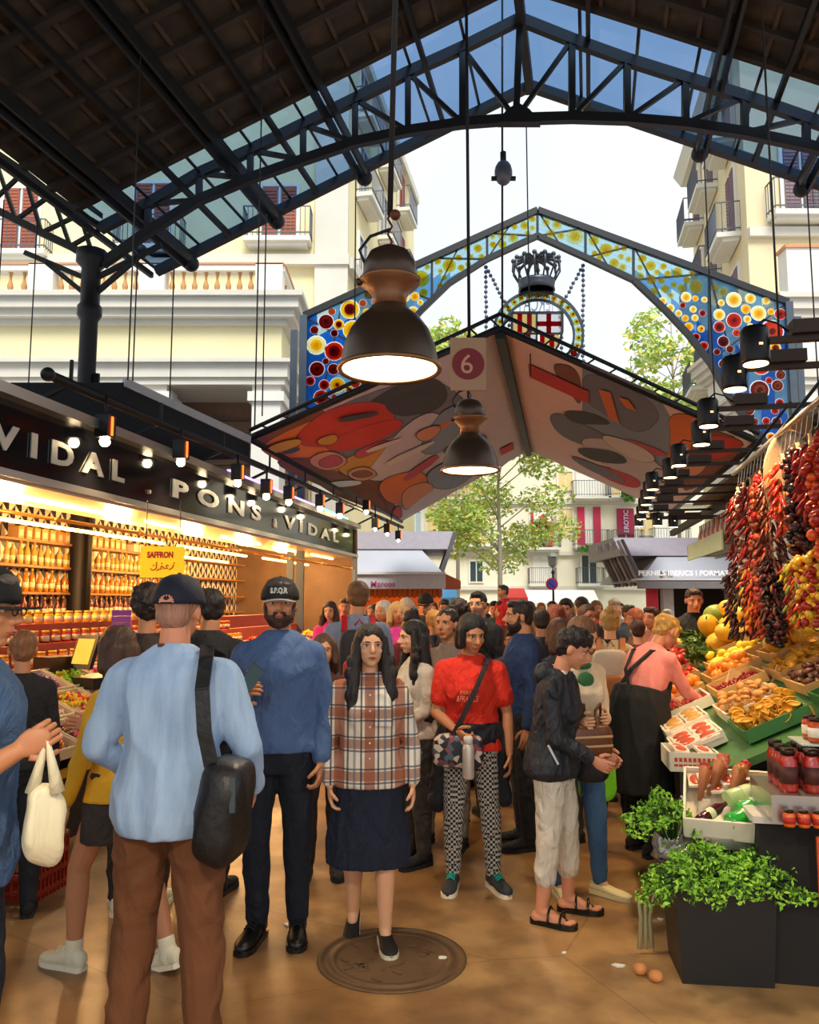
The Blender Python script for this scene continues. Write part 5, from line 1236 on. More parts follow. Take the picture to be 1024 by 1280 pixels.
wood = M('fruit_crate_wood', 'c99c5c', .7, bump=.2); trayg = M('green_tray', '3f7a3a', .5); trayw = M('foam_tray', 'e9dfc8', .5)
slopeR = RRm@Matrix.Rotation(-math.atan(.46), 3, 'Y')
def tray_fill(u, v, su, sv, kind, n, tm, lbw, extra=0, seed=0, mound=.10):
    """tray lying on the sloping board, filled with individual pieces"""
    c = Rp(u, v, zs(u, v)+extra); rn = random.Random(seed)
    mb = MB(); mb.box(c+slopeR@V((0, 0, .008)), (sv, su, .016), slopeR)
    for s in (-1, 1): mb.box(c+slopeR@V((s*sv/2, 0, .035)), (.012, su, .07), slopeR); mb.box(c+slopeR@V((0, s*su/2, .035)), (sv, .012, .07), slopeR)
    tag(mb.build('produce_tray', tm), {'w': 'wooden', 'g': 'green', 'f': 'white foam'}['w' if tm is wood else 'g' if tm is trayg else 'f']+' tray of '+lbw, 'tray', 'trays on the fruit stall')
    pl = []; 
    if kind.startswith('pack'):
        for k in range(n):
            a = (k % 2-.5)*sv*.45; b = (k//2-(n//2-1)/2)*su/(n/2); pl.append((c+slopeR@V((a, b, .03+.02*rn.random())), (slopeR@Matrix.Rotation(rn.uniform(-.15, .15), 3, 'Z')).to_euler(), 1))
    else:
        r = KR[kind]; pts = []
        for k in range(n):
            best = None
            for _ in range(14):
                a = rn.uniform(-sv/2+r, sv/2-r) if sv > 2*r else 0; b = rn.uniform(-su/2+r, su/2-r) if su > 2*r else 0
                h = .02
                for x, y, z in pts:
                    d2 = (a-x)**2+(b-y)**2
                    if d2 < (1.8*r)**2: h = max(h, z+sqrt((1.8*r)**2-d2)*.95)
                lim = mound*(1-.6*((2*a/sv)**2+(2*b/su)**2)/2)+.02
                sc0 = h+(1 if h > lim+r else 0)
                if best is None or sc0 < best[0]: best = (sc0, a, b, h)
            _, a, b, h = best; pts.append((a, b, h))
            pl.append((c+slopeR@V((a, b, h)), (rn.uniform(-.5, .5)+(0 if kind not in ('mushroom', 'chanterelle') else rn.uniform(-1, 1)), rn.uniform(-.5, .5), rn.uniform(0, 6)), rn.uniform(.88, 1.12)))
    o = mk(kind); nm = {'egg': 'small white onion', 'red_grape': 'dark red plum', 'pack': 'sliced cured meat packet', 'pack2': 'clear packet of nuts'}.get(kind, kind.replace('_', ' '))
    items(o, pl, nm+' in the tray of '+lbw, nm+'s in the tray of '+lbw)
T = [ # u, v, su, sv, kind, n, tray, words
 (.25, .13, .42, .28, 'pack', 6, trayw, 'cured meat packets nearest the seller'), (.72, .13, .42, .28, 'pack2', 6, trayw, 'nut packets at the aisle edge'),
 (.05, .50, .45, .36, 'chanterelle', 70, trayg, 'yellow chanterelles under the gloved hand'), (.55, .50, .45, .36, 'mushroom', 60, trayw, 'tan mushrooms before the glove'),
 (-.1, .95, .5, .42, 'mushroom', 70, trayg, 'tan mushrooms with a green edge behind the jars'), (.45, .95, .5, .42, 'dark_mushroom', 45, wood, 'dark mushrooms in the middle'),
 (1.0, .95, .5, .42, 'chanterelle', 70, wood, 'chanterelles farther back'), (-.05, 1.42, .5, .42, 'egg', 60, trayg, 'small white onions at the right edge'),
 (.5, 1.42, .5, .42, 'pepper', 34, wood, 'green peppers behind the onions'), (1.05, 1.42, .5, .42, 'banana', 22, wood, 'yellow bananas beside the post'),
 (1.2, .20, .42, .34, 'strawberry', 70, trayw, 'strawberries beside the seller'), (1.65, .22, .42, .36, 'orange', 24, wood, 'oranges at the aisle edge'),
 (1.2, .56, .45, .34, 'red_grape', 90, wood, 'dark red plums'), (1.68, .62, .45, .38, 'orange', 24, wood, 'oranges in the middle of the slope'),
 (1.6, 1.05, .5, .42, 'melon', 7, wood, 'yellow melons beside the post'), (2.15, .25, .45, .4, 'tomato', 34, wood, 'tomatoes at the aisle edge'),
 (2.15, .72, .45, .42, 'lemon', 30, wood, 'lemons above the tomatoes'), (2.65, .3, .45, .42, 'pomegranate', 20, wood, 'pomegranates behind the seller\'s head'),
 (2.7, .8, .5, .45, 'melon', 7, wood, 'large yellow melons at the back'), (3.2, .35, .5, .45, 'pomegranate', 20, wood, 'pomegranates at the far end'),
 (3.3, .9, .55, .5, 'green_melon', 7, wood, 'green melons at the far back'), (2.7, 1.3, .5, .42, 'orange', 24, wood, 'oranges below the chilli bunches'),
 (3.3, 1.4, .5, .42, 'tomato', 30, wood, 'tomatoes at the far back corner'), (3.8, .4, .45, .45, 'lemon', 30, wood, 'lemons at the far end'), (3.9, .95, .5, .45, 'orange', 24, wood, 'oranges at the far end')]
for i, a in enumerate(T): tray_fill(*a, seed=i, mound=.16 if a[4] in ('orange', 'tomato', 'pomegranate', 'melon', 'lemon', 'green_melon') else .09)
# leaf garnish between trays
for k, (u, v) in enumerate(((2.4, .5), (2.95, .55), (3.5, .6))):
    mb = MB(); leafcloud(mb, Rp(u, v, zs(u, v)+.12), (.14, .14, .06), 110, .05, rnd); tag(mb.build('leaf_bunch', M('garnish_green', '4d6a24', .6), fixn=False), 'green leaf bunch tucked between the fruit trays, %s from the front' % ('first', 'second', 'third')[k], 'leaves')
for k, (x, y, Y) in enumerate([(917, 848, 6.0), (905, 800, 7.4), (975, 845, 5.6), (925, 770, 7.6)]):
    q = at(x, y, Y); mb = MB(); mb.box(q, (.1, .006, .13), rz(.3)@Matrix.Rotation(.4, 3, 'Y')); mb.tube([q+V((0, .01, -.06)), q+V((0, .01, -.16))], .004, 5)
    tag(mb.build('price_card', M('price_card', 'ecc890', .6)), ('tilted price card over the plums', 'price card at the pomegranates', 'price card near the post', 'price card on the highest melons')[k], 'price card')
# jars of red sauce at the front corner
redj = M('sauce_red', 'a8200e', .1, coat=.5); lidk = M('lid_dark', '2c1a12', .3, .5); redw = M('label_white', 'eee2cc', .6)
def jar2(h, r, m, lab):
    o = empty('sauce_jar', (0, 0, 0), 'x', 'jar'); mb = MB(); mb.lathe([(r*.9, 0), (r, .01), (r, h*.72), (r*.75, h*.82), (r*.72, h*.86)], seg=16); mb.build('glass_body', m, o, local=True)
    mb = MB(); mb.lathe([(r*.78, h*.85), (r*.78, h), (0, h+.001)], seg=16); mb.build('lid', lidk, o, local=True)
    mb = MB(); mb.lathe([(r*1.01, h*.2), (r*1.01, h*.6)], seg=16); mb.build('paper_label', lab, o, local=True); return o
c0 = Rp(-.80, .72, .73)
mb = MB(); mb.box(c0+NR_*-.02+V((0, 0, .06)), (.92, .42, .12), RRm); tag(mb.build('display_riser', steel), 'shallow steel riser under the sauce jars', 'riser')
for k in range(6): pass
j = jar2(.19, .04, redj, M('label_dark', '4a1c14', .6)); pl = []
for a in range(8):
    for b in range(3): pl.append((c0+NR_*(-.38+a*.1)+AR*(-.12+b*.11)+V((0, 0, .12)), (0, 0, rnd.uniform(0, 6)), 1))
items(j, pl, 'tall jar of red sauce with dark label on the front riser', 'tall sauce jars at the front corner')
mb = MB(); mb.box(c0+NR_*.05+AR*.06+V((0, 0, .12+.196)), (.7, .24, .008), RRm); tag(mb.build('glass_shelf', M('shelf_glass', 'c8d8d0', .1)), 'thin shelf lying on the tall sauce jars', 'shelf')
j = jar2(.11, .036, M('tomato_jar', 'c04a1c', .1), redw); items(j, [(c0+NR_*(-.22+a*.09)+AR*(.0+b*.1)+V((0, 0, .324)), (0, 0, rnd.uniform(0, 6)), 1) for a in range(7) for b in range(2)], 'small white-labelled jar on the thin shelf above the tall sauce jars', 'small jars on the thin shelf')
j = jar2(.07, .026, M('orange_pot', 'e0641a', .2), M('label_red', 'b8281c', .6)); items(j, [(c0+NR_*(-.42+a*.06)-AR*.255+V((0, 0, .0)), (0, 0, 0), 1) for a in range(14)], 'tiny orange pot in the lowest row below the sauce jars', 'tiny orange pots')
j = jar2(.16, .05, M('pale_jar', 'd8b070', .1), redw); items(j, [(Rp(.95+k*.13, 1.75, zs(.95, 1.7)+.05), (0, 0, k), 1) for k in range(5)], 'pale preserve jar standing high beside the brown board', 'pale jars beside the board')
# steel stand with tilted white crate of bottles
q = at(905, 1000, 4.15); root = empty('steel_stand', (q.x, q.y, 0), 'low steel stand holding the tilted white crate', 'stand')
sw = steel
X0, X1_, Ya, Yb = q.x-.13, q.x+.21, q.y-.15, q.y+.22
for x in (X0, X1_):
    for y in (Ya, Yb):
        mb = MB(); mb.bar((x, y, 0), (x, y, .56 if y == Ya else .68), .035); mb.build('leg', sw, root)
mb = MB(); mb.bar((X0, Ya, .56), (X1_, Ya, .56), .035, .05); mb.bar((X0, Ya, .56), (X0, Yb, .68), .035); mb.bar((X1_, Ya, .56), (X1_, Yb, .68), .035); mb.bar((X0, Ya, .3), (X1_, Ya, .3), .03); mb.build('top_rail', sw, root)
mb = MB(); mb.box(((X0+X1_)/2+.03, (Ya+Yb)/2, .36), (.36, .32, .08)); tag(mb.build('white_tub', M('white_tub', 'dcd8d0', .4)), 'white plastic tub on the lower bar of the steel stand', 'tub')
Rc = rz(-.35)@Matrix.Rotation(radians(22), 3, 'X'); cc2 = V(((X0+X1_)/2, (Ya+Yb)/2, .66))
mb = MB(); sx_, sy_ = .42, .44
mb.box(cc2, (sx_, sy_, .015), Rc)
for s in (-1, 1): mb.box(cc2+Rc@V((s*sx_/2, 0, .05)), (.012, sy_, .1), Rc); mb.box(cc2+Rc@V((0, s*sy_/2, .05)), (sx_, .012, .1), Rc)
tag(mb.build('tilted_crate', trayw), 'tilted white crate holding green bottles and brown cones on the steel stand', 'crate')
def lay(kind, dx, dy, a, m, lb, L_=.27, r=.043):
    o = empty('drink_bottle', cc2+Rc@V((dx, dy, .075)), lb, 'bottle'); o.rotation_euler = (Rc@Matrix.Rotation(a, 3, 'Z')@Matrix.Rotation(pi/2, 3, 'Y')).to_euler()
    mb = MB(); mb.lathe([(r*.9, -L_/2), (r, -L_/2+.02), (r, L_*.18), (r*.4, L_*.38), (r*.4, L_/2-.02)], seg=14); mb.build('glass_body', m, o, local=True)
    mb = MB(); mb.lathe([(r*.45, L_/2-.03), (r*.45, L_/2), (0, L_/2+.001)], seg=10); mb.build('cap', m, o, local=True)
    mb = MB(); mb.lathe([(r*1.02, -L_*.2), (r*1.02, -L_*.02)], seg=14, caps=False); mb.build('paper_label', M('label_pale_green', 'd8e4b0', .6), o, local=True)
gb = M('green_bottle', '2fae3a', .12, coat=.5)
lay('b', .10, -.12, .6, gb, 'green bottle lying at the front of the tilted crate'); lay('b', .14, -.02, .7, gb, 'green bottle lying behind the front one in the tilted crate'); lay('b', .1, .07, .6, M('pale_bottle', 'b8d08a', .2), 'pale green bottle lying in the middle of the tilted crate')
lay('b', -.08, -.12, .9, M('purple_bottle', '4a1024', .15, coat=.5), 'dark purple bottle lying at the left front of the tilted crate', .2, .028)
for k in range(5):
    a = cc2+Rc@V((-.14+.045*k, .0+.05*(k % 3), .05)); b = a+V((.06+.03*(k % 2), .06, .15)); mb = MB(); mb.tube([a, b], [.01, .034], 12); o = mb.build('paper_cone', M('cone_brown', '9a5a34', .6)); tag(o, 'brown paper cone of %s leaning in the tilted crate' % ('dried tomato', 'pink sausage slices', 'ham strips', 'nuts', 'red berries')[k], 'paper cone')
    mb = MB(); rn = random.Random(k)
    for _ in range(20): mb.ell(b+V((rn.uniform(-.025, .025), rn.uniform(-.025, .025), rn.uniform(-.01, .015))), .012, seg=6, rin=4)
    mb.build('filling', M('cone_filling_%d' % k, ('a8281c', 'd07a6a', 'b0503a', 'c09048', 'c01828')[k], .4), o).__setitem__('kind', 'stuff')
pl = []; rn2 = random.Random(5)
for k in range(8): pl.append((cc2+Rc@V((-.16+.05*k, .15-.02*(k % 3), .06+.02*(k % 2))), (Rc@Matrix.Rotation(rn2.uniform(-.4, .4), 3, 'Z')).to_euler(), .55))
items(mk('pack'), pl, 'small cured meat packet at the back of the tilted crate', 'packets in the tilted crate')
# box with red lettering at the aisle edge
q = at(862, 946, 4.75); Rb = rz(-.15)
o = empty('white_carton', (q.x, q.y, q.z-.06), 'white open carton with red print at the aisle edge of the fruit stall', 'carton')
mb = MB(); mb.box(q-V((0, 0, .05)), (.26, .3, .012), Rb)
for s in (-1, 1): mb.box(q+Rb@V((s*.13, 0, 0)), (.01, .3, .1), Rb); mb.box(q+Rb@V((0, s*.15, 0)), (.26, .01, .1), Rb)
mb.build('carton_body', trayw, o); mb = MB()
for k in range(9): mb.box(q+Rb@V((-.1+.025*k, -.157, .01)), (.016, .003, .022), Rb); mb.box(q+Rb@V((-.1+.025*k, -.157, -.02)), (.02, .003, .012), Rb)
mb.build('red_print', M('print_red', 'd0421c', .5), o)
items(mk('pack'), [(q+Rb@V((-.06+.12*(k % 2), -.08+.08*(k//2), .045)), (.1, .1, -.15+.1*k), .62) for k in range(4)], 'small cured meat packet in the white carton with red print', 'packets in the white carton')
# black bin with parsley
q = atz(915, 1238, 0); Rb = rz(-.12); bx = V((q.x+.02, q.y+.2, 0))
def bin_(c, w_, d_, h, R, lb):
    o = empty('black_bin', c, lb, 'bin'); mb = MB(); t_ = .9
    pts = [c+R@V((sx*w_/2*t_, sy*d_/2*t_, 0)) for sx, sy in ((-1, -1), (1, -1), (1, 1), (-1, 1))]+[c+R@V((sx*w_/2, sy*d_/2, h)) for sx, sy in ((-1, -1), (1, -1), (1, 1), (-1, 1))]
    mb.hexa(pts); mb.build('bin_body', M('bin_black', '17181a', .45), o); mb = MB()
    for s in (-1, 1): mb.box(c+R@V((s*w_/2, 0, h)), (.03, d_+.03, .03), R); mb.box(c+R@V((0, s*d_/2, h)), (w_, .03, .03), R)
    mb.build('bin_rim', M('bin_rim', '222426', .4), o)
bin_(bx, .44, .36, .42, Rb, 'square black bin holding the parsley at the lower right')
rn = random.Random(11); parm = [M('parsley', '7cba2c', .6, var=.3), M('parsley_light', 'aadd48', .6, var=.3), M('parsley_dark', '2f5a18', .6)]
def parsley(c, n, rad, lb, lean):
    mb = MB()
    for k in range(n):
        a = rn.uniform(0, 6.28); r = rad*sqrt(rn.random()); d = V((cos(a)*r*1.9+lean.x, sin(a)*r*1.3+lean.y, 0)); h = rn.uniform(.04, .17)*(1.1-r/rad*.6)
        b0 = c+V((cos(a)*r*.4, sin(a)*r*.4, -.05)); e = c+d+V((0, 0, h-.42*max(0, d.length-.08))); mb.tube([b0, b0.lerp(e, .5)+V((0, 0, .06)), e], .0025, 4, 2)
        leafcloud(mb, e, (.035, .035, .02), 14, .015, rn, lambda: rn.choice((0, 0, 1, 1, 2)))
    tag(mb.build('parsley_bunch', parm, fixn=False), lb, 'herbs')
parsley(bx+V((-.06, -.08, .42)), 190, .15, 'leafy green parsley spilling over the black bin rim', V((-.05, -.02, 0)))
parsley(bx+V((.12, -.06, .41)), 140, .13, 'parsley sprigs hanging over the right side of the black bin', V((.1, -.03, 0)))
parsley(bx+V((-.16, .15, .6)), 60, .1, 'darker herb bunch behind the parsley under the clear bags', V((-.04, 0, 0)))
cel = bx+V((-.32, .1, 0)); mb = MB()
for k in range(3): mb.tube([cel+V((.03*k, .08, .02)), cel+V((.02*k+.02, .1, .16)), cel+V((.04*k, .08, .27))], [.012, .012, .006], 7)
tag(mb.build('leek_bundle', M('celery_pale', 'a8a078', .6)), 'pale stalks standing left of the black bin', 'vegetables')
for k, (dx, dy) in enumerate(((-.38, -.05), (-.33, -.12))):
    mb = MB(); mb.ell(bx+V((dx, dy, .026)), (.034, .03, .026)); tag(mb.build('root_vegetable', M('root_orange', 'c8844a', .6)), ('orange root vegetable on the floor farther left of the bin', 'orange root vegetable on the floor touching the bin corner')[k], 'vegetable')
# clear plastic bags
t = NT('clear_film'); tr = t.n('ShaderNodeBsdfTransparent'); tr.inputs[0].default_value = (.93, .95, .93, 1); gl = t.n('ShaderNodeBsdfGlossy'); gl.inputs[1].default_value = .12
df = t.n('ShaderNodeBsdfDiffuse'); df.inputs[0].default_value = (.8, .8, .75, 1); m1 = t.n('ShaderNodeMixShader'); m1.inputs[0].default_value = .4; t.l(gl.outputs[0], m1.inputs[1]); t.l(df.outputs[0], m1.inputs[2])
m2 = t.n('ShaderNodeMixShader'); m2.inputs[0].default_value = .38; t.l(tr.outputs[0], m2.inputs[1]); t.l(m1.outputs[0], m2.inputs[2]); t.l(m2.outputs[0], t.out.inputs[0]); film = t.m
for k, (x, y, Y, s) in enumerate([(848, 1062, 4.45, .13), (872, 1050, 4.5, .12), (858, 1085, 4.3, .1)]):
    q = at(x, y, Y); mb = MB(); mb.ell(q, (s, s*.8, s*1.1), seg=22, rin=14)
    mb.v = [p+(p-q).normalized()*noise.noise(p*22+V((k, 0, 0)))*.05 for p in mb.v]; tag(mb.build('plastic_bag', film), ('crumpled clear bag at the left above the parsley', 'crumpled clear bag behind beside the steel stand leg', 'lowest crumpled clear bag touching the parsley')[k], 'plastic bag')
    mb = MB(); leafcloud(mb, q, (s*.7, s*.6, s*.8), 70, .03, rn, lambda: rn.choice((0, 1, 2))); tag(mb.build('bagged_greens', parm, fixn=False), ('greens inside the left clear bag', 'greens inside the rear clear bag', 'greens inside the lowest clear bag')[k], 'herbs', kind='stuff')
# vertical red and yellow price banner at the right edge
q = at(1024, 1090, 3.72); mb = MB(); mb.box(q+V((.02, 0, 0)), (.05, .01, .3)); tag(mb.build('vertical_banner', M('banner_orange', 'd8501c', .6)), 'orange red strip sign on the black drape at the right edge', 'sign')
q = at(905, 1038, 4.0)
# ================================================================ people
def loft(mb, rings, seg=18, mi=0):
    """rings: (centre, xaxis vec, yaxis vec)"""
    vs = [c+x*cos(2*pi*k/seg)+y*sin(2*pi*k/seg) for c, x, y in rings for k in range(seg)]
    n = len(rings)
    fs = [(i*seg+k, i*seg+(k+1) % seg, (i+1)*seg+(k+1) % seg, (i+1)*seg+k) for i in range(n-1) for k in range(seg)]
    fs += [tuple(reversed(range(seg))), tuple(range((n-1)*seg, n*seg))]
    mb.add(vs, fs, mi, True)
TM = [(.79, .12, .095, 0), (.86, .158, .112, 0), (.93, .165, .115, 0), (1.01, .152, .108, 0), (1.10, .15, .11, .005), (1.20, .163, .117, .008), (1.29, .175, .122, .008), (1.36, .170, .108, .0), (1.405, .14, .085, -.005), (1.44, .085, .065, -.008)]
TF = [(.79, .13, .105, 0), (.86, .17, .122, -.005), (.93, .168, .12, -.003), (1.02, .136, .10, 0), (1.10, .130, .10, .005), (1.18, .142, .112, .014), (1.25, .15, .122, .018), (1.33, .15, .098, .004), (1.38, .128, .08, -.003), (1.42, .075, .06, -.006)]
skins = dict(fair=M('skin_fair', 'd9a27c', .5, var=.08, scale=12), tan=M('skin_tan', 'bd7f58', .5, var=.08, scale=12), pink=M('skin_pink', 'cf8a68', .5, var=.08, scale=12))
eyew = M('eye_white', 'dcd4c8', .3, var=0); eyed = M('eye_dark', '1e1410', .2, var=0); lipm = M('lip', 'a8503f', .5, var=.05)
def hairmat(c): return M('hair_'+c, c, .55, var=.5, scale=60, stretch=(1, 1, .12), bump=1.0, bscale=90)
def cloth(c, var=.2, bump=.7): return M('cloth_'+c, c, .85, var=var, scale=7, bump=bump, bscale=11)
def disp(mb, amp, f=(11, 11, 5), seed=0):
    o = V((seed*3.1, seed*1.7, 0))
    for i, p in enumerate(mb.v):
        q = V((p.x*f[0], p.y*f[1], p.z*f[2]))+o
        n = noise.noise(q)+.5*noise.noise(q*2.3); rg = 1-abs(noise.noise(q*.9+V((7, 3, 1))+V((0, 0, p.x*4)))); n += 1.6*(rg*rg*rg*rg-.5)
        d = V((p.x, p.y, 0)); 
        mb.v[i] = p+noise.noise_vector(q)*amp*.7+(d.normalized() if d.length > .01 else d)*n*amp
    return mb
def nv(d): return V(d).normalized()
class Person:
    def __init__(s, label, loc, face, H=1.70, sex='m', skin='tan', lean=0, head=(0, 0), armR=None, armL=None, legR=None, legL=None, lod=0, group=None, seed=0, twist=0, category='person', wide=1.0):
        s.k = H/1.70; s.root = empty('person', loc, label, category, group, rz=radians(face)); s.root.scale = (s.k,)*3
        s.rot = rz(radians(face)); s.loc = V(loc); s.lod = lod; s.seed = seed
        s.T = TM if sex == 'm' else TF; s.sex = sex; s.wide = wide
        s.vb = (.0075, .015)[lod]; s.vc = (.0105, .019)[lod]
        D = lambda a, b: a if a is not None else b
        # legs
        s.legs = []
        for sd, lg in ((1, legR), (-1, legL)):
            th, sh, fy = D(lg, ((.03, .02, -1), (0, -.04, -1), 8))
            th = nv((th[0]*sd, th[1], th[2])); sh = nv((sh[0]*sd, sh[1], sh[2]))
            hip = V((sd*.088, 0, 0)); kn = hip+th*.415; an = kn+sh*.40; s.legs.append([hip, kn, an, fy*-sd, sd])
        low = min(l[2].z for l in s.legs); dz = .085-low
        for l in s.legs:
            for i in range(3): l[i] = l[i]+V((0, 0, dz))
        s.pz = dz-.90      # pelvis shift against nominal hip height .90
        # spine
        s.lean = radians(lean); s.twist = radians(twist)
        sh = .168 if sex == 'm' else .148; sh *= wide
        s.arms = []
        for sd, ar in ((1, armR), (-1, armL)):
            u, f, curl = D(ar, ((.16, -.05, -1), (.05, .18, -1), 25))
            S0 = s.sp(V((sd*sh, -.005, 1.348))); u = nv((u[0]*sd, u[1], u[2])); f = nv((f[0]*sd, f[1], f[2]))
            el = S0+u*.275; wr = el+f*.245; s.arms.append([S0, el, wr, f, curl, sd])
        hy, hp = head; s.hR = s.spR(1.45)@Matrix.Rotation(radians(hy), 3, 'Z')@Matrix.Rotation(radians(hp)+s.lean*.3, 3, 'X')
        s.hc = s.sp(V((0, .012, 1.475)))+s.hR@V((0, .01, .115))
        s.skin = skins[skin]; s.crew = sex == 'm'
    def spR(s, z):
        t = max(0, min(1, (z-.95)/.35)); t = t*t*(3-2*t)
        return Matrix.Rotation(s.twist*t, 3, 'Z')@Matrix.Rotation(-s.lean*t, 3, 'X')
    def sp(s, p):
        """torso rest point -> posed"""
        z = p.z; q = V((0, 0, min(z, .95))); n = 8
        if z > .95:
            for i in range(n):
                zz = .95+(z-.95)*(i+.5)/n; q = q+s.spR(zz)@V((0, 0, (z-.95)/n))
        return q+s.spR(z)@V((p.x, p.y, 0))+V((0, 0, s.pz))
    def w(s, p): return s.loc+s.rot@(V(p)*s.k)
    def hd(s, p): return s.hc+s.hR@V(p)
    def torso(s, mb, off=0, z0=0, z1=9, flare=0, flat=1):
        R = []
        for z, w_, d, y in s.T:
            if z < z0-.04 or z > z1+.04: continue
            zz = max(z0, min(z1, z)); f = off+(flare*max(0, (1.1-zz)/.3) if zz < 1.1 else 0)
            R.append((s.sp(V((0, y, zz))), s.spR(zz)@V(((w_*s.wide+f), 0, 0)), s.spR(zz)@V((0, d+f, 0))))
        if off: R.append((s.sp(V((0, -.012, 1.472 if s.crew else 1.452))), s.spR(1.45)@V((.064+off*.25, 0, 0)), s.spR(1.45)@V((0, .060+off*.25, 0))))
        loft(mb, R, 20)
        if s.sex == 'f' and z1 > 1.2:
            for sd in (-1, 1): mb.ell(s.sp(V((sd*.068, .075, 1.225))), .062+off)
    def build_body(s, hair='2a1a12', feet=False, brow=None):
        mb = MB(); s.torso(mb)
        a = s.sp(V((0, -.012, 1.38))); b = s.hc+s.hR@V((0, -.03, -.06)); mb.caps(a, b, .062 if s.sex == 'm' else .053, .055 if s.sex == 'm' else .047)
        R = s.hR; h = s.hd
        mb.ell(h((0, -.008, .03)), (.075, .094, .083), R, 20, 14)
        mb.ell(h((0, .022, -.028)), (.061, .068, .078), R, 18, 12)
        mb.ell(h((0, .052, -.088)), (.03, .026, .02), R); mb.ell(h((0, .07, .028)), (.052, .02, .014), R)
        mb.caps(h((0, .088, .012)), h((0, .112, -.022)), .0085, .0125); mb.caps(h((-.009, .1, -.026)), h((.009, .1, -.026)), .009, .009)
        mb.ell(h((0, .082, -.055)), (.024, .014, .014), R)
        for sd in (-1, 1):
            mb.ell(h((sd*.077, -.01, -.005)), (.011, .019, .031), R); mb.ell(h((sd*.04, .058, -.022)), (.02, .022, .018), R)
        for S0, el, wr, f, curl, sd in s.arms:
            r = (.05, .040, .041, .027) if s.sex == 'm' else (.043, .034, .036, .023)
            mb.caps(S0, el, r[0], r[1]); mb.caps(el, el.lerp(wr, .3), r[1], r[2]); mb.caps(el.lerp(wr, .3), wr, r[2], r[3])
        for hip, kn, an, fy, sd in s.legs:
            mb.caps(hip+V((0, 0, .0)), kn, .088, .056); mb.caps(kn, kn.lerp(an, .3), .055, .056); mb.caps(kn.lerp(an, .3), an, .056, .036)
            fd = V((sin(radians(-fy)), cos(radians(-fy)), 0)); 
            if feet:
                mb.caps(an+V((0, 0, -.01)), an+fd*.1+V((0, 0, -.05)), .038, .03); mb.caps(an+V((0, 0, -.045))-fd*.03, an+fd*.12+V((0, 0, -.06)), .034, .026, sx=1.25, ax=fd.cross(V((0, 0, 1))))
            else: mb.caps(an, an+V((0, 0, -.035))+fd*.03, .036, .03)
        hands = MB()
        for S0, el, wr, f, curl, sd in s.arms:
            inw = V((-sd, .0, 0)); n = (inw-f*inw.dot(f))
            if n.length < .2: n = V((0, 0, -1))-f*(-f.z)
            n.normalize(); sv = n.cross(f)*(-sd); sv = sv if sv.dot(V((0, 1, .3))) > 0 else -sv
            R3 = Matrix((sv, f, n)).transposed(); mb.ell(wr+f*.048, (.040, .055, .016), R3, 14, 9)
            if curl is None: continue
            seg = 6 if s.lod else 8
            for j, (o, Ln) in enumerate(((.029, .068), (.010, .076), (-.010, .071), (-.028, .056))):
                p = wr+f*.082+sv*o*.95; pts = [p-f*.02, p]; a = radians(curl*.5)
                for q in (.45, .32, .26):
                    d = f*cos(a)+n*sin(a)+sv*o*1.5*(1 if curl < 45 else .2); p = p+d*Ln*q; pts.append(p); a += radians(curl)
                hands.tube(pts, [.0095, .0092, .0085, .0078, .0062][:len(pts)], seg)
            p = wr+f*.022+sv*.03; d = (f*.62+sv*.65+n*.25).normalized(); d2 = (f*.9+sv*.15+n*(.3+curl/90)).normalized()
            hands.tube([p, p+d*.036, p+d*.036+d2*.03, p+d*.036+d2*.05], [.0125, .0108, .0092, .007], seg)
        body = remesh(mb, s.vb, 2)
        bm = BVHTree.FromPolygons([tuple(v) for v in body.v], body.f)
        def surf(x, z):
            o = h((x, .25, z)); d = s.hR@V((0, -1, 0)); r = bm.ray_cast(o, d, .4)
            return r[0] if r[0] is not None else h((x, .09, z))
        body.f += [[i+len(body.v) for i in f] for f in hands.f]; body.mi += hands.mi; body.sm += hands.sm; body.v += hands.v
        up = s.hR@V((0, 0, 1)); fw = s.hR@V((0, 1, 0)); rt = s.hR@V((1, 0, 0))
        for sd in (-1, 1):
            p = surf(sd*.032, .008); body.ell(p-fw*.004, (.0145, .007, .0075), R, 10, 7, 1); body.ell(p+fw*.0, (.0062, .005, .0065), R, 8, 6, 2)
            q = surf(sd*.012, .027)+fw*.001; q2 = surf(sd*.034, .031)+fw*.001; q3 = surf(sd*.052, .024)+fw*.001
            body.tube([q, q2, q3], [.0035, .0042, .002], 6, 3)
            e = h((sd*.032, 0, .016)); a = surf(sd*.018, .015); b = surf(sd*.047, .013); m_ = surf(sd*.032, .018)+fw*.003; body.tube([a, m_, b], .0022, 5, 3)
        a = surf(-.022, -.057); b = surf(0, -.055)+fw*.004; c = surf(.022, -.057); body.tube([a, b, c], [.002, .006, .002], 8, 4); b2 = surf(0, -.063)+fw*.003; body.tube([a, b2, c], [.002, .0065, .002], 8, 4)
        o = body.build('body', [s.skin, eyew, eyed, hairmat(brow or hair), lipm], s.root, local=True, fixn=False)
        return o
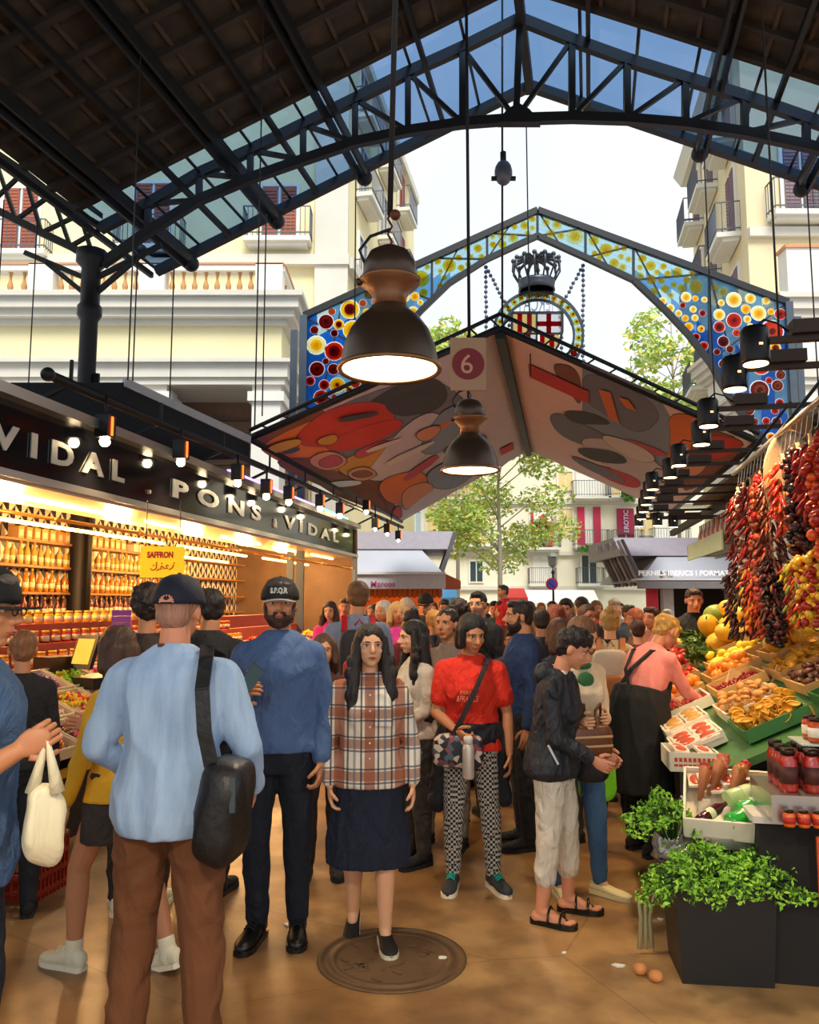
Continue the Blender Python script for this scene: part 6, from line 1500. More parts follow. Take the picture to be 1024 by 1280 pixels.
    # ---- hair
    def hair(s, style='short', c='2a1a12', amp=.006, beard=None):
        mb = MB(); R = s.hR; h = s.hd
        if style != 'none':
            mb.ell(h((0, -.019, .042)), (.083, .096, .084), R, 22, 16); mb.ell(h((0, -.055, -.01)), (.068, .05, .065), R, 16, 12)
        if style == 'short': mb.ell(h((0, .045, .092)), (.06, .045, .03), R)
        if style in ('bob', 'long', 'wavy'):
            mb.ell(h((0, -.02, .05)), (.088, .098, .086), R, 20, 14)
        if style == 'bob':
            for sd in (-1, 1): mb.caps(h((sd*.07, .012, .04)), h((sd*.073, .022, -.06)), .028, .026); mb.caps(h((sd*.068, -.03, .02)), h((sd*.068, -.03, -.075)), .04, .036)
            mb.caps(h((0, -.06, 0)), h((0, -.06, -.07)), .06, .05)
        if style == 'long':
            for sd in (-1, 1):
                mb.caps(h((sd*.072, .01, .045)), h((sd*.088, .02, -.10)), .026, .032); mb.caps(h((sd*.088, .02, -.10)), h((sd*.105, .055, -.25)), .032, .036); mb.caps(h((sd*.105, .055, -.25)), h((sd*.10, .07, -.34)), .036, .018)
                mb.caps(h((sd*.06, -.05, .0)), h((sd*.10, -.04, -.25)), .045, .04)
            mb.caps(h((0, -.06, 0)), h((0, -.09, -.25)), .07, .05)
            for sd in (-1, 1):
                for k in range(5): mb.ell(h((sd*(.115+.012*(k % 2)), .02+.01*k, -.08-.06*k)), (.026, .03, .04), R, 10, 7)
        if style == 'wavy':
            for sd in (-1, 1): mb.caps(h((sd*.072, .01, .045)), h((sd*.085, .012, -.08)), .03, .035); mb.caps(h((sd*.06, -.05, .0)), h((sd*.08, -.04, -.13)), .045, .04)
            mb.caps(h((0, -.06, 0)), h((0, -.07, -.13)), .065, .05)
        if style == 'bun': mb.ell(h((0, -.075, .105)), (.045, .042, .04), R); amp *= 1.2
        if style == 'pony': mb.caps(h((0, -.10, .04)), h((0, -.13, -.14)), .032, .018)
        if style == 'curly':
            mb.ell(h((0, .0, .075)), (.092, .095, .065), R); mb.ell(h((0, -.05, .03)), (.09, .07, .09), R); mb.ell(h((0, .06, .10)), (.05, .03, .025), R); amp = .016
        if style == 'fringe': mb.ell(h((0, .055, .075)), (.06, .04, .028), R); mb.ell(h((0, -.03, .05)), (.092, .095, .08), R); mb.caps(h((-.07, .01, .03)), h((-.072, .015, -.01)), .022, .02); mb.caps(h((.07, .01, .03)), h((.072, .015, -.01)), .022, .02); amp = .012
        m = remesh(mb, (.0085, .016)[s.lod], 1)
        for i, p in enumerate(m.v): m.v[i] = p+noise.noise_vector(V((p.x*34, p.y*34, p.z*(10 if style in ('long', 'bob', 'wavy') else 30)))+V((s.seed, 0, 0)))*amp
        m.build('hair', hairmat(c), s.root, local=True, fixn=False)
        if style == 'bun' and not s.lod: pass
        if beard:
            mb = MB(); mb.ell(h((0, .024, -.066)), (.063, .064, .05), R, 16, 12); mb.ell(h((0, .054, -.095)), (.031, .027, .024), R); mb.caps(h((-.026, .087, -.043)), h((.026, .087, -.043)), .009, .009)
            for sd in (-1, 1): mb.caps(h((sd*.07, .005, .01)), h((sd*.06, .03, -.06)), .012, .014)
            m = remesh(mb, .008, 1)
            for i, p in enumerate(m.v): m.v[i] = p+noise.noise_vector(p*60)*.003
            m.build('beard', hairmat(beard), s.root, local=True, fixn=False)
    def cap(s, c, brimc=None, back=False, txt=None):
        R = s.hR; h = s.hd; mb = MB(); n = 28; rings = []
        for z, f in ((.028, 1.0), (.045, 1.02), (.07, .98), (.095, .86), (.125, .66), (.139, .34), (.143, .02)):
            rings.append((h((0, -.012, z)), R@V((.094*f, 0, 0)), R@V((0, .112*f, 0))))
        loft(mb, rings, n); cm = M('cap_'+c, c, .8, bump=.2, bscale=80); o = mb.build('cap', cm, s.root, local=True)
        mb = MB(); pts = []; 
        sg = 1
        for k in range(13):
            a = pi*k/12; pts.append((cos(a)*.078, .06+sin(a)*.105))
        top = [h((x, y*sg, .036-(abs(x)/.08)**2*.018-(max(0, y-.06))*.12)) for x, y in pts]; bot = [p-R@V((0, 0, .006)) for p in top]
        n2 = len(top); fs = [tuple(range(n2)), tuple(reversed(range(n2, 2*n2)))]+[(i, (i+1) % n2, n2+(i+1) % n2, n2+i) for i in range(n2)]
        mb.add(top+bot, fs); mb.build('brim', M('cap_'+brimc, brimc, .8) if brimc else cm, o, local=True)
        mb = MB(); mb.ell(h((0, -.012, .143)), (.008, .008, .005)); mb.build('button', cm, o, local=True)
        if back:
            mb = MB()
            for k in range(9):
                a = pi*k/8; mb.ell(h((cos(a)*.026, -.122, .034+sin(a)*.024)), .004, seg=6, rin=4)
            pts = [h((cos(pi*k/10)*.026, -.1225+.004*sin(pi*k/10), .034+sin(pi*k/10)*.024)) for k in range(11)]
            mb.add(pts+[p+R@V((0, -.004, 0)) for p in pts], [tuple(range(11)), tuple(reversed(range(11, 22)))]+[(i, (i+1) % 11, 11+(i+1) % 11, 11+i) for i in range(11)]); mb.build('back_opening', s.skin, o, local=True)
        if txt:
            m = text_mb(txt[0], txt[1], .003, R@V((-1, 0, 0)), R@V((0, 0, 1)), h((.045, .098, .055)), width=.085, bold=.002); 
            for i, p in enumerate(m.v):
                l = R.transposed()@(p-s.hc); l.y = -.012+.112*sqrt(max(0, 1-(l.x/.098)**2))*(1 if l.z < .072 else .96)+.003; m.v[i] = h(l)
            m.build('cap_lettering', M('cap_white_thread', 'eeeeea', .6), o, local=True)
    # ---- clothes
    def top(s, mat, sleeve='long', hem=.88, off=.014, name='shirt', flare=.01, amp=.006, neck=1.44, collar=None, cuff=None, slv=1.0, f=(11, 11, 5)):
        mb = MB(); s.torso(mb, off, hem, neck, flare)
        for S0, el, wr, ff, curl, sd in s.arms:
            r0, r1, r2 = (.06, .052, .042) if s.sex == 'm' else (.053, .045, .036)
            r0, r1, r2 = r0*slv, r1*slv, r2*slv; r0 = r0*.8+.2*(.06 if s.sex == 'm' else .053)+off*.15; r1 = r1*.9
            if sleeve == 'short': mb.caps(S0, S0.lerp(el, .66), r0+.004, r1+.012)
            elif sleeve == 'three': mb.caps(S0, el, r0, r1); mb.caps(el, el.lerp(wr, .45), r1, r2+.008)
            elif sleeve == 'long': mb.caps(S0, el, r0, r1); mb.caps(el, el.lerp(wr, .88), r1, r2)
            if sleeve != 'none': mb.caps(s.sp(V((sd*.05, -.005, 1.375))), S0, .055+off*.4, r0)
        m = remesh(mb, s.vc, 2); disp(m, amp, f, s.seed); o = m.build(name, mat, s.root, local=True, fixn=False)
        if collar:
            mb = MB(); n = 16; ps = []
            for k in range(n+1):
                a = radians(-60)+radians(300)*k/n; a += pi/2+radians(30)
                ps.append(s.sp(V((cos(a)*.066, -.01+sin(a)*.062, 1.425)))+V((0, 0, .0)))
            mb.tube(ps, .016, 8, sx=.5, sy=1.3); mb.build('collar', collar, o, local=True)
        return o
    def pants(s, mat, length=1.0, loose=1.0, name='trousers', amp=.005, waist=1.0, flare=1.0):
        mb = MB(); s.torso(mb, .010, .79, min(waist, .96))
        for hip, kn, an, fy, sd in s.legs:
            L1 = length; e = kn.lerp(an, (L1-.5)*2*.97)
            mb.caps(hip, kn, .098*loose, .070*loose); mb.caps(kn, kn.lerp(e, .35), .070*loose, .067*loose); mb.caps(kn.lerp(e, .35), e, .067*loose, (.050*loose*flare if L1 > .9 else .056*loose*flare))
        m = remesh(mb, s.vc, 2); disp(m, amp, (9, 9, 9), s.seed+2); return m.build(name, mat, s.root, local=True, fixn=False)
    def skirt(s, mat, hem=.45, w0=.17, w1=.22, name='skirt', waist=1.0, d=1, amp=.007):
        mb = MB(); R = []; kc = (s.legs[0][1]+s.legs[1][1])/2
        for i in range(9):
            t_ = i/8; z = waist+(hem-waist)*t_; c = V((kc.x*t_*.8, kc.y*t_*.9, z+s.pz)); w_ = (w0+(w1-w0)*min(1, t_*1.3)); R.append((c, V((w_, 0, 0)), V((0, w_*.72*d, 0))))
        loft(mb, R, 26); m = remesh(mb, s.vc, 1); disp(m, amp, (13, 13, 2.5), s.seed+4); return m.build(name, mat, s.root, local=True, fixn=False)
    def shoes(s, mat, sole=None, sock=None, kind='shoe', pitch=(0, 0), laces=None, strap=None):
        for i, (hip, kn, an, fy, sd) in enumerate(s.legs):
            a = radians(-fy); fd = V((sin(a), cos(a), 0)); up = V((0, 0, 1)); p_ = radians(pitch[i])
            fd2 = fd*cos(p_)-up*sin(p_); up2 = up*cos(p_)+fd*sin(p_); x = fd2.cross(up2)
            base = an-up2*.085
            prof = [(-.068, .018, .05), (-.058, .032, .075), (-.02, .036, .098), (.03, .038, .092), (.08, .043, .066), (.13, .048, .052), (.17, .044, .045), (.198, .03, .036), (.21, .012, .028)]
            if kind == 'sandal':
                mb = MB(); 
                pts = [base+fd2*y+x*w_*1.05 for y, w_, hh in prof]+[base+fd2*y-x*w_*1.05 for y, w_, hh in reversed(prof)]
                mb.prism([q+up2*.002 for q in pts], up2*.028); o = mb.build('sandal', mat, s.root, local=True)
                for yy in (.05, .12):
                    mb = MB(); c = [base+fd2*yy+x*cos(pi*k/8)*.052+up2*(.02+sin(pi*k/8)*(.075 if yy < .1 else .055)) for k in range(9)]
                    mb.tube(c, .013, 6, sx=1.2, sy=.5); mb.build('strap', strap or mat, o, local=True)
                continue
            mb = MB(); R = []
            for y, w_, hh in prof:
                if kind == 'flat': hh = hh*.62 if y > -.03 else hh*.75
                R.append((base+fd2*y+up2*(.014+hh/2), x*w_, up2*hh/2))
            loft(mb, R, 16)
            if kind != 'flat': mb.caps(an+up2*.0, an-up2*.03+fd2*.01, .043, .045)
            m = mb; o = m.build('shoe', mat, s.root, local=True)
            mb = MB(); pts = [base+fd2*y+x*(w_+.003) for y, w_, hh in prof]+[base+fd2*y-x*(w_+.003) for y, w_, hh in reversed(prof)]
            mb.prism(pts, up2*.024); mb.build('sole', sole or mat, o, local=True)
            if laces:
                mb = MB()
                for q in (.035, .055, .075, .095):
                    hh = .098-.28*(q-.03)*.9; mb.tube([base+fd2*q-x*.026+up2*(hh-.004), base+fd2*q+up2*(hh+.012), base+fd2*q+x*.026+up2*(hh-.004)], .005, 5)
                mb.build('laces', laces, o, local=True)
            if sock:
                mb = MB(); mb.caps(an+V((0, 0, -.02)), an.lerp(kn, .12), .041, .043); mb.build('sock', sock, o, local=True)
    def glasses(s):
        mb = MB(); R = s.hR; h = s.hd
        for sd in (-1, 1):
            mb.tube([h((sd*.032+cos(a)*.02, .104, .006+sin(a)*.014)) for a in [k*6.28/10 for k in range(11)]], .0022, 5); mb.tube([h((sd*.052, .102, .01)), h((sd*.078, .07, .012)), h((sd*.08, -.01, .01))], .002, 5)
        mb.tube([h((-.012, .105, .008)), h((.012, .105, .008))], .002, 5); mb.build('glasses', lbk, s.root, local=True)
    def strap(s, pts, width, mat, name='strap', parent=None):
        pass
def ribbon(mb, pts, w_, th, nrm):
    """flat strap along pts; nrm = outward normals"""
    pts = [V(p) for p in pts]
    for i in range(len(pts)-1):
        a, b = pts[i], pts[i+1]; d = (b-a).normalized(); n0 = V(nrm[i]).normalized(); n1 = V(nrm[i+1]).normalized()
        x0 = d.cross(n0).normalized()*w_/2; x1 = d.cross(n1).normalized()*w_/2; e = d*.004
        mb.hexa([a-x0-e, b-x1+e, b+x1+e, a+x0-e, a-x0+n0*th-e, b-x1+n1*th+e, b+x1+n1*th+e, a+x0+n0*th-e])
def softbag(c, size, R, seed=0, amp=.02, pw=.55):
    """soft box: superellipsoid with wrinkles"""
    mb = MB(); mb.ell((0, 0, 0), 1, seg=28, rin=18); out = []
    for p in mb.v:
        q = V([math.copysign(abs(t)**pw, t) for t in p]); q = V((q.x*size[0]/2, q.y*size[1]/2, q.z*size[2]/2))
        q += noise.noise_vector(q*9+V((seed, 0, 0)))*amp; out.append(V(c)+R@q)
    mb.v = out; return mb
def place(px, Y, top):   # floor location and height from head top in the photograph
    q = at(px, top, Y); return V((q.x, Y, 0)), q.z

blk_ = cloth('14151a'); navy = cloth('1b2236')
# --- 1 man in the light blue shirt, seen from behind
loc, H = place(221, 3.2, 727)
t = NT('blue_linen'); n1 = t.noise(5, 4, t.mapping((3.5, 3.5, .6))); n2 = t.noise(260, 2)
t.col(t.mix(t.math('MULTIPLY', n2, .5), t.ramp(n1, [(.3, lin('7597c4')), (.7, lin('a3c2e6'))]), lin('bcd3ee'))); t.set(Roughness=.9); t.bump(n1, .5, .02); linen = t.m
p = Person('man in pale blue shirt and navy cap with his back turned', loc, -4, H, 'm', 'pink', lean=2, head=(-3, 0), armR=((.38, .08, -1), (-.1, .7, -.75), 40), armL=((.42, .02, -1), (-.45, .75, -.55), 40), legR=((.10, .02, -1), (.05, -.04, -1), 12), legL=((.08, .04, -1), (.02, -.06, -1), 10), seed=1, wide=1.06)
p.build_body('6a5a4a'); p.hair('buzz', 'a87a62', .002); p.cap('10142a', back=True)
p.top(linen, 'long', .80, .026, 'shirt', .028, .010, collar=linen, slv=1.2, f=(9, 9, 2.5))
p.pants(M('brown_twill', '673d1f', .85, var=.25, bump=.4, bscale=7), 1.0, 1.16, flare=1.15, amp=.008); p.shoes(cloth('2a1c14'))
bw = V((.235, -.09, .93)); bl = M('black_bag_leather', '131418', .45, bump=.4, bscale=30)
r = empty('shoulder_bag', p.w(V((.235, -.09, .7))), 'large black shoulder bag hanging behind the right hip of the man in pale blue', 'bag')
mb = softbag(p.w((.235, -.10, .90)), (.17, .30, .38), p.rot@Matrix.Rotation(radians(8), 3, 'Y'), 3, .02); mb.build('bag_body', bl, r)
mb = MB(); S_ = [(.13, -.02, 1.455), (.155, -.10, 1.42), (.165, -.165, 1.32), (.18, -.175, 1.18), (.21, -.17, 1.05)]; ribbon(mb, [p.w(V(a)) for a in S_], .052, .012, [p.rot@V(n) for n in ((0, 0, 1), (0, -.7, .7), (0, -1, .2), (0, -1, 0), (0, -1, 0))]); mb.build('strap', bl, r)
mb = MB(); ribbon(mb, [p.w(V(a)) for a in ((.13, -.02, 1.455), (.15, .08, 1.42), (.19, .13, 1.2), (.23, .08, 1.06))], .05, .012, [p.rot@V(n) for n in ((0, 0, 1), (0, .7, .7), (0, 1, 0), (0, 1, 0))]); mb.build('strap', bl, r)
mb = MB(); mb.box(p.w((.30, -.19, .98)), (.02, .1, .12), p.rot); mb.build('shiny_flap', M('bag_flap_slate', '3c4a50', .2), r)  # small glossy flap, paler than the bag leather
# --- 2 man at the left edge
loc, H = place(-30, 2.6, 716)
p = Person('man at the left edge in black cap and glasses lifting his hand', loc, -78, H, 'm', 'tan', head=(-8, -4), armR=((.15, -.05, -1), (.0, .9, .55), 62), armL=((.1, -.2, -1), (.1, .1, -1), 40), legR=((.0, -.1, -1), (.0, -.2, -1), 8), legL=((0, .1, -1), (0, -.1, -1), 8), seed=2)
p.build_body('3a3a3a', brow='4a4038'); p.hair('short', '5a5048'); p.cap('0b0c10'); p.glasses(); p.top(M('denim_shirt', '3c587e', .85, var=.35, scale=9, bump=.8, bscale=12), 'three', .80, .03, 'shirt', .02, .008, slv=1.15, collar=M('denim_shirt', '2c4260')); p.pants(cloth('161b28'), 1, 1.12); p.shoes(cloth('141414'))
wr = p.arms[0][2]; hw = p.w(wr+p.arms[0][3]*.09)
rr = empty('carrier_bag', hw+V((.0, 0, -.42)), 'whitish plastic carrier bag held by the man at the left edge', 'bag')
mb = softbag(hw+V((.0, .02, -.26)), (.13, .1, .24), rz(.4), 5, .03, .7); mb.build('bag_body', M('bag_white_plastic', 'ddd5b4', .35, var=.12, bump=.3, bscale=9), rr)
mb = MB(); mb.tube([hw+V((-.035, 0, -.17)), hw+V((-.012, 0, -.07)), hw+V((0, 0, -.01)), hw+V((.015, 0, -.07)), hw+V((.04, 0, -.17))], [.022, .012, .01, .012, .022], 8); mb.build('bag_handles', M('bag_white_plastic', 'e6dfc0'), rr)
# --- 3 woman in yellow
loc, H = place(160, 4.0, 778)
p = Person('woman in yellow top and dark short skirt striding left in white sneakers', loc, 62, H, 'f', 'tan', lean=6, head=(5, -5), armR=((.1, .55, -.75), (-.1, .95, .12), 20), armL=((.25, .12, -1), (.1, .28, -1), 30), legR=((.05, -.25, -1), (.0, -.4, -1), 5), legL=((.05, .42, -1), (.0, .02, -1), 5), seed=3)
p.build_body('3a2416'); p.hair('wavy', '4a2c18'); p.top(M('yellow_knit', 'cf9a12', .8, var=.15, bump=.3), 'long', .86, .02, 'top', .015, .008); p.skirt(cloth('2e2420'), .66, .17, .2, 'skirt'); p.shoes(M('sneaker_white', 'e6ddc0', .6), M('sole_white', 'efe6cc', .6), M('sock_white', 'e6ddc0', .8), laces=M('sole_white', 'efe6cc'), pitch=(18, 0))
# --- 4 bearded man
loc, H = place(351, 4.3, 728)
p = Person('bearded man in blue sweater and black cap with white letters holding a phone', loc, 176, H, 'm', 'tan', head=(12, 3), armR=((.32, .06, -1), (-.62, .85, .42), 45), armL=((.22, -.06, -1), (-.05, .30, -1), 45), legR=((.0, .1, -1), (.0, -.14, -1), 8), legL=((.02, -.06, -1), (.0, -.12, -1), 10), seed=4, wide=1.04)
p.build_body('2a1a12'); p.hair('short', '2a1a12', beard='3a2014'); p.cap('0c0d10', 'c8c4bc', txt=('S.P.Q.R', .035))
sw_ = M('blue_sweater', '4a6490', .9, var=.18, bump=.6, bscale=12); p.top(sw_, 'long', .89, .021, 'sweater', .012, .008, collar=cloth('26364f'), slv=1.12)
p.pants(cloth('101725'), 1, 1.0, flare=1.05); p.shoes(M('black_leather', '101012', .35), laces=blk_)
hw = p.w(p.arms[0][2]+p.arms[0][3]*.085)
hw = hw+p.rot@V((0, .03, .0)); o = empty('smartphone', hw, 'dark smartphone in the right hand of the bearded man', 'phone'); mb = MB(); Rp_ = rz(.3)@Matrix.Rotation(radians(38), 3, 'Y'); mb.box(hw+V((.015, -.03, .05)), (.072, .009, .15), Rp_); mb.build('phone_body', M('phone_black', '15171b', .2), o)
mb = MB(); mb.box(hw+V((.015, -.03, .05))+Rp_@V((0, -.006, 0)), (.066, .002, .14), Rp_); mb.build('screen', M('phone_screen', '23403f', .1), o)
mb = MB(); mb.box(p.w(p.sp(V((0, .135, .985)))), (.04, .012, .03), p.rot)
# --- 5 woman in plaid
t = NT('plaid_flannel'); s_ = t.xyz()
def stripe(src, f, ph, w_): return t.math('LESS_THAN', t.math('ABSOLUTE', t.math('SUBTRACT', t.math('FRACT', t.math('MULTIPLY_ADD', src, f, ph)), .5)), w_)
base = t.mix(t.noise(9, 3), lin('d9cdb8'), lin('e9e2d2'))
c = t.mix(t.math('MULTIPLY', stripe(s_[0], 6, .5, .17), .8), base, lin('9a4a22')); c = t.mix(t.math('MULTIPLY', stripe(s_[2], 6, .1, .15), .72), c, lin('8f4a26'))
for fq, ph, w_ in ((6, .22, .03), (6, .78, .03)):
    c = t.mix(t.math('MULTIPLY', stripe(s_[0], fq, ph, w_), .85), c, lin('232c44')); c = t.mix(t.math('MULTIPLY', stripe(s_[2], fq, ph+.1, w_), .75), c, lin('232c44'))
c = t.mix(t.math('MULTIPLY', stripe(s_[0], 6, 0, .04), .6), c, lin('3f5a78')); t.col(c); t.set(Roughness=.9); t.bump(t.noise(14, 3), .4, .01); plaid = t.m
loc, H = place(463, 4.3, 783)
p = Person('woman in orange and white plaid shirt and navy skirt with long dark hair', loc, 183, H, 'f', 'fair', head=(8, 2), armR=((.3, .06, -1), (-.1, .2, -1), 35), armL=((.26, -.02, -1), (.02, .25, -1), 30), legR=((.0, -.12, -1), (.0, -.30, -1), 6), legL=((.0, .16, -1), (.0, -.05, -1), 8), seed=5, wide=1.1)
p.build_body('1a100c'); p.hair('long', '1a100c', .005); o = p.top(plaid, 'long', .83, .022, 'plaid_shirt', .02, .009, slv=1.2, collar=plaid)
mb = MB(); mb.box(p.sp(V((-.075, .16, 1.23))), (.1, .006, .11)); mb.build('chest_pocket', plaid, o, local=True)
mb = MB()
for k in range(6): mb.ell(p.sp(V((0, .162-(.02 if k > 3 else 0), 1.34-k*.085))), (.006, .004, .006), seg=8, rin=5)
mb.build('button', redw, o, local=True)
p.skirt(M('navy_skirt_cloth', '10182e', .9, var=.25, bump=.8, bscale=10), .42, .155, .235, 'skirt', amp=.008, waist=.96); p.shoes(M('black_canvas', '121214', .7), M('sole_cream', 'd8ceb0', .6), kind='flat', pitch=(20, 0))
# --- 6 woman in red t-shirt
loc, H = place(588, 5.05, 768)
p = Person('woman in bright red t-shirt and checked leggings with teal laced shoes', loc, 172, H, 'f', 'tan', lean=4, head=(26, -16), armR=((.22, .06, -1), (-.72, .80, -.42), 60), armL=((.24, 0, -1), (.05, .2, -1), 30), legR=((.06, .08, -1), (.03, -.1, -1), 4), legL=((.06, .0, -1), (.05, -.08, -1), 28), seed=6, wide=1.12)
p.build_body('140e0e'); p.hair('bob', '140e0e', .004)
red = M('red_jersey', 'dc2a12', .8, var=.15, bump=.7, bscale=11); o = p.top(red, 'short', .86, .018, 'red_tshirt', .02, .008, slv=1.2)
text_mb('PARIS', .035, .003, (-1, 0, 0), (0, 0, 1), p.sp(V((.055, .182, 1.225))), width=.07).build('chest_lettering', M('faded_print', 'e88a6a', .7), o, local=True)
text_mb('&FRANCE', .05, .003, (-1, 0, 0), (0, 0, 1), p.sp(V((.08, .182, 1.18))), width=.14, shear=.3).build('chest_lettering', M('faded_print', 'e88a6a', .7), o, local=True)
t = NT('houndstooth'); s_ = t.xyz(); ck = t.n('ShaderNodeTexChecker'); ck.inputs['Scale'].default_value = 62; t.l(t.tc(), ck.inputs[0]); ck.inputs[1].default_value = lin('1a1a1e'); ck.inputs[2].default_value = lin('b9b4aa'); t.l(ck.outputs[0], t.b.inputs['Base Color']); t.set(Roughness=.9)
p.pants(t.m, 1, .96, 'leggings', .003); teal_ = M('teal_lace', '10b0a0', .5); p.shoes(M('shoe_charcoal', '2e3234', .7), M('sole_white', 'efe6cc'), laces=teal_)
mb = MB(); mb.ell((0, 0, 0), 1)
R = []
for z, w_ in ((.90, .20), (.94, .215), (.99, .21), (1.03, .18)): R.append((V((0, 0, z+p.pz)), V((w_, 0, 0)), V((0, w_*.78, 0))))
mb = MB(); loft(mb, R, 24); mb.caps(V((.17, .02, .95+p.pz)), V((.22, -.02, .52+p.pz)), .06, .07); mb.caps(V((-.18, .03, .95+p.pz)), V((-.20, -.02, .55+p.pz)), .045, .05)
m = remesh(mb, .012, 2); disp(m, .01); m.build('jacket_tied_at_waist', cloth('171922'), p.root, local=True, fixn=False)
mb = MB(); mb.tube([p.hd((-.06, .06, .095)), p.hd((-.075, .03, .07)), p.hd((-.09, .0, .05))], .004, 6); mb.build('hair_clip', steel, p.root, local=True)
q = p.w((.07, .185, .87)); rr = empty('crossbody_bag', q-V((0, 0, .12)), 'small patterned crossbody bag on the front of the red t-shirt woman', 'bag')
t = NT('patterned_bag'); vo = t.n('ShaderNodeTexVoronoi'); vo.inputs['Scale'].default_value = 32; t.l(t.tc(), vo.inputs[0]); sx3 = t.xyz(vo.outputs['Color']); t.col(t.ramp(sx3[0], [(0, lin('1c2030')), (.35, lin('4a5a6a')), (.6, lin('c9b8a8')), (.8, lin('8a3a44'))], 'CONSTANT'))
softbag(q, (.30, .1, .2), p.rot, 6, .008, .5).build('bag_body', t.m, rr)
mb = MB(); S_ = [(.12, .20, .93), (.04, .215, 1.08), (-.04, .20, 1.25), (-.105, .12, 1.40), (-.115, .02, 1.435), (-.08, -.10, 1.38), (.0, -.14, 1.2), (.12, -.13, 1.0), (.2, .02, .93)]
ribbon(mb, [p.w(p.sp(V(a))) for a in S_], .03, .008, [p.rot@V(n) for n in ((0, 1, 0), (0, 1, 0), (0, 1, .1), (0, .8, .6), (0, 0, 1), (0, -.8, .6), (0, -1, 0), (.3, -1, 0), (1, 0, 0))]); mb.build('strap', cloth('2a2226'), rr)
q = p.w(p.arms[0][2]+p.arms[0][3]*.09)+V((.01, -.05, 0)); rr = empty('water_bottle', q-V((0, 0, .22)), 'white steel water bottle hanging from the hand of the red t-shirt woman', 'bottle')
mb = MB(); mb.lathe([(.030, 0), (.034, .01), (.034, .17), (.026, .195)], q-V((0, 0, .215)), 18); mb.build('bottle_body', M('bottle_white_steel', 'c9beb4', .3, .3), rr); mb = MB(); mb.lathe([(.027, .195), (.027, .23), (.018, .24)], q-V((0, 0, .215)), 16); mb.build('cap', M('bottle_cap', 'ddd6cc', .4), rr)
# --- 7 woman in dark jacket, profile to the right
loc, H = place(688, 4.6, 790)
p = Person('woman in black hooded jacket and white cropped trousers seen from the side', loc, -112, H+.03, 'f', 'pink', lean=12, head=(4, -14), armR=((.12, .06, -1), (-.2, .8, -.45), 45), armL=((.1, .1, -1), (-.1, .8, -.5), 45), legR=((.04, -.02, -1), (.03, -.12, -1), 5), legL=((.06, .14, -1), (.05, -.02, -1), 5), seed=7, wide=1.12)
p.build_body('1c1210', feet=True); p.hair('curly', '1c1210')
jk = M('black_softshell', '1b1f29', .65, var=.3, bump=.9, bscale=11); o = p.top(jk, 'long', .82, .03, 'jacket', .02, .01, slv=1.2)
mb = MB(); mb.ell(p.sp(V((0, -.10, 1.40))), (.12, .075, .075)); mb.tube([p.sp(V((cos(a)*.095, sin(a)*.09+.0, 1.42))) for a in [radians(-200+k*22) for k in range(11)]], .028, 10)
m = remesh(mb, .011, 2); disp(m, .008); m.build('hood', jk, o, local=True, fixn=False)
mb = MB(); mb.box(p.sp(V((.215, .05, .98))), (.006, .012, .12), Matrix.Rotation(.5, 3, 'X')); mb.build('pocket_zip', M('zip_white', 'c8c8c8', .5), o, local=True)
p.pants(M('white_cotton', 'd6ccbc', .85, var=.12, bump=.9, bscale=11), .80, 1.05, 'cropped_trousers', .007, flare=1.12); p.shoes(M('black_patent', '100e10', .2), kind='sandal')
mb = MB(); 
for hip, kn, an, fy, sd in p.legs:
    a = radians(-fy); fd = V((sin(a), cos(a), 0)); x = fd.cross(V((0, 0, 1)))
    for k in range(5): q = an+V((0, 0, -.052))+fd*(.15+.006*(2-abs(k-1.2)))+x*(-.028+.014*k); mb.caps(q, q+fd*.028, .0105, .009, seg=8)
mb.build('toes', p.skin, [c for c in p.root.children if c.name.startswith('body')][0], local=True)
rr = empty('shoulder_bag', p.w((-.2, .22, .85)), 'small black bag hanging at the front of the black jacket woman', 'bag'); softbag(p.w((-.2, .20, .86)), (.08, .2, .2), p.rot, 8, .012).build('bag_body', bl, rr)
mb = MB(); mb.tube([p.w((-.2, .15, 1.0)), p.w((-.2, .12, 1.3)), p.w((-.14, .1, 1.42))], .007, 6); mb.build('strap', bl, rr)
# --- 8 woman with brown handbag
loc, H = place(716, 4.95, 772)
p = Person('woman in cream top and jeans with green scarf looking down at her hands', loc, 200, H, 'f', 'fair', lean=5, head=(18, -18), armR=((.15, .1, -1), (-.1, .9, .05), 55), armL=((.1, .05, -1), (-.45, .9, .1), 55), legR=((.05, .0, -1), (.02, -.06, -1), 10), legL=((.06, .1, -1), (.05, -.02, -1), 28), seed=8)
p.build_body('6b4226'); p.hair('wavy', '6b4226'); p.top(M('cream_knit', 'd6c4a8', .85, bump=.3), 'three', .86, .026, 'top', .015, .007, slv=1.15)
mb = MB(); mb.tube([p.sp(V((cos(a)*.07, .02+sin(a)*.075, 1.41))) for a in [k*6.28/12 for k in range(13)]], .018, 8); mb.ell(p.sp(V((0, .12, 1.33))), (.06, .02, .05)); mb.build('scarf', M('green_scarf', '2a6a3c', .7), p.root, local=True)
jeans = M('jeans_blue', '3c5f86', .85, var=.25, scale=10, bump=.3); p.pants(jeans, 1, .98, 'jeans'); p.shoes(M('cream_flat', 'e0d2a0', .6), kind='flat')
q = at(735, 926, 4.62); rr = empty('handbag', q-V((0, 0, .12)), 'brown leather handbag with pale trim held between the two women', 'bag'); Rb = rz(.25)
lb_ = M('brown_leather', '6b3a1c', .4, bump=.3); softbag(q, (.26, .13, .19), Rb, 9, .008, .45).build('bag_body', lb_, rr)
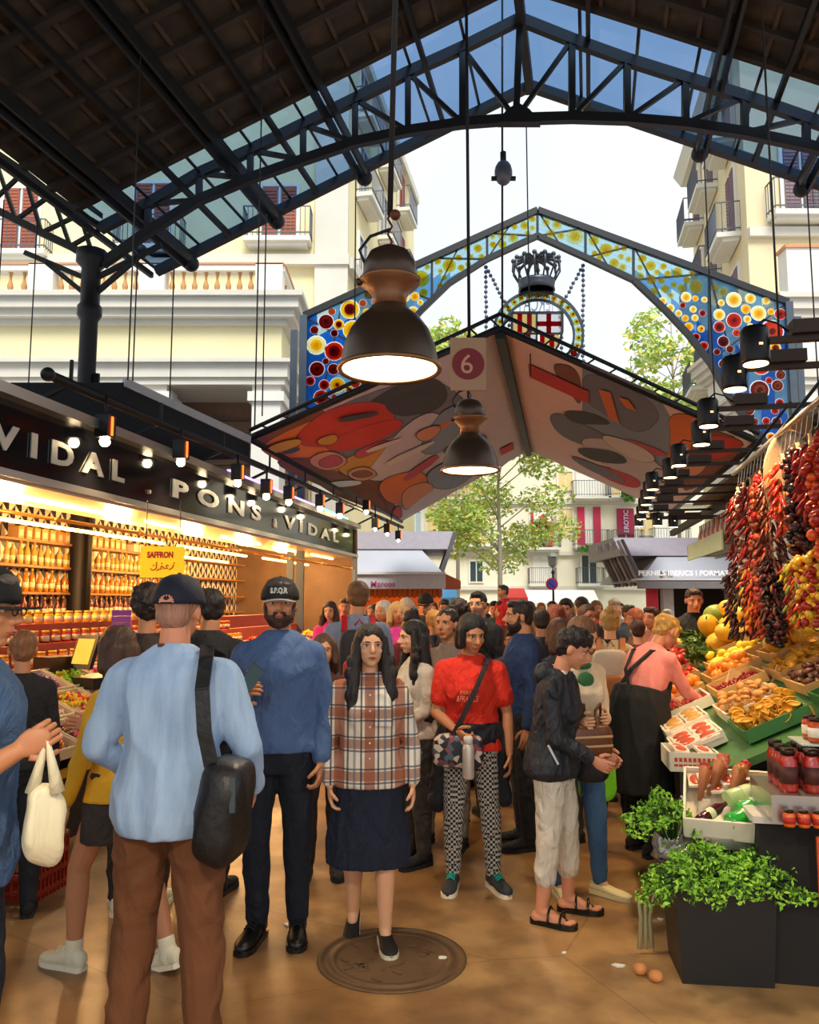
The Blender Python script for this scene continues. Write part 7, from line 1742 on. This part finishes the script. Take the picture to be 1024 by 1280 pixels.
for dx in (-.05, .05):
    mb = MB(); mb.tube([q+Rb@V((dx-.03, -.05, .08)), q+Rb@V((dx-.02, -.04, .17)), q+Rb@V((dx+.03, -.0, .2)), q+Rb@V((dx+.05, .03, .09))], .008, 6); mb.build('handle', lb_, rr)
for z in (-.02, .03): 
    mb = MB(); mb.box(q+Rb@V((0, -.064, z)), (.24, .006, .012), Rb); mb.build('trim', M('pale_trim', 'c9a070', .5), rr)
q = at(746, 968, 5.0); rr = empty('shopping_bag', q-V((0, 0, .17)), 'bright green shopping bag behind the brown handbag', 'bag'); softbag(q, (.22, .12, .3), rz(.2), 10, .012, .4).build('bag_body', M('lime_bag', '7fd81e', .5), rr)
mb = MB(); mb.tube([q+V((-.05, 0, .14)), q+V((-.03, 0, .24)), q+V((.03, 0, .24)), q+V((.05, 0, .14))], .006, 6); mb.build('handle', M('lime_bag', '7fd81e'), rr)
# --- 9 apron seller
loc, H = place(800, 5.75, 783); 
p = Person('blond woman in pink top and long black apron bending over the fruit stall', loc+V((-.02, 0, 0)), -62, 1.68, 'f', 'pink', lean=34, head=(-5, -12), armR=((.02, .6, -.85), (-.15, 1.0, -.5), 30), armL=((.05, .6, -.85), (.0, 1, -.5), 30), legR=((.04, -.02, -1), (.0, -.05, -1), 5), legL=((.04, .05, -1), (.0, -.02, -1), 5), seed=9, wide=1.12)
p.build_body('b98a3e'); p.hair('fringe', 'c99a4a'); p.top(M('salmon_jersey', 'e88a80', .85, var=.12, bump=.3), 'long', .86, .024, 'top', .01, .007, slv=1.12)
ap = M('black_apron_cloth', '100f10', .8, var=.3, bump=.3); mb = MB(); R = []
for z, w_ in ((.42, .25), (.6, .24), (.8, .23), (.95, .225), (1.05, .215), (1.12, .20)): R.append((p.sp(V((0, .0, z))), p.spR(z)@V((w_, 0, 0)), p.spR(z)@V((0, w_*.83, 0))))
loft(mb, R, 24); mb.ell(p.sp(V((0, .08, 1.19))), (.165, .125, .14)); mb.ell(p.sp(V((0, .07, 1.08))), (.19, .14, .14)); m = remesh(mb, .012, 2); disp(m, .007, (10, 10, 3)); o = m.build('apron', ap, p.root, local=True, fixn=False)
for sd in (-1, 1):
    mb = MB(); pts = [(sd*.09, .165, 1.2), (sd*.1, .12, 1.34), (sd*.1, .02, 1.43), (sd*.09, -.10, 1.36), (sd*.03, -.15, 1.2), (-sd*.06, -.15, 1.08)]
    ribbon(mb, [p.sp(V(a)) for a in pts], .028, .012, [(0, 1, 0), (0, .8, .5), (0, 0, 1), (0, -.8, .5), (0, -1, 0), (0, -1, 0)]); mb.build('apron_strap', ap, o, local=True)
p.pants(cloth('121214'), 1, 1.05); p.shoes(cloth('0e0e10'))
for S0, el, wr, f, cu, sd in p.arms:
    mb = MB(); mb.caps(wr-f*.02, wr+f*.06, .036, .038, sy=.6); mb.caps(wr+f*.06, wr+f*.14, .036, .02, sy=.55); mb.build('dark_glove', cloth('1c211a'), p.root, local=True)

# --- mid-distance figures and the crowd
def figure(px, Y, top, face, lb, sex='m', skin='tan', hs='short', hc='2a1a12', tc='4a4a50', sl='long', bc='1e2230', lod=1, group='shoppers in the crowd', bottom='pants', head=(0, 0), lean=0, armR=None, armL=None, cap=None, beard=None, glasses=False, hem=.88, Hmin=1.45, legR=None, legL=None, extra=None, off=.018, sc=None, slv=1.1):
    loc, H = place(px, Y, top); H = max(Hmin, min(1.92, H))
    p = Person(lb, loc, face, H, sex, skin, lean, head, armR, armL, legR, legL, lod, group, seed=int(px) % 97)
    p.build_body(hc); p.hair(hs, hc, beard=beard)
    if cap: p.cap(cap)
    if glasses: p.glasses()
    p.top(cloth(tc), sl, hem, off, 'top', .012, .007, slv=slv)
    if bottom == 'skirt': p.skirt(cloth(bc))
    else: p.pants(cloth(bc), 1, 1.05)
    p.shoes(cloth(sc or '1a1a1c')); return p
def backpack(p, cm, lb, acc=None, size=(.3, .17, .42)):
    r = empty('backpack', p.w((0, -.22, .95)), lb, 'backpack')
    softbag(p.w((0, -.225, 1.18)), size, p.rot, 4, .012, .5).build('pack_body', cm, r)
    softbag(p.w((0, -.325, 1.09)), (size[0]*.8, .08, size[2]*.45), p.rot, 6, .008, .5).build('front_pocket', acc or cm, r)
    for sd in (-1, 1):
        mb = MB(); ribbon(mb, [p.w(p.sp(V(a))) for a in ((sd*.1, -.16, 1.36), (sd*.1, -.05, 1.45), (sd*.105, .08, 1.42), (sd*.115, .165, 1.28), (sd*.15, .14, 1.1), (sd*.17, -.02, 1.0))], .045, .014, [p.rot@V(n) for n in ((0, -1, .5), (0, 0, 1), (0, .7, .7), (0, 1, 0), (sd, 1, 0), (sd, 0, 0))]); mb.build('strap', acc or cm, r)
    mb = MB(); mb.tube([p.w((-.03, -.2, 1.4)), p.w((0, -.21, 1.44)), p.w((.03, -.2, 1.4))], .008, 6); mb.build('grab_loop', acc or cm, r)
p = figure(448, 6.4, 728, 6, 'man in grey-blue t-shirt seen from behind wearing a red backpack', 'm', 'tan', 'short', '6b4424', '7c86a0', 'short', '2a2c34', 0, None)
backpack(p, M('backpack_black', '1c1c22', .7), 'black and red backpack on the man in the grey-blue t-shirt', M('backpack_red', 'b81420', .6))
p = figure(520, 5.55, 778, 118, 'young woman with very long black hair and white shirt turned to the left', 'f', 'fair', 'long', '100c0c', 'd8cdbd', 'three', '3a3632', 0, None, head=(-5, -5), armR=((.1, .1, -1), (-.1, .9, -.1), 45), armL=((.1, .1, -1), (-.1, .8, -.3), 45))
hw = p.w(p.arms[1][2]+V((0, .1, .03))); mb = MB(); mb.box(hw, (.07, .01, .14), p.rot@Matrix.Rotation(-.8, 3, 'X')); tag(mb.build('smartphone', M('phone_black', '15171b')), 'black phone held by the young woman with very long black hair', 'phone')
p = figure(652, 5.9, 752, 95, 'man with dark beard in navy blue jacket facing left in the crowd', 'm', 'tan', 'short', '1c120e', '1c3560', 'long', '1c1c22', 0, None, beard='2a1a12', head=(0, 0)); 
p = figure(762, 6.7, 762, -14, 'woman with blond bun and cream cardigan seen from behind with a backpack', 'f', 'fair', 'bun', 'b08a4c', 'cdbb98', 'long', '14161c', 0, None, armR=((.2, .2, -1), (.0, .5, -.8), 30)); backpack(p, M('backpack_white', 'c9bba8', .7), 'white and tan backpack on the woman with the blond bun', M('backpack_tan', 'b06a34', .6), (.29, .15, .38))
figure(733, 7.3, 757, 200, 'man with shaved head and dark sunglasses beside the woman with the bun', 'm', 'pink', 'buzz', '5a3a26', '4a3a34', 'long', '22222a', 0, None, glasses=True)
figure(262, 4.95, 738, 175-180, 'dark haired man in black quilted jacket half hidden by the man in pale blue', 'm', 'tan', 'short', '1c120e', '1a1a1c', 'long', '1c1c22', 0, None, head=(40, 0), off=.035, slv=1.3)
figure(186, 4.7, 734, 10, 'person with high dark curly hair left of the navy cap', 'f', 'tan', 'curly', '24140e', '3a2a24', 'long', '2a2220', 0, None, sc='e6ddc0')
figure(30, 4.6, 790, 30, 'person in dark jacket with light brown hair at the left counter', 'f', 'tan', 'short', '8a5a34', '1c1a1e', 'long', '1c1c22', 0, None, off=.03)
figure(405, 5.3, 795, 185, 'person in dark maroon jacket mostly hidden behind the plaid shirt', 'f', 'tan', 'wavy', '4a2e1c', '4a2220', 'long', '2a201e', 1, None)
figure(560, 5.9, 762, 150, 'woman with dark tied hair behind the shoulder of the red t-shirt woman', 'f', 'tan', 'bun', '2a1812', '7a6a60', 'short', '8a8078', 0, None, legR=((.1, .12, -1), (.1, -.05, -1), 10), sc='22201f')
figure(640, 7.2, 792, 170, 'person in dark green jacket low behind the navy jacket man', 'm', 'tan', 'short', '1c120e', '26382a', 'long', '1c1c22', 1, None)
figure(866, 8.6, 736, 172, 'vendor with short dark hair and black jacket behind the pomegranates', 'm', 'pink', 'short', '2a1a14', '16171c', 'long', '1c1c22', 0, None, head=(0, -12), armR=((.1, .1, -1), (-.5, .8, .3), 50), armL=((.1, .1, -1), (-.5, .8, .3), 50), off=.03)
# child on shoulders
pc = figure(632, 9.6, 752, 100, 'man with dark hair carrying a child in red on his shoulders', 'm', 'tan', 'short', '2a1a12', '5a2420', 'long', '1c1c22')
loc, _ = place(630, 9.62, 735); zc = at(630, 732, 9.62).z
c = Person('small child in red jacket sitting high on a man\'s shoulders', V((loc.x, 9.62, zc-1.12)), 110, 1.12, 'm', 'tan', legR=((.35, .95, -.2), (0, .2, -1), 5), legL=((.35, .95, -.2), (0, .2, -1), 5), lod=1)
c.root.location.z = zc-1.12*(1+0)-c.pz*c.k*1.0; c.loc = V(c.root.location)
c.build_body('3a2416'); c.hair('short', '3a2416'); c.top(cloth('b8141c'), 'long', .86, .03, 'jacket', .01); c.pants(cloth('2a3048')); c.shoes(cloth('2a2a2c'))
# crowd: px, head top, Y, face, sex, hair style, hair colour, top colour, sleeve, words
CR = [(413, 753, 10.5, 190, 'f', 'long', '3a1c14', 'd8288a', 'short', 'woman in hot pink top with dark hair by the left counter'),
 (431, 748, 11.5, 200, 'm', 'short', '5a3a26', 'c83a8a', 'short', 'man in magenta shirt next to the hot pink top'),
 (481, 752, 9.2, 150, 'f', 'bob', 'c8beb0', 'c9b8b0', 'long', 'white haired woman in pale cardigan among pink shirts'),
 (497, 754, 8.8, 175, 'f', 'wavy', 'c9a468', 'd83a9a', 'short', 'blond woman in bright pink t-shirt facing the camera'),
 (508, 749, 9.8, 185, 'f', 'long', 'd9cab0', 'd8a8b8', 'short', 'woman with pale blond hair and light pink top'),
 (533, 744, 10.2, 160, 'm', 'short', '1c1412', '3a3a40', 'long', 'man in dark flat cap and grey jacket'),
 (543, 763, 8.0, 10, 'f', 'pony', 'c08a44', '2a2430', 'long', 'woman with blond ponytail and dark coat seen from behind'),
 (515, 764, 7.4, 20, 'f', 'bun', '1c1210', '8a3a3a', 'long', 'woman with dark bun and maroon top behind the long black hair'),
 (575, 751, 7.7, 30, 'f', 'curly', '2a1a14', '3a302e', 'long', 'person with bushy dark curls and brown coat'),
 (599, 741, 8.2, 140, 'm', 'short', '1c1412', '22242a', 'long', 'tall man with glasses and black coat'),
 (677, 763, 7.0, 5, 'm', 'short', '241612', '2c2c34', 'long', 'man with black hair and charcoal coat behind the navy jacket'),
 (698, 758, 7.6, 60, 'f', 'wavy', '8a3a1c', '5a3a2a', 'long', 'woman with auburn hair and brown coat'),
 (708, 749, 9.4, 170, 'm', 'short', '2a1a12', '7a2a26', 'long', 'man in brick red pullover looking towards the camera'),
 (728, 747, 9.8, 10, 'm', 'buzz', '3a2418', '3a3038', 'long', 'man with close cropped hair and plum jacket'),
 (768, 750, 12.5, 180, 'f', 'curly', 'a89c90', '6a6a70', 'long', 'person with fluffy grey hair far back'),
 (785, 757, 11.0, 190, 'm', 'short', '24201e', '3a4a5a', 'long', 'man in slate blue jacket far back on the right'),
 (797, 762, 9.0, 100, 'f', 'bob', '9a4a2a', '7a5a4a', 'long', 'woman with red brown bob looking left'),
 (797, 776, 7.9, -20, 'f', 'short', '3a1c16', '7a3048', 'long', 'person in mauve sweater bending behind the apron seller'),
 (815, 760, 8.3, 130, 'm', 'short', '3a1814', 'a86a5a', 'short', 'young man with dark red hair and salmon shirt'),
 (834, 762, 11.8, 160, 'f', 'short', 'b8b0a8', '3a3c44', 'long', 'grey haired person in charcoal coat right of the young man'),
 (556, 750, 11.2, 170, 'm', 'short', '3a2a1c', '5a4a44', 'long', 'man in taupe jacket deep in the middle of the crowd'),
 (466, 757, 12.0, 180, 'f', 'long', '5a3a24', 'a83a6a', 'short', 'woman with brown hair in raspberry top'),
 (618, 752, 12.4, 180, 'm', 'short', '1c1412', '4a5a4a', 'long', 'man in moss green coat in the middle of the crowd'),
 (662, 753, 12.2, 20, 'f', 'bob', '4a2e1e', '8a7a6a', 'long', 'woman with brown bob in beige coat'),
 (690, 752, 13.0, 190, 'm', 'buzz', '2a1c16', '2a3a5a', 'long', 'man with shaved head in royal navy hoodie'),
 (745, 752, 12.8, 170, 'f', 'long', '6a4a2a', 'b84a3a', 'long', 'woman in coral jacket with long brown hair'),
 (590, 753, 13.6, 10, 'f', 'pony', '3a2418', 'c8c0b8', 'short', 'woman with dark ponytail and off white t-shirt'),
 (528, 753, 13.2, 185, 'm', 'short', '7a5a3a', '8aa0c0', 'short', 'man with light brown hair and sky blue shirt'),
 (447, 752, 14.0, 175, 'f', 'bob', '2a1a12', 'e04aa0', 'short', 'woman with black bob in rose pink t-shirt'),
 (488, 753, 14.6, 165, 'm', 'short', '4a3a2a', 'e8a0b0', 'short', 'man in pale pink polo shirt'),
 (712, 753, 15.0, 180, 'f', 'wavy', 'b08a5a', '5a6a8a', 'long', 'woman with honey blond hair in denim jacket'),
 (640, 753, 15.4, 190, 'm', 'short', '2a1c14', '9a8a7a', 'long', 'man in sand coloured jacket at the back'),
 (570, 754, 15.8, 170, 'f', 'long', '1c1210', '6a2a3a', 'long', 'woman with black hair in wine red coat'),
 (775, 754, 15.2, 175, 'm', 'short', '3a2a1e', 'd8d0c8', 'short', 'man in white t-shirt near the far right stall'),
 (542, 754, 17.2, 185, 'f', 'bob', '5a3a24', '3a5a5a', 'long', 'woman in teal coat far back before the orange stall'),
 (608, 754, 17.6, 175, 'm', 'short', '2a1c14', '2a2a2e', 'long', 'man in jet black coat far back'),
 (676, 754, 17.9, 185, 'f', 'wavy', '8a5a34', 'c8a878', 'long', 'woman in camel coat far back'),
 (735, 754, 17.4, 170, 'm', 'buzz', '3a2a22', '6a7a5a', 'short', 'man in sage green t-shirt far back'),
 (470, 754, 18.0, 180, 'm', 'short', '3a2a1e', 'a04a30', 'long', 'man in rust coloured sweater by the orange stall'),
 (340, 757, 6.2, 60, 'f', 'bob', '3a2418', '5a4a6a', 'long', 'woman in lilac grey cardigan behind the bearded man'),
 (590, 790, 6.6, 20, 'f', 'long', '2a1a14', 'b09a8a', 'short', 'shorter woman in sand top behind the red t-shirt woman'),
 (700, 775, 6.0, 30, 'f', 'wavy', '5a3420', '3a3a44', 'long', 'woman in slate cardigan between the two pairs of shoppers')]
CR = [x for x in CR if x[9] not in ('woman in lilac grey cardigan behind the bearded man',)]
for (px, top_, Y, fc, sx, hs, hc, tc_, sl, lb) in CR:
    figure(px, Y, top_, fc, lb, sx, rnd.choice(('tan', 'fair', 'pink')), hs, hc, tc_, sl, rnd.choice(('1e2230', '2a2a30', '3a3a44', '2c3a54', '4a4038')), cap='2a2220' if 'flat cap' in lb else None, glasses='glasses' in lb and 'sun' not in lb, head=(rnd.uniform(-20, 20), rnd.uniform(-12, 2)), legR=((.04, rnd.uniform(-.15, .2), -1), (.0, -.12, -1), 6))
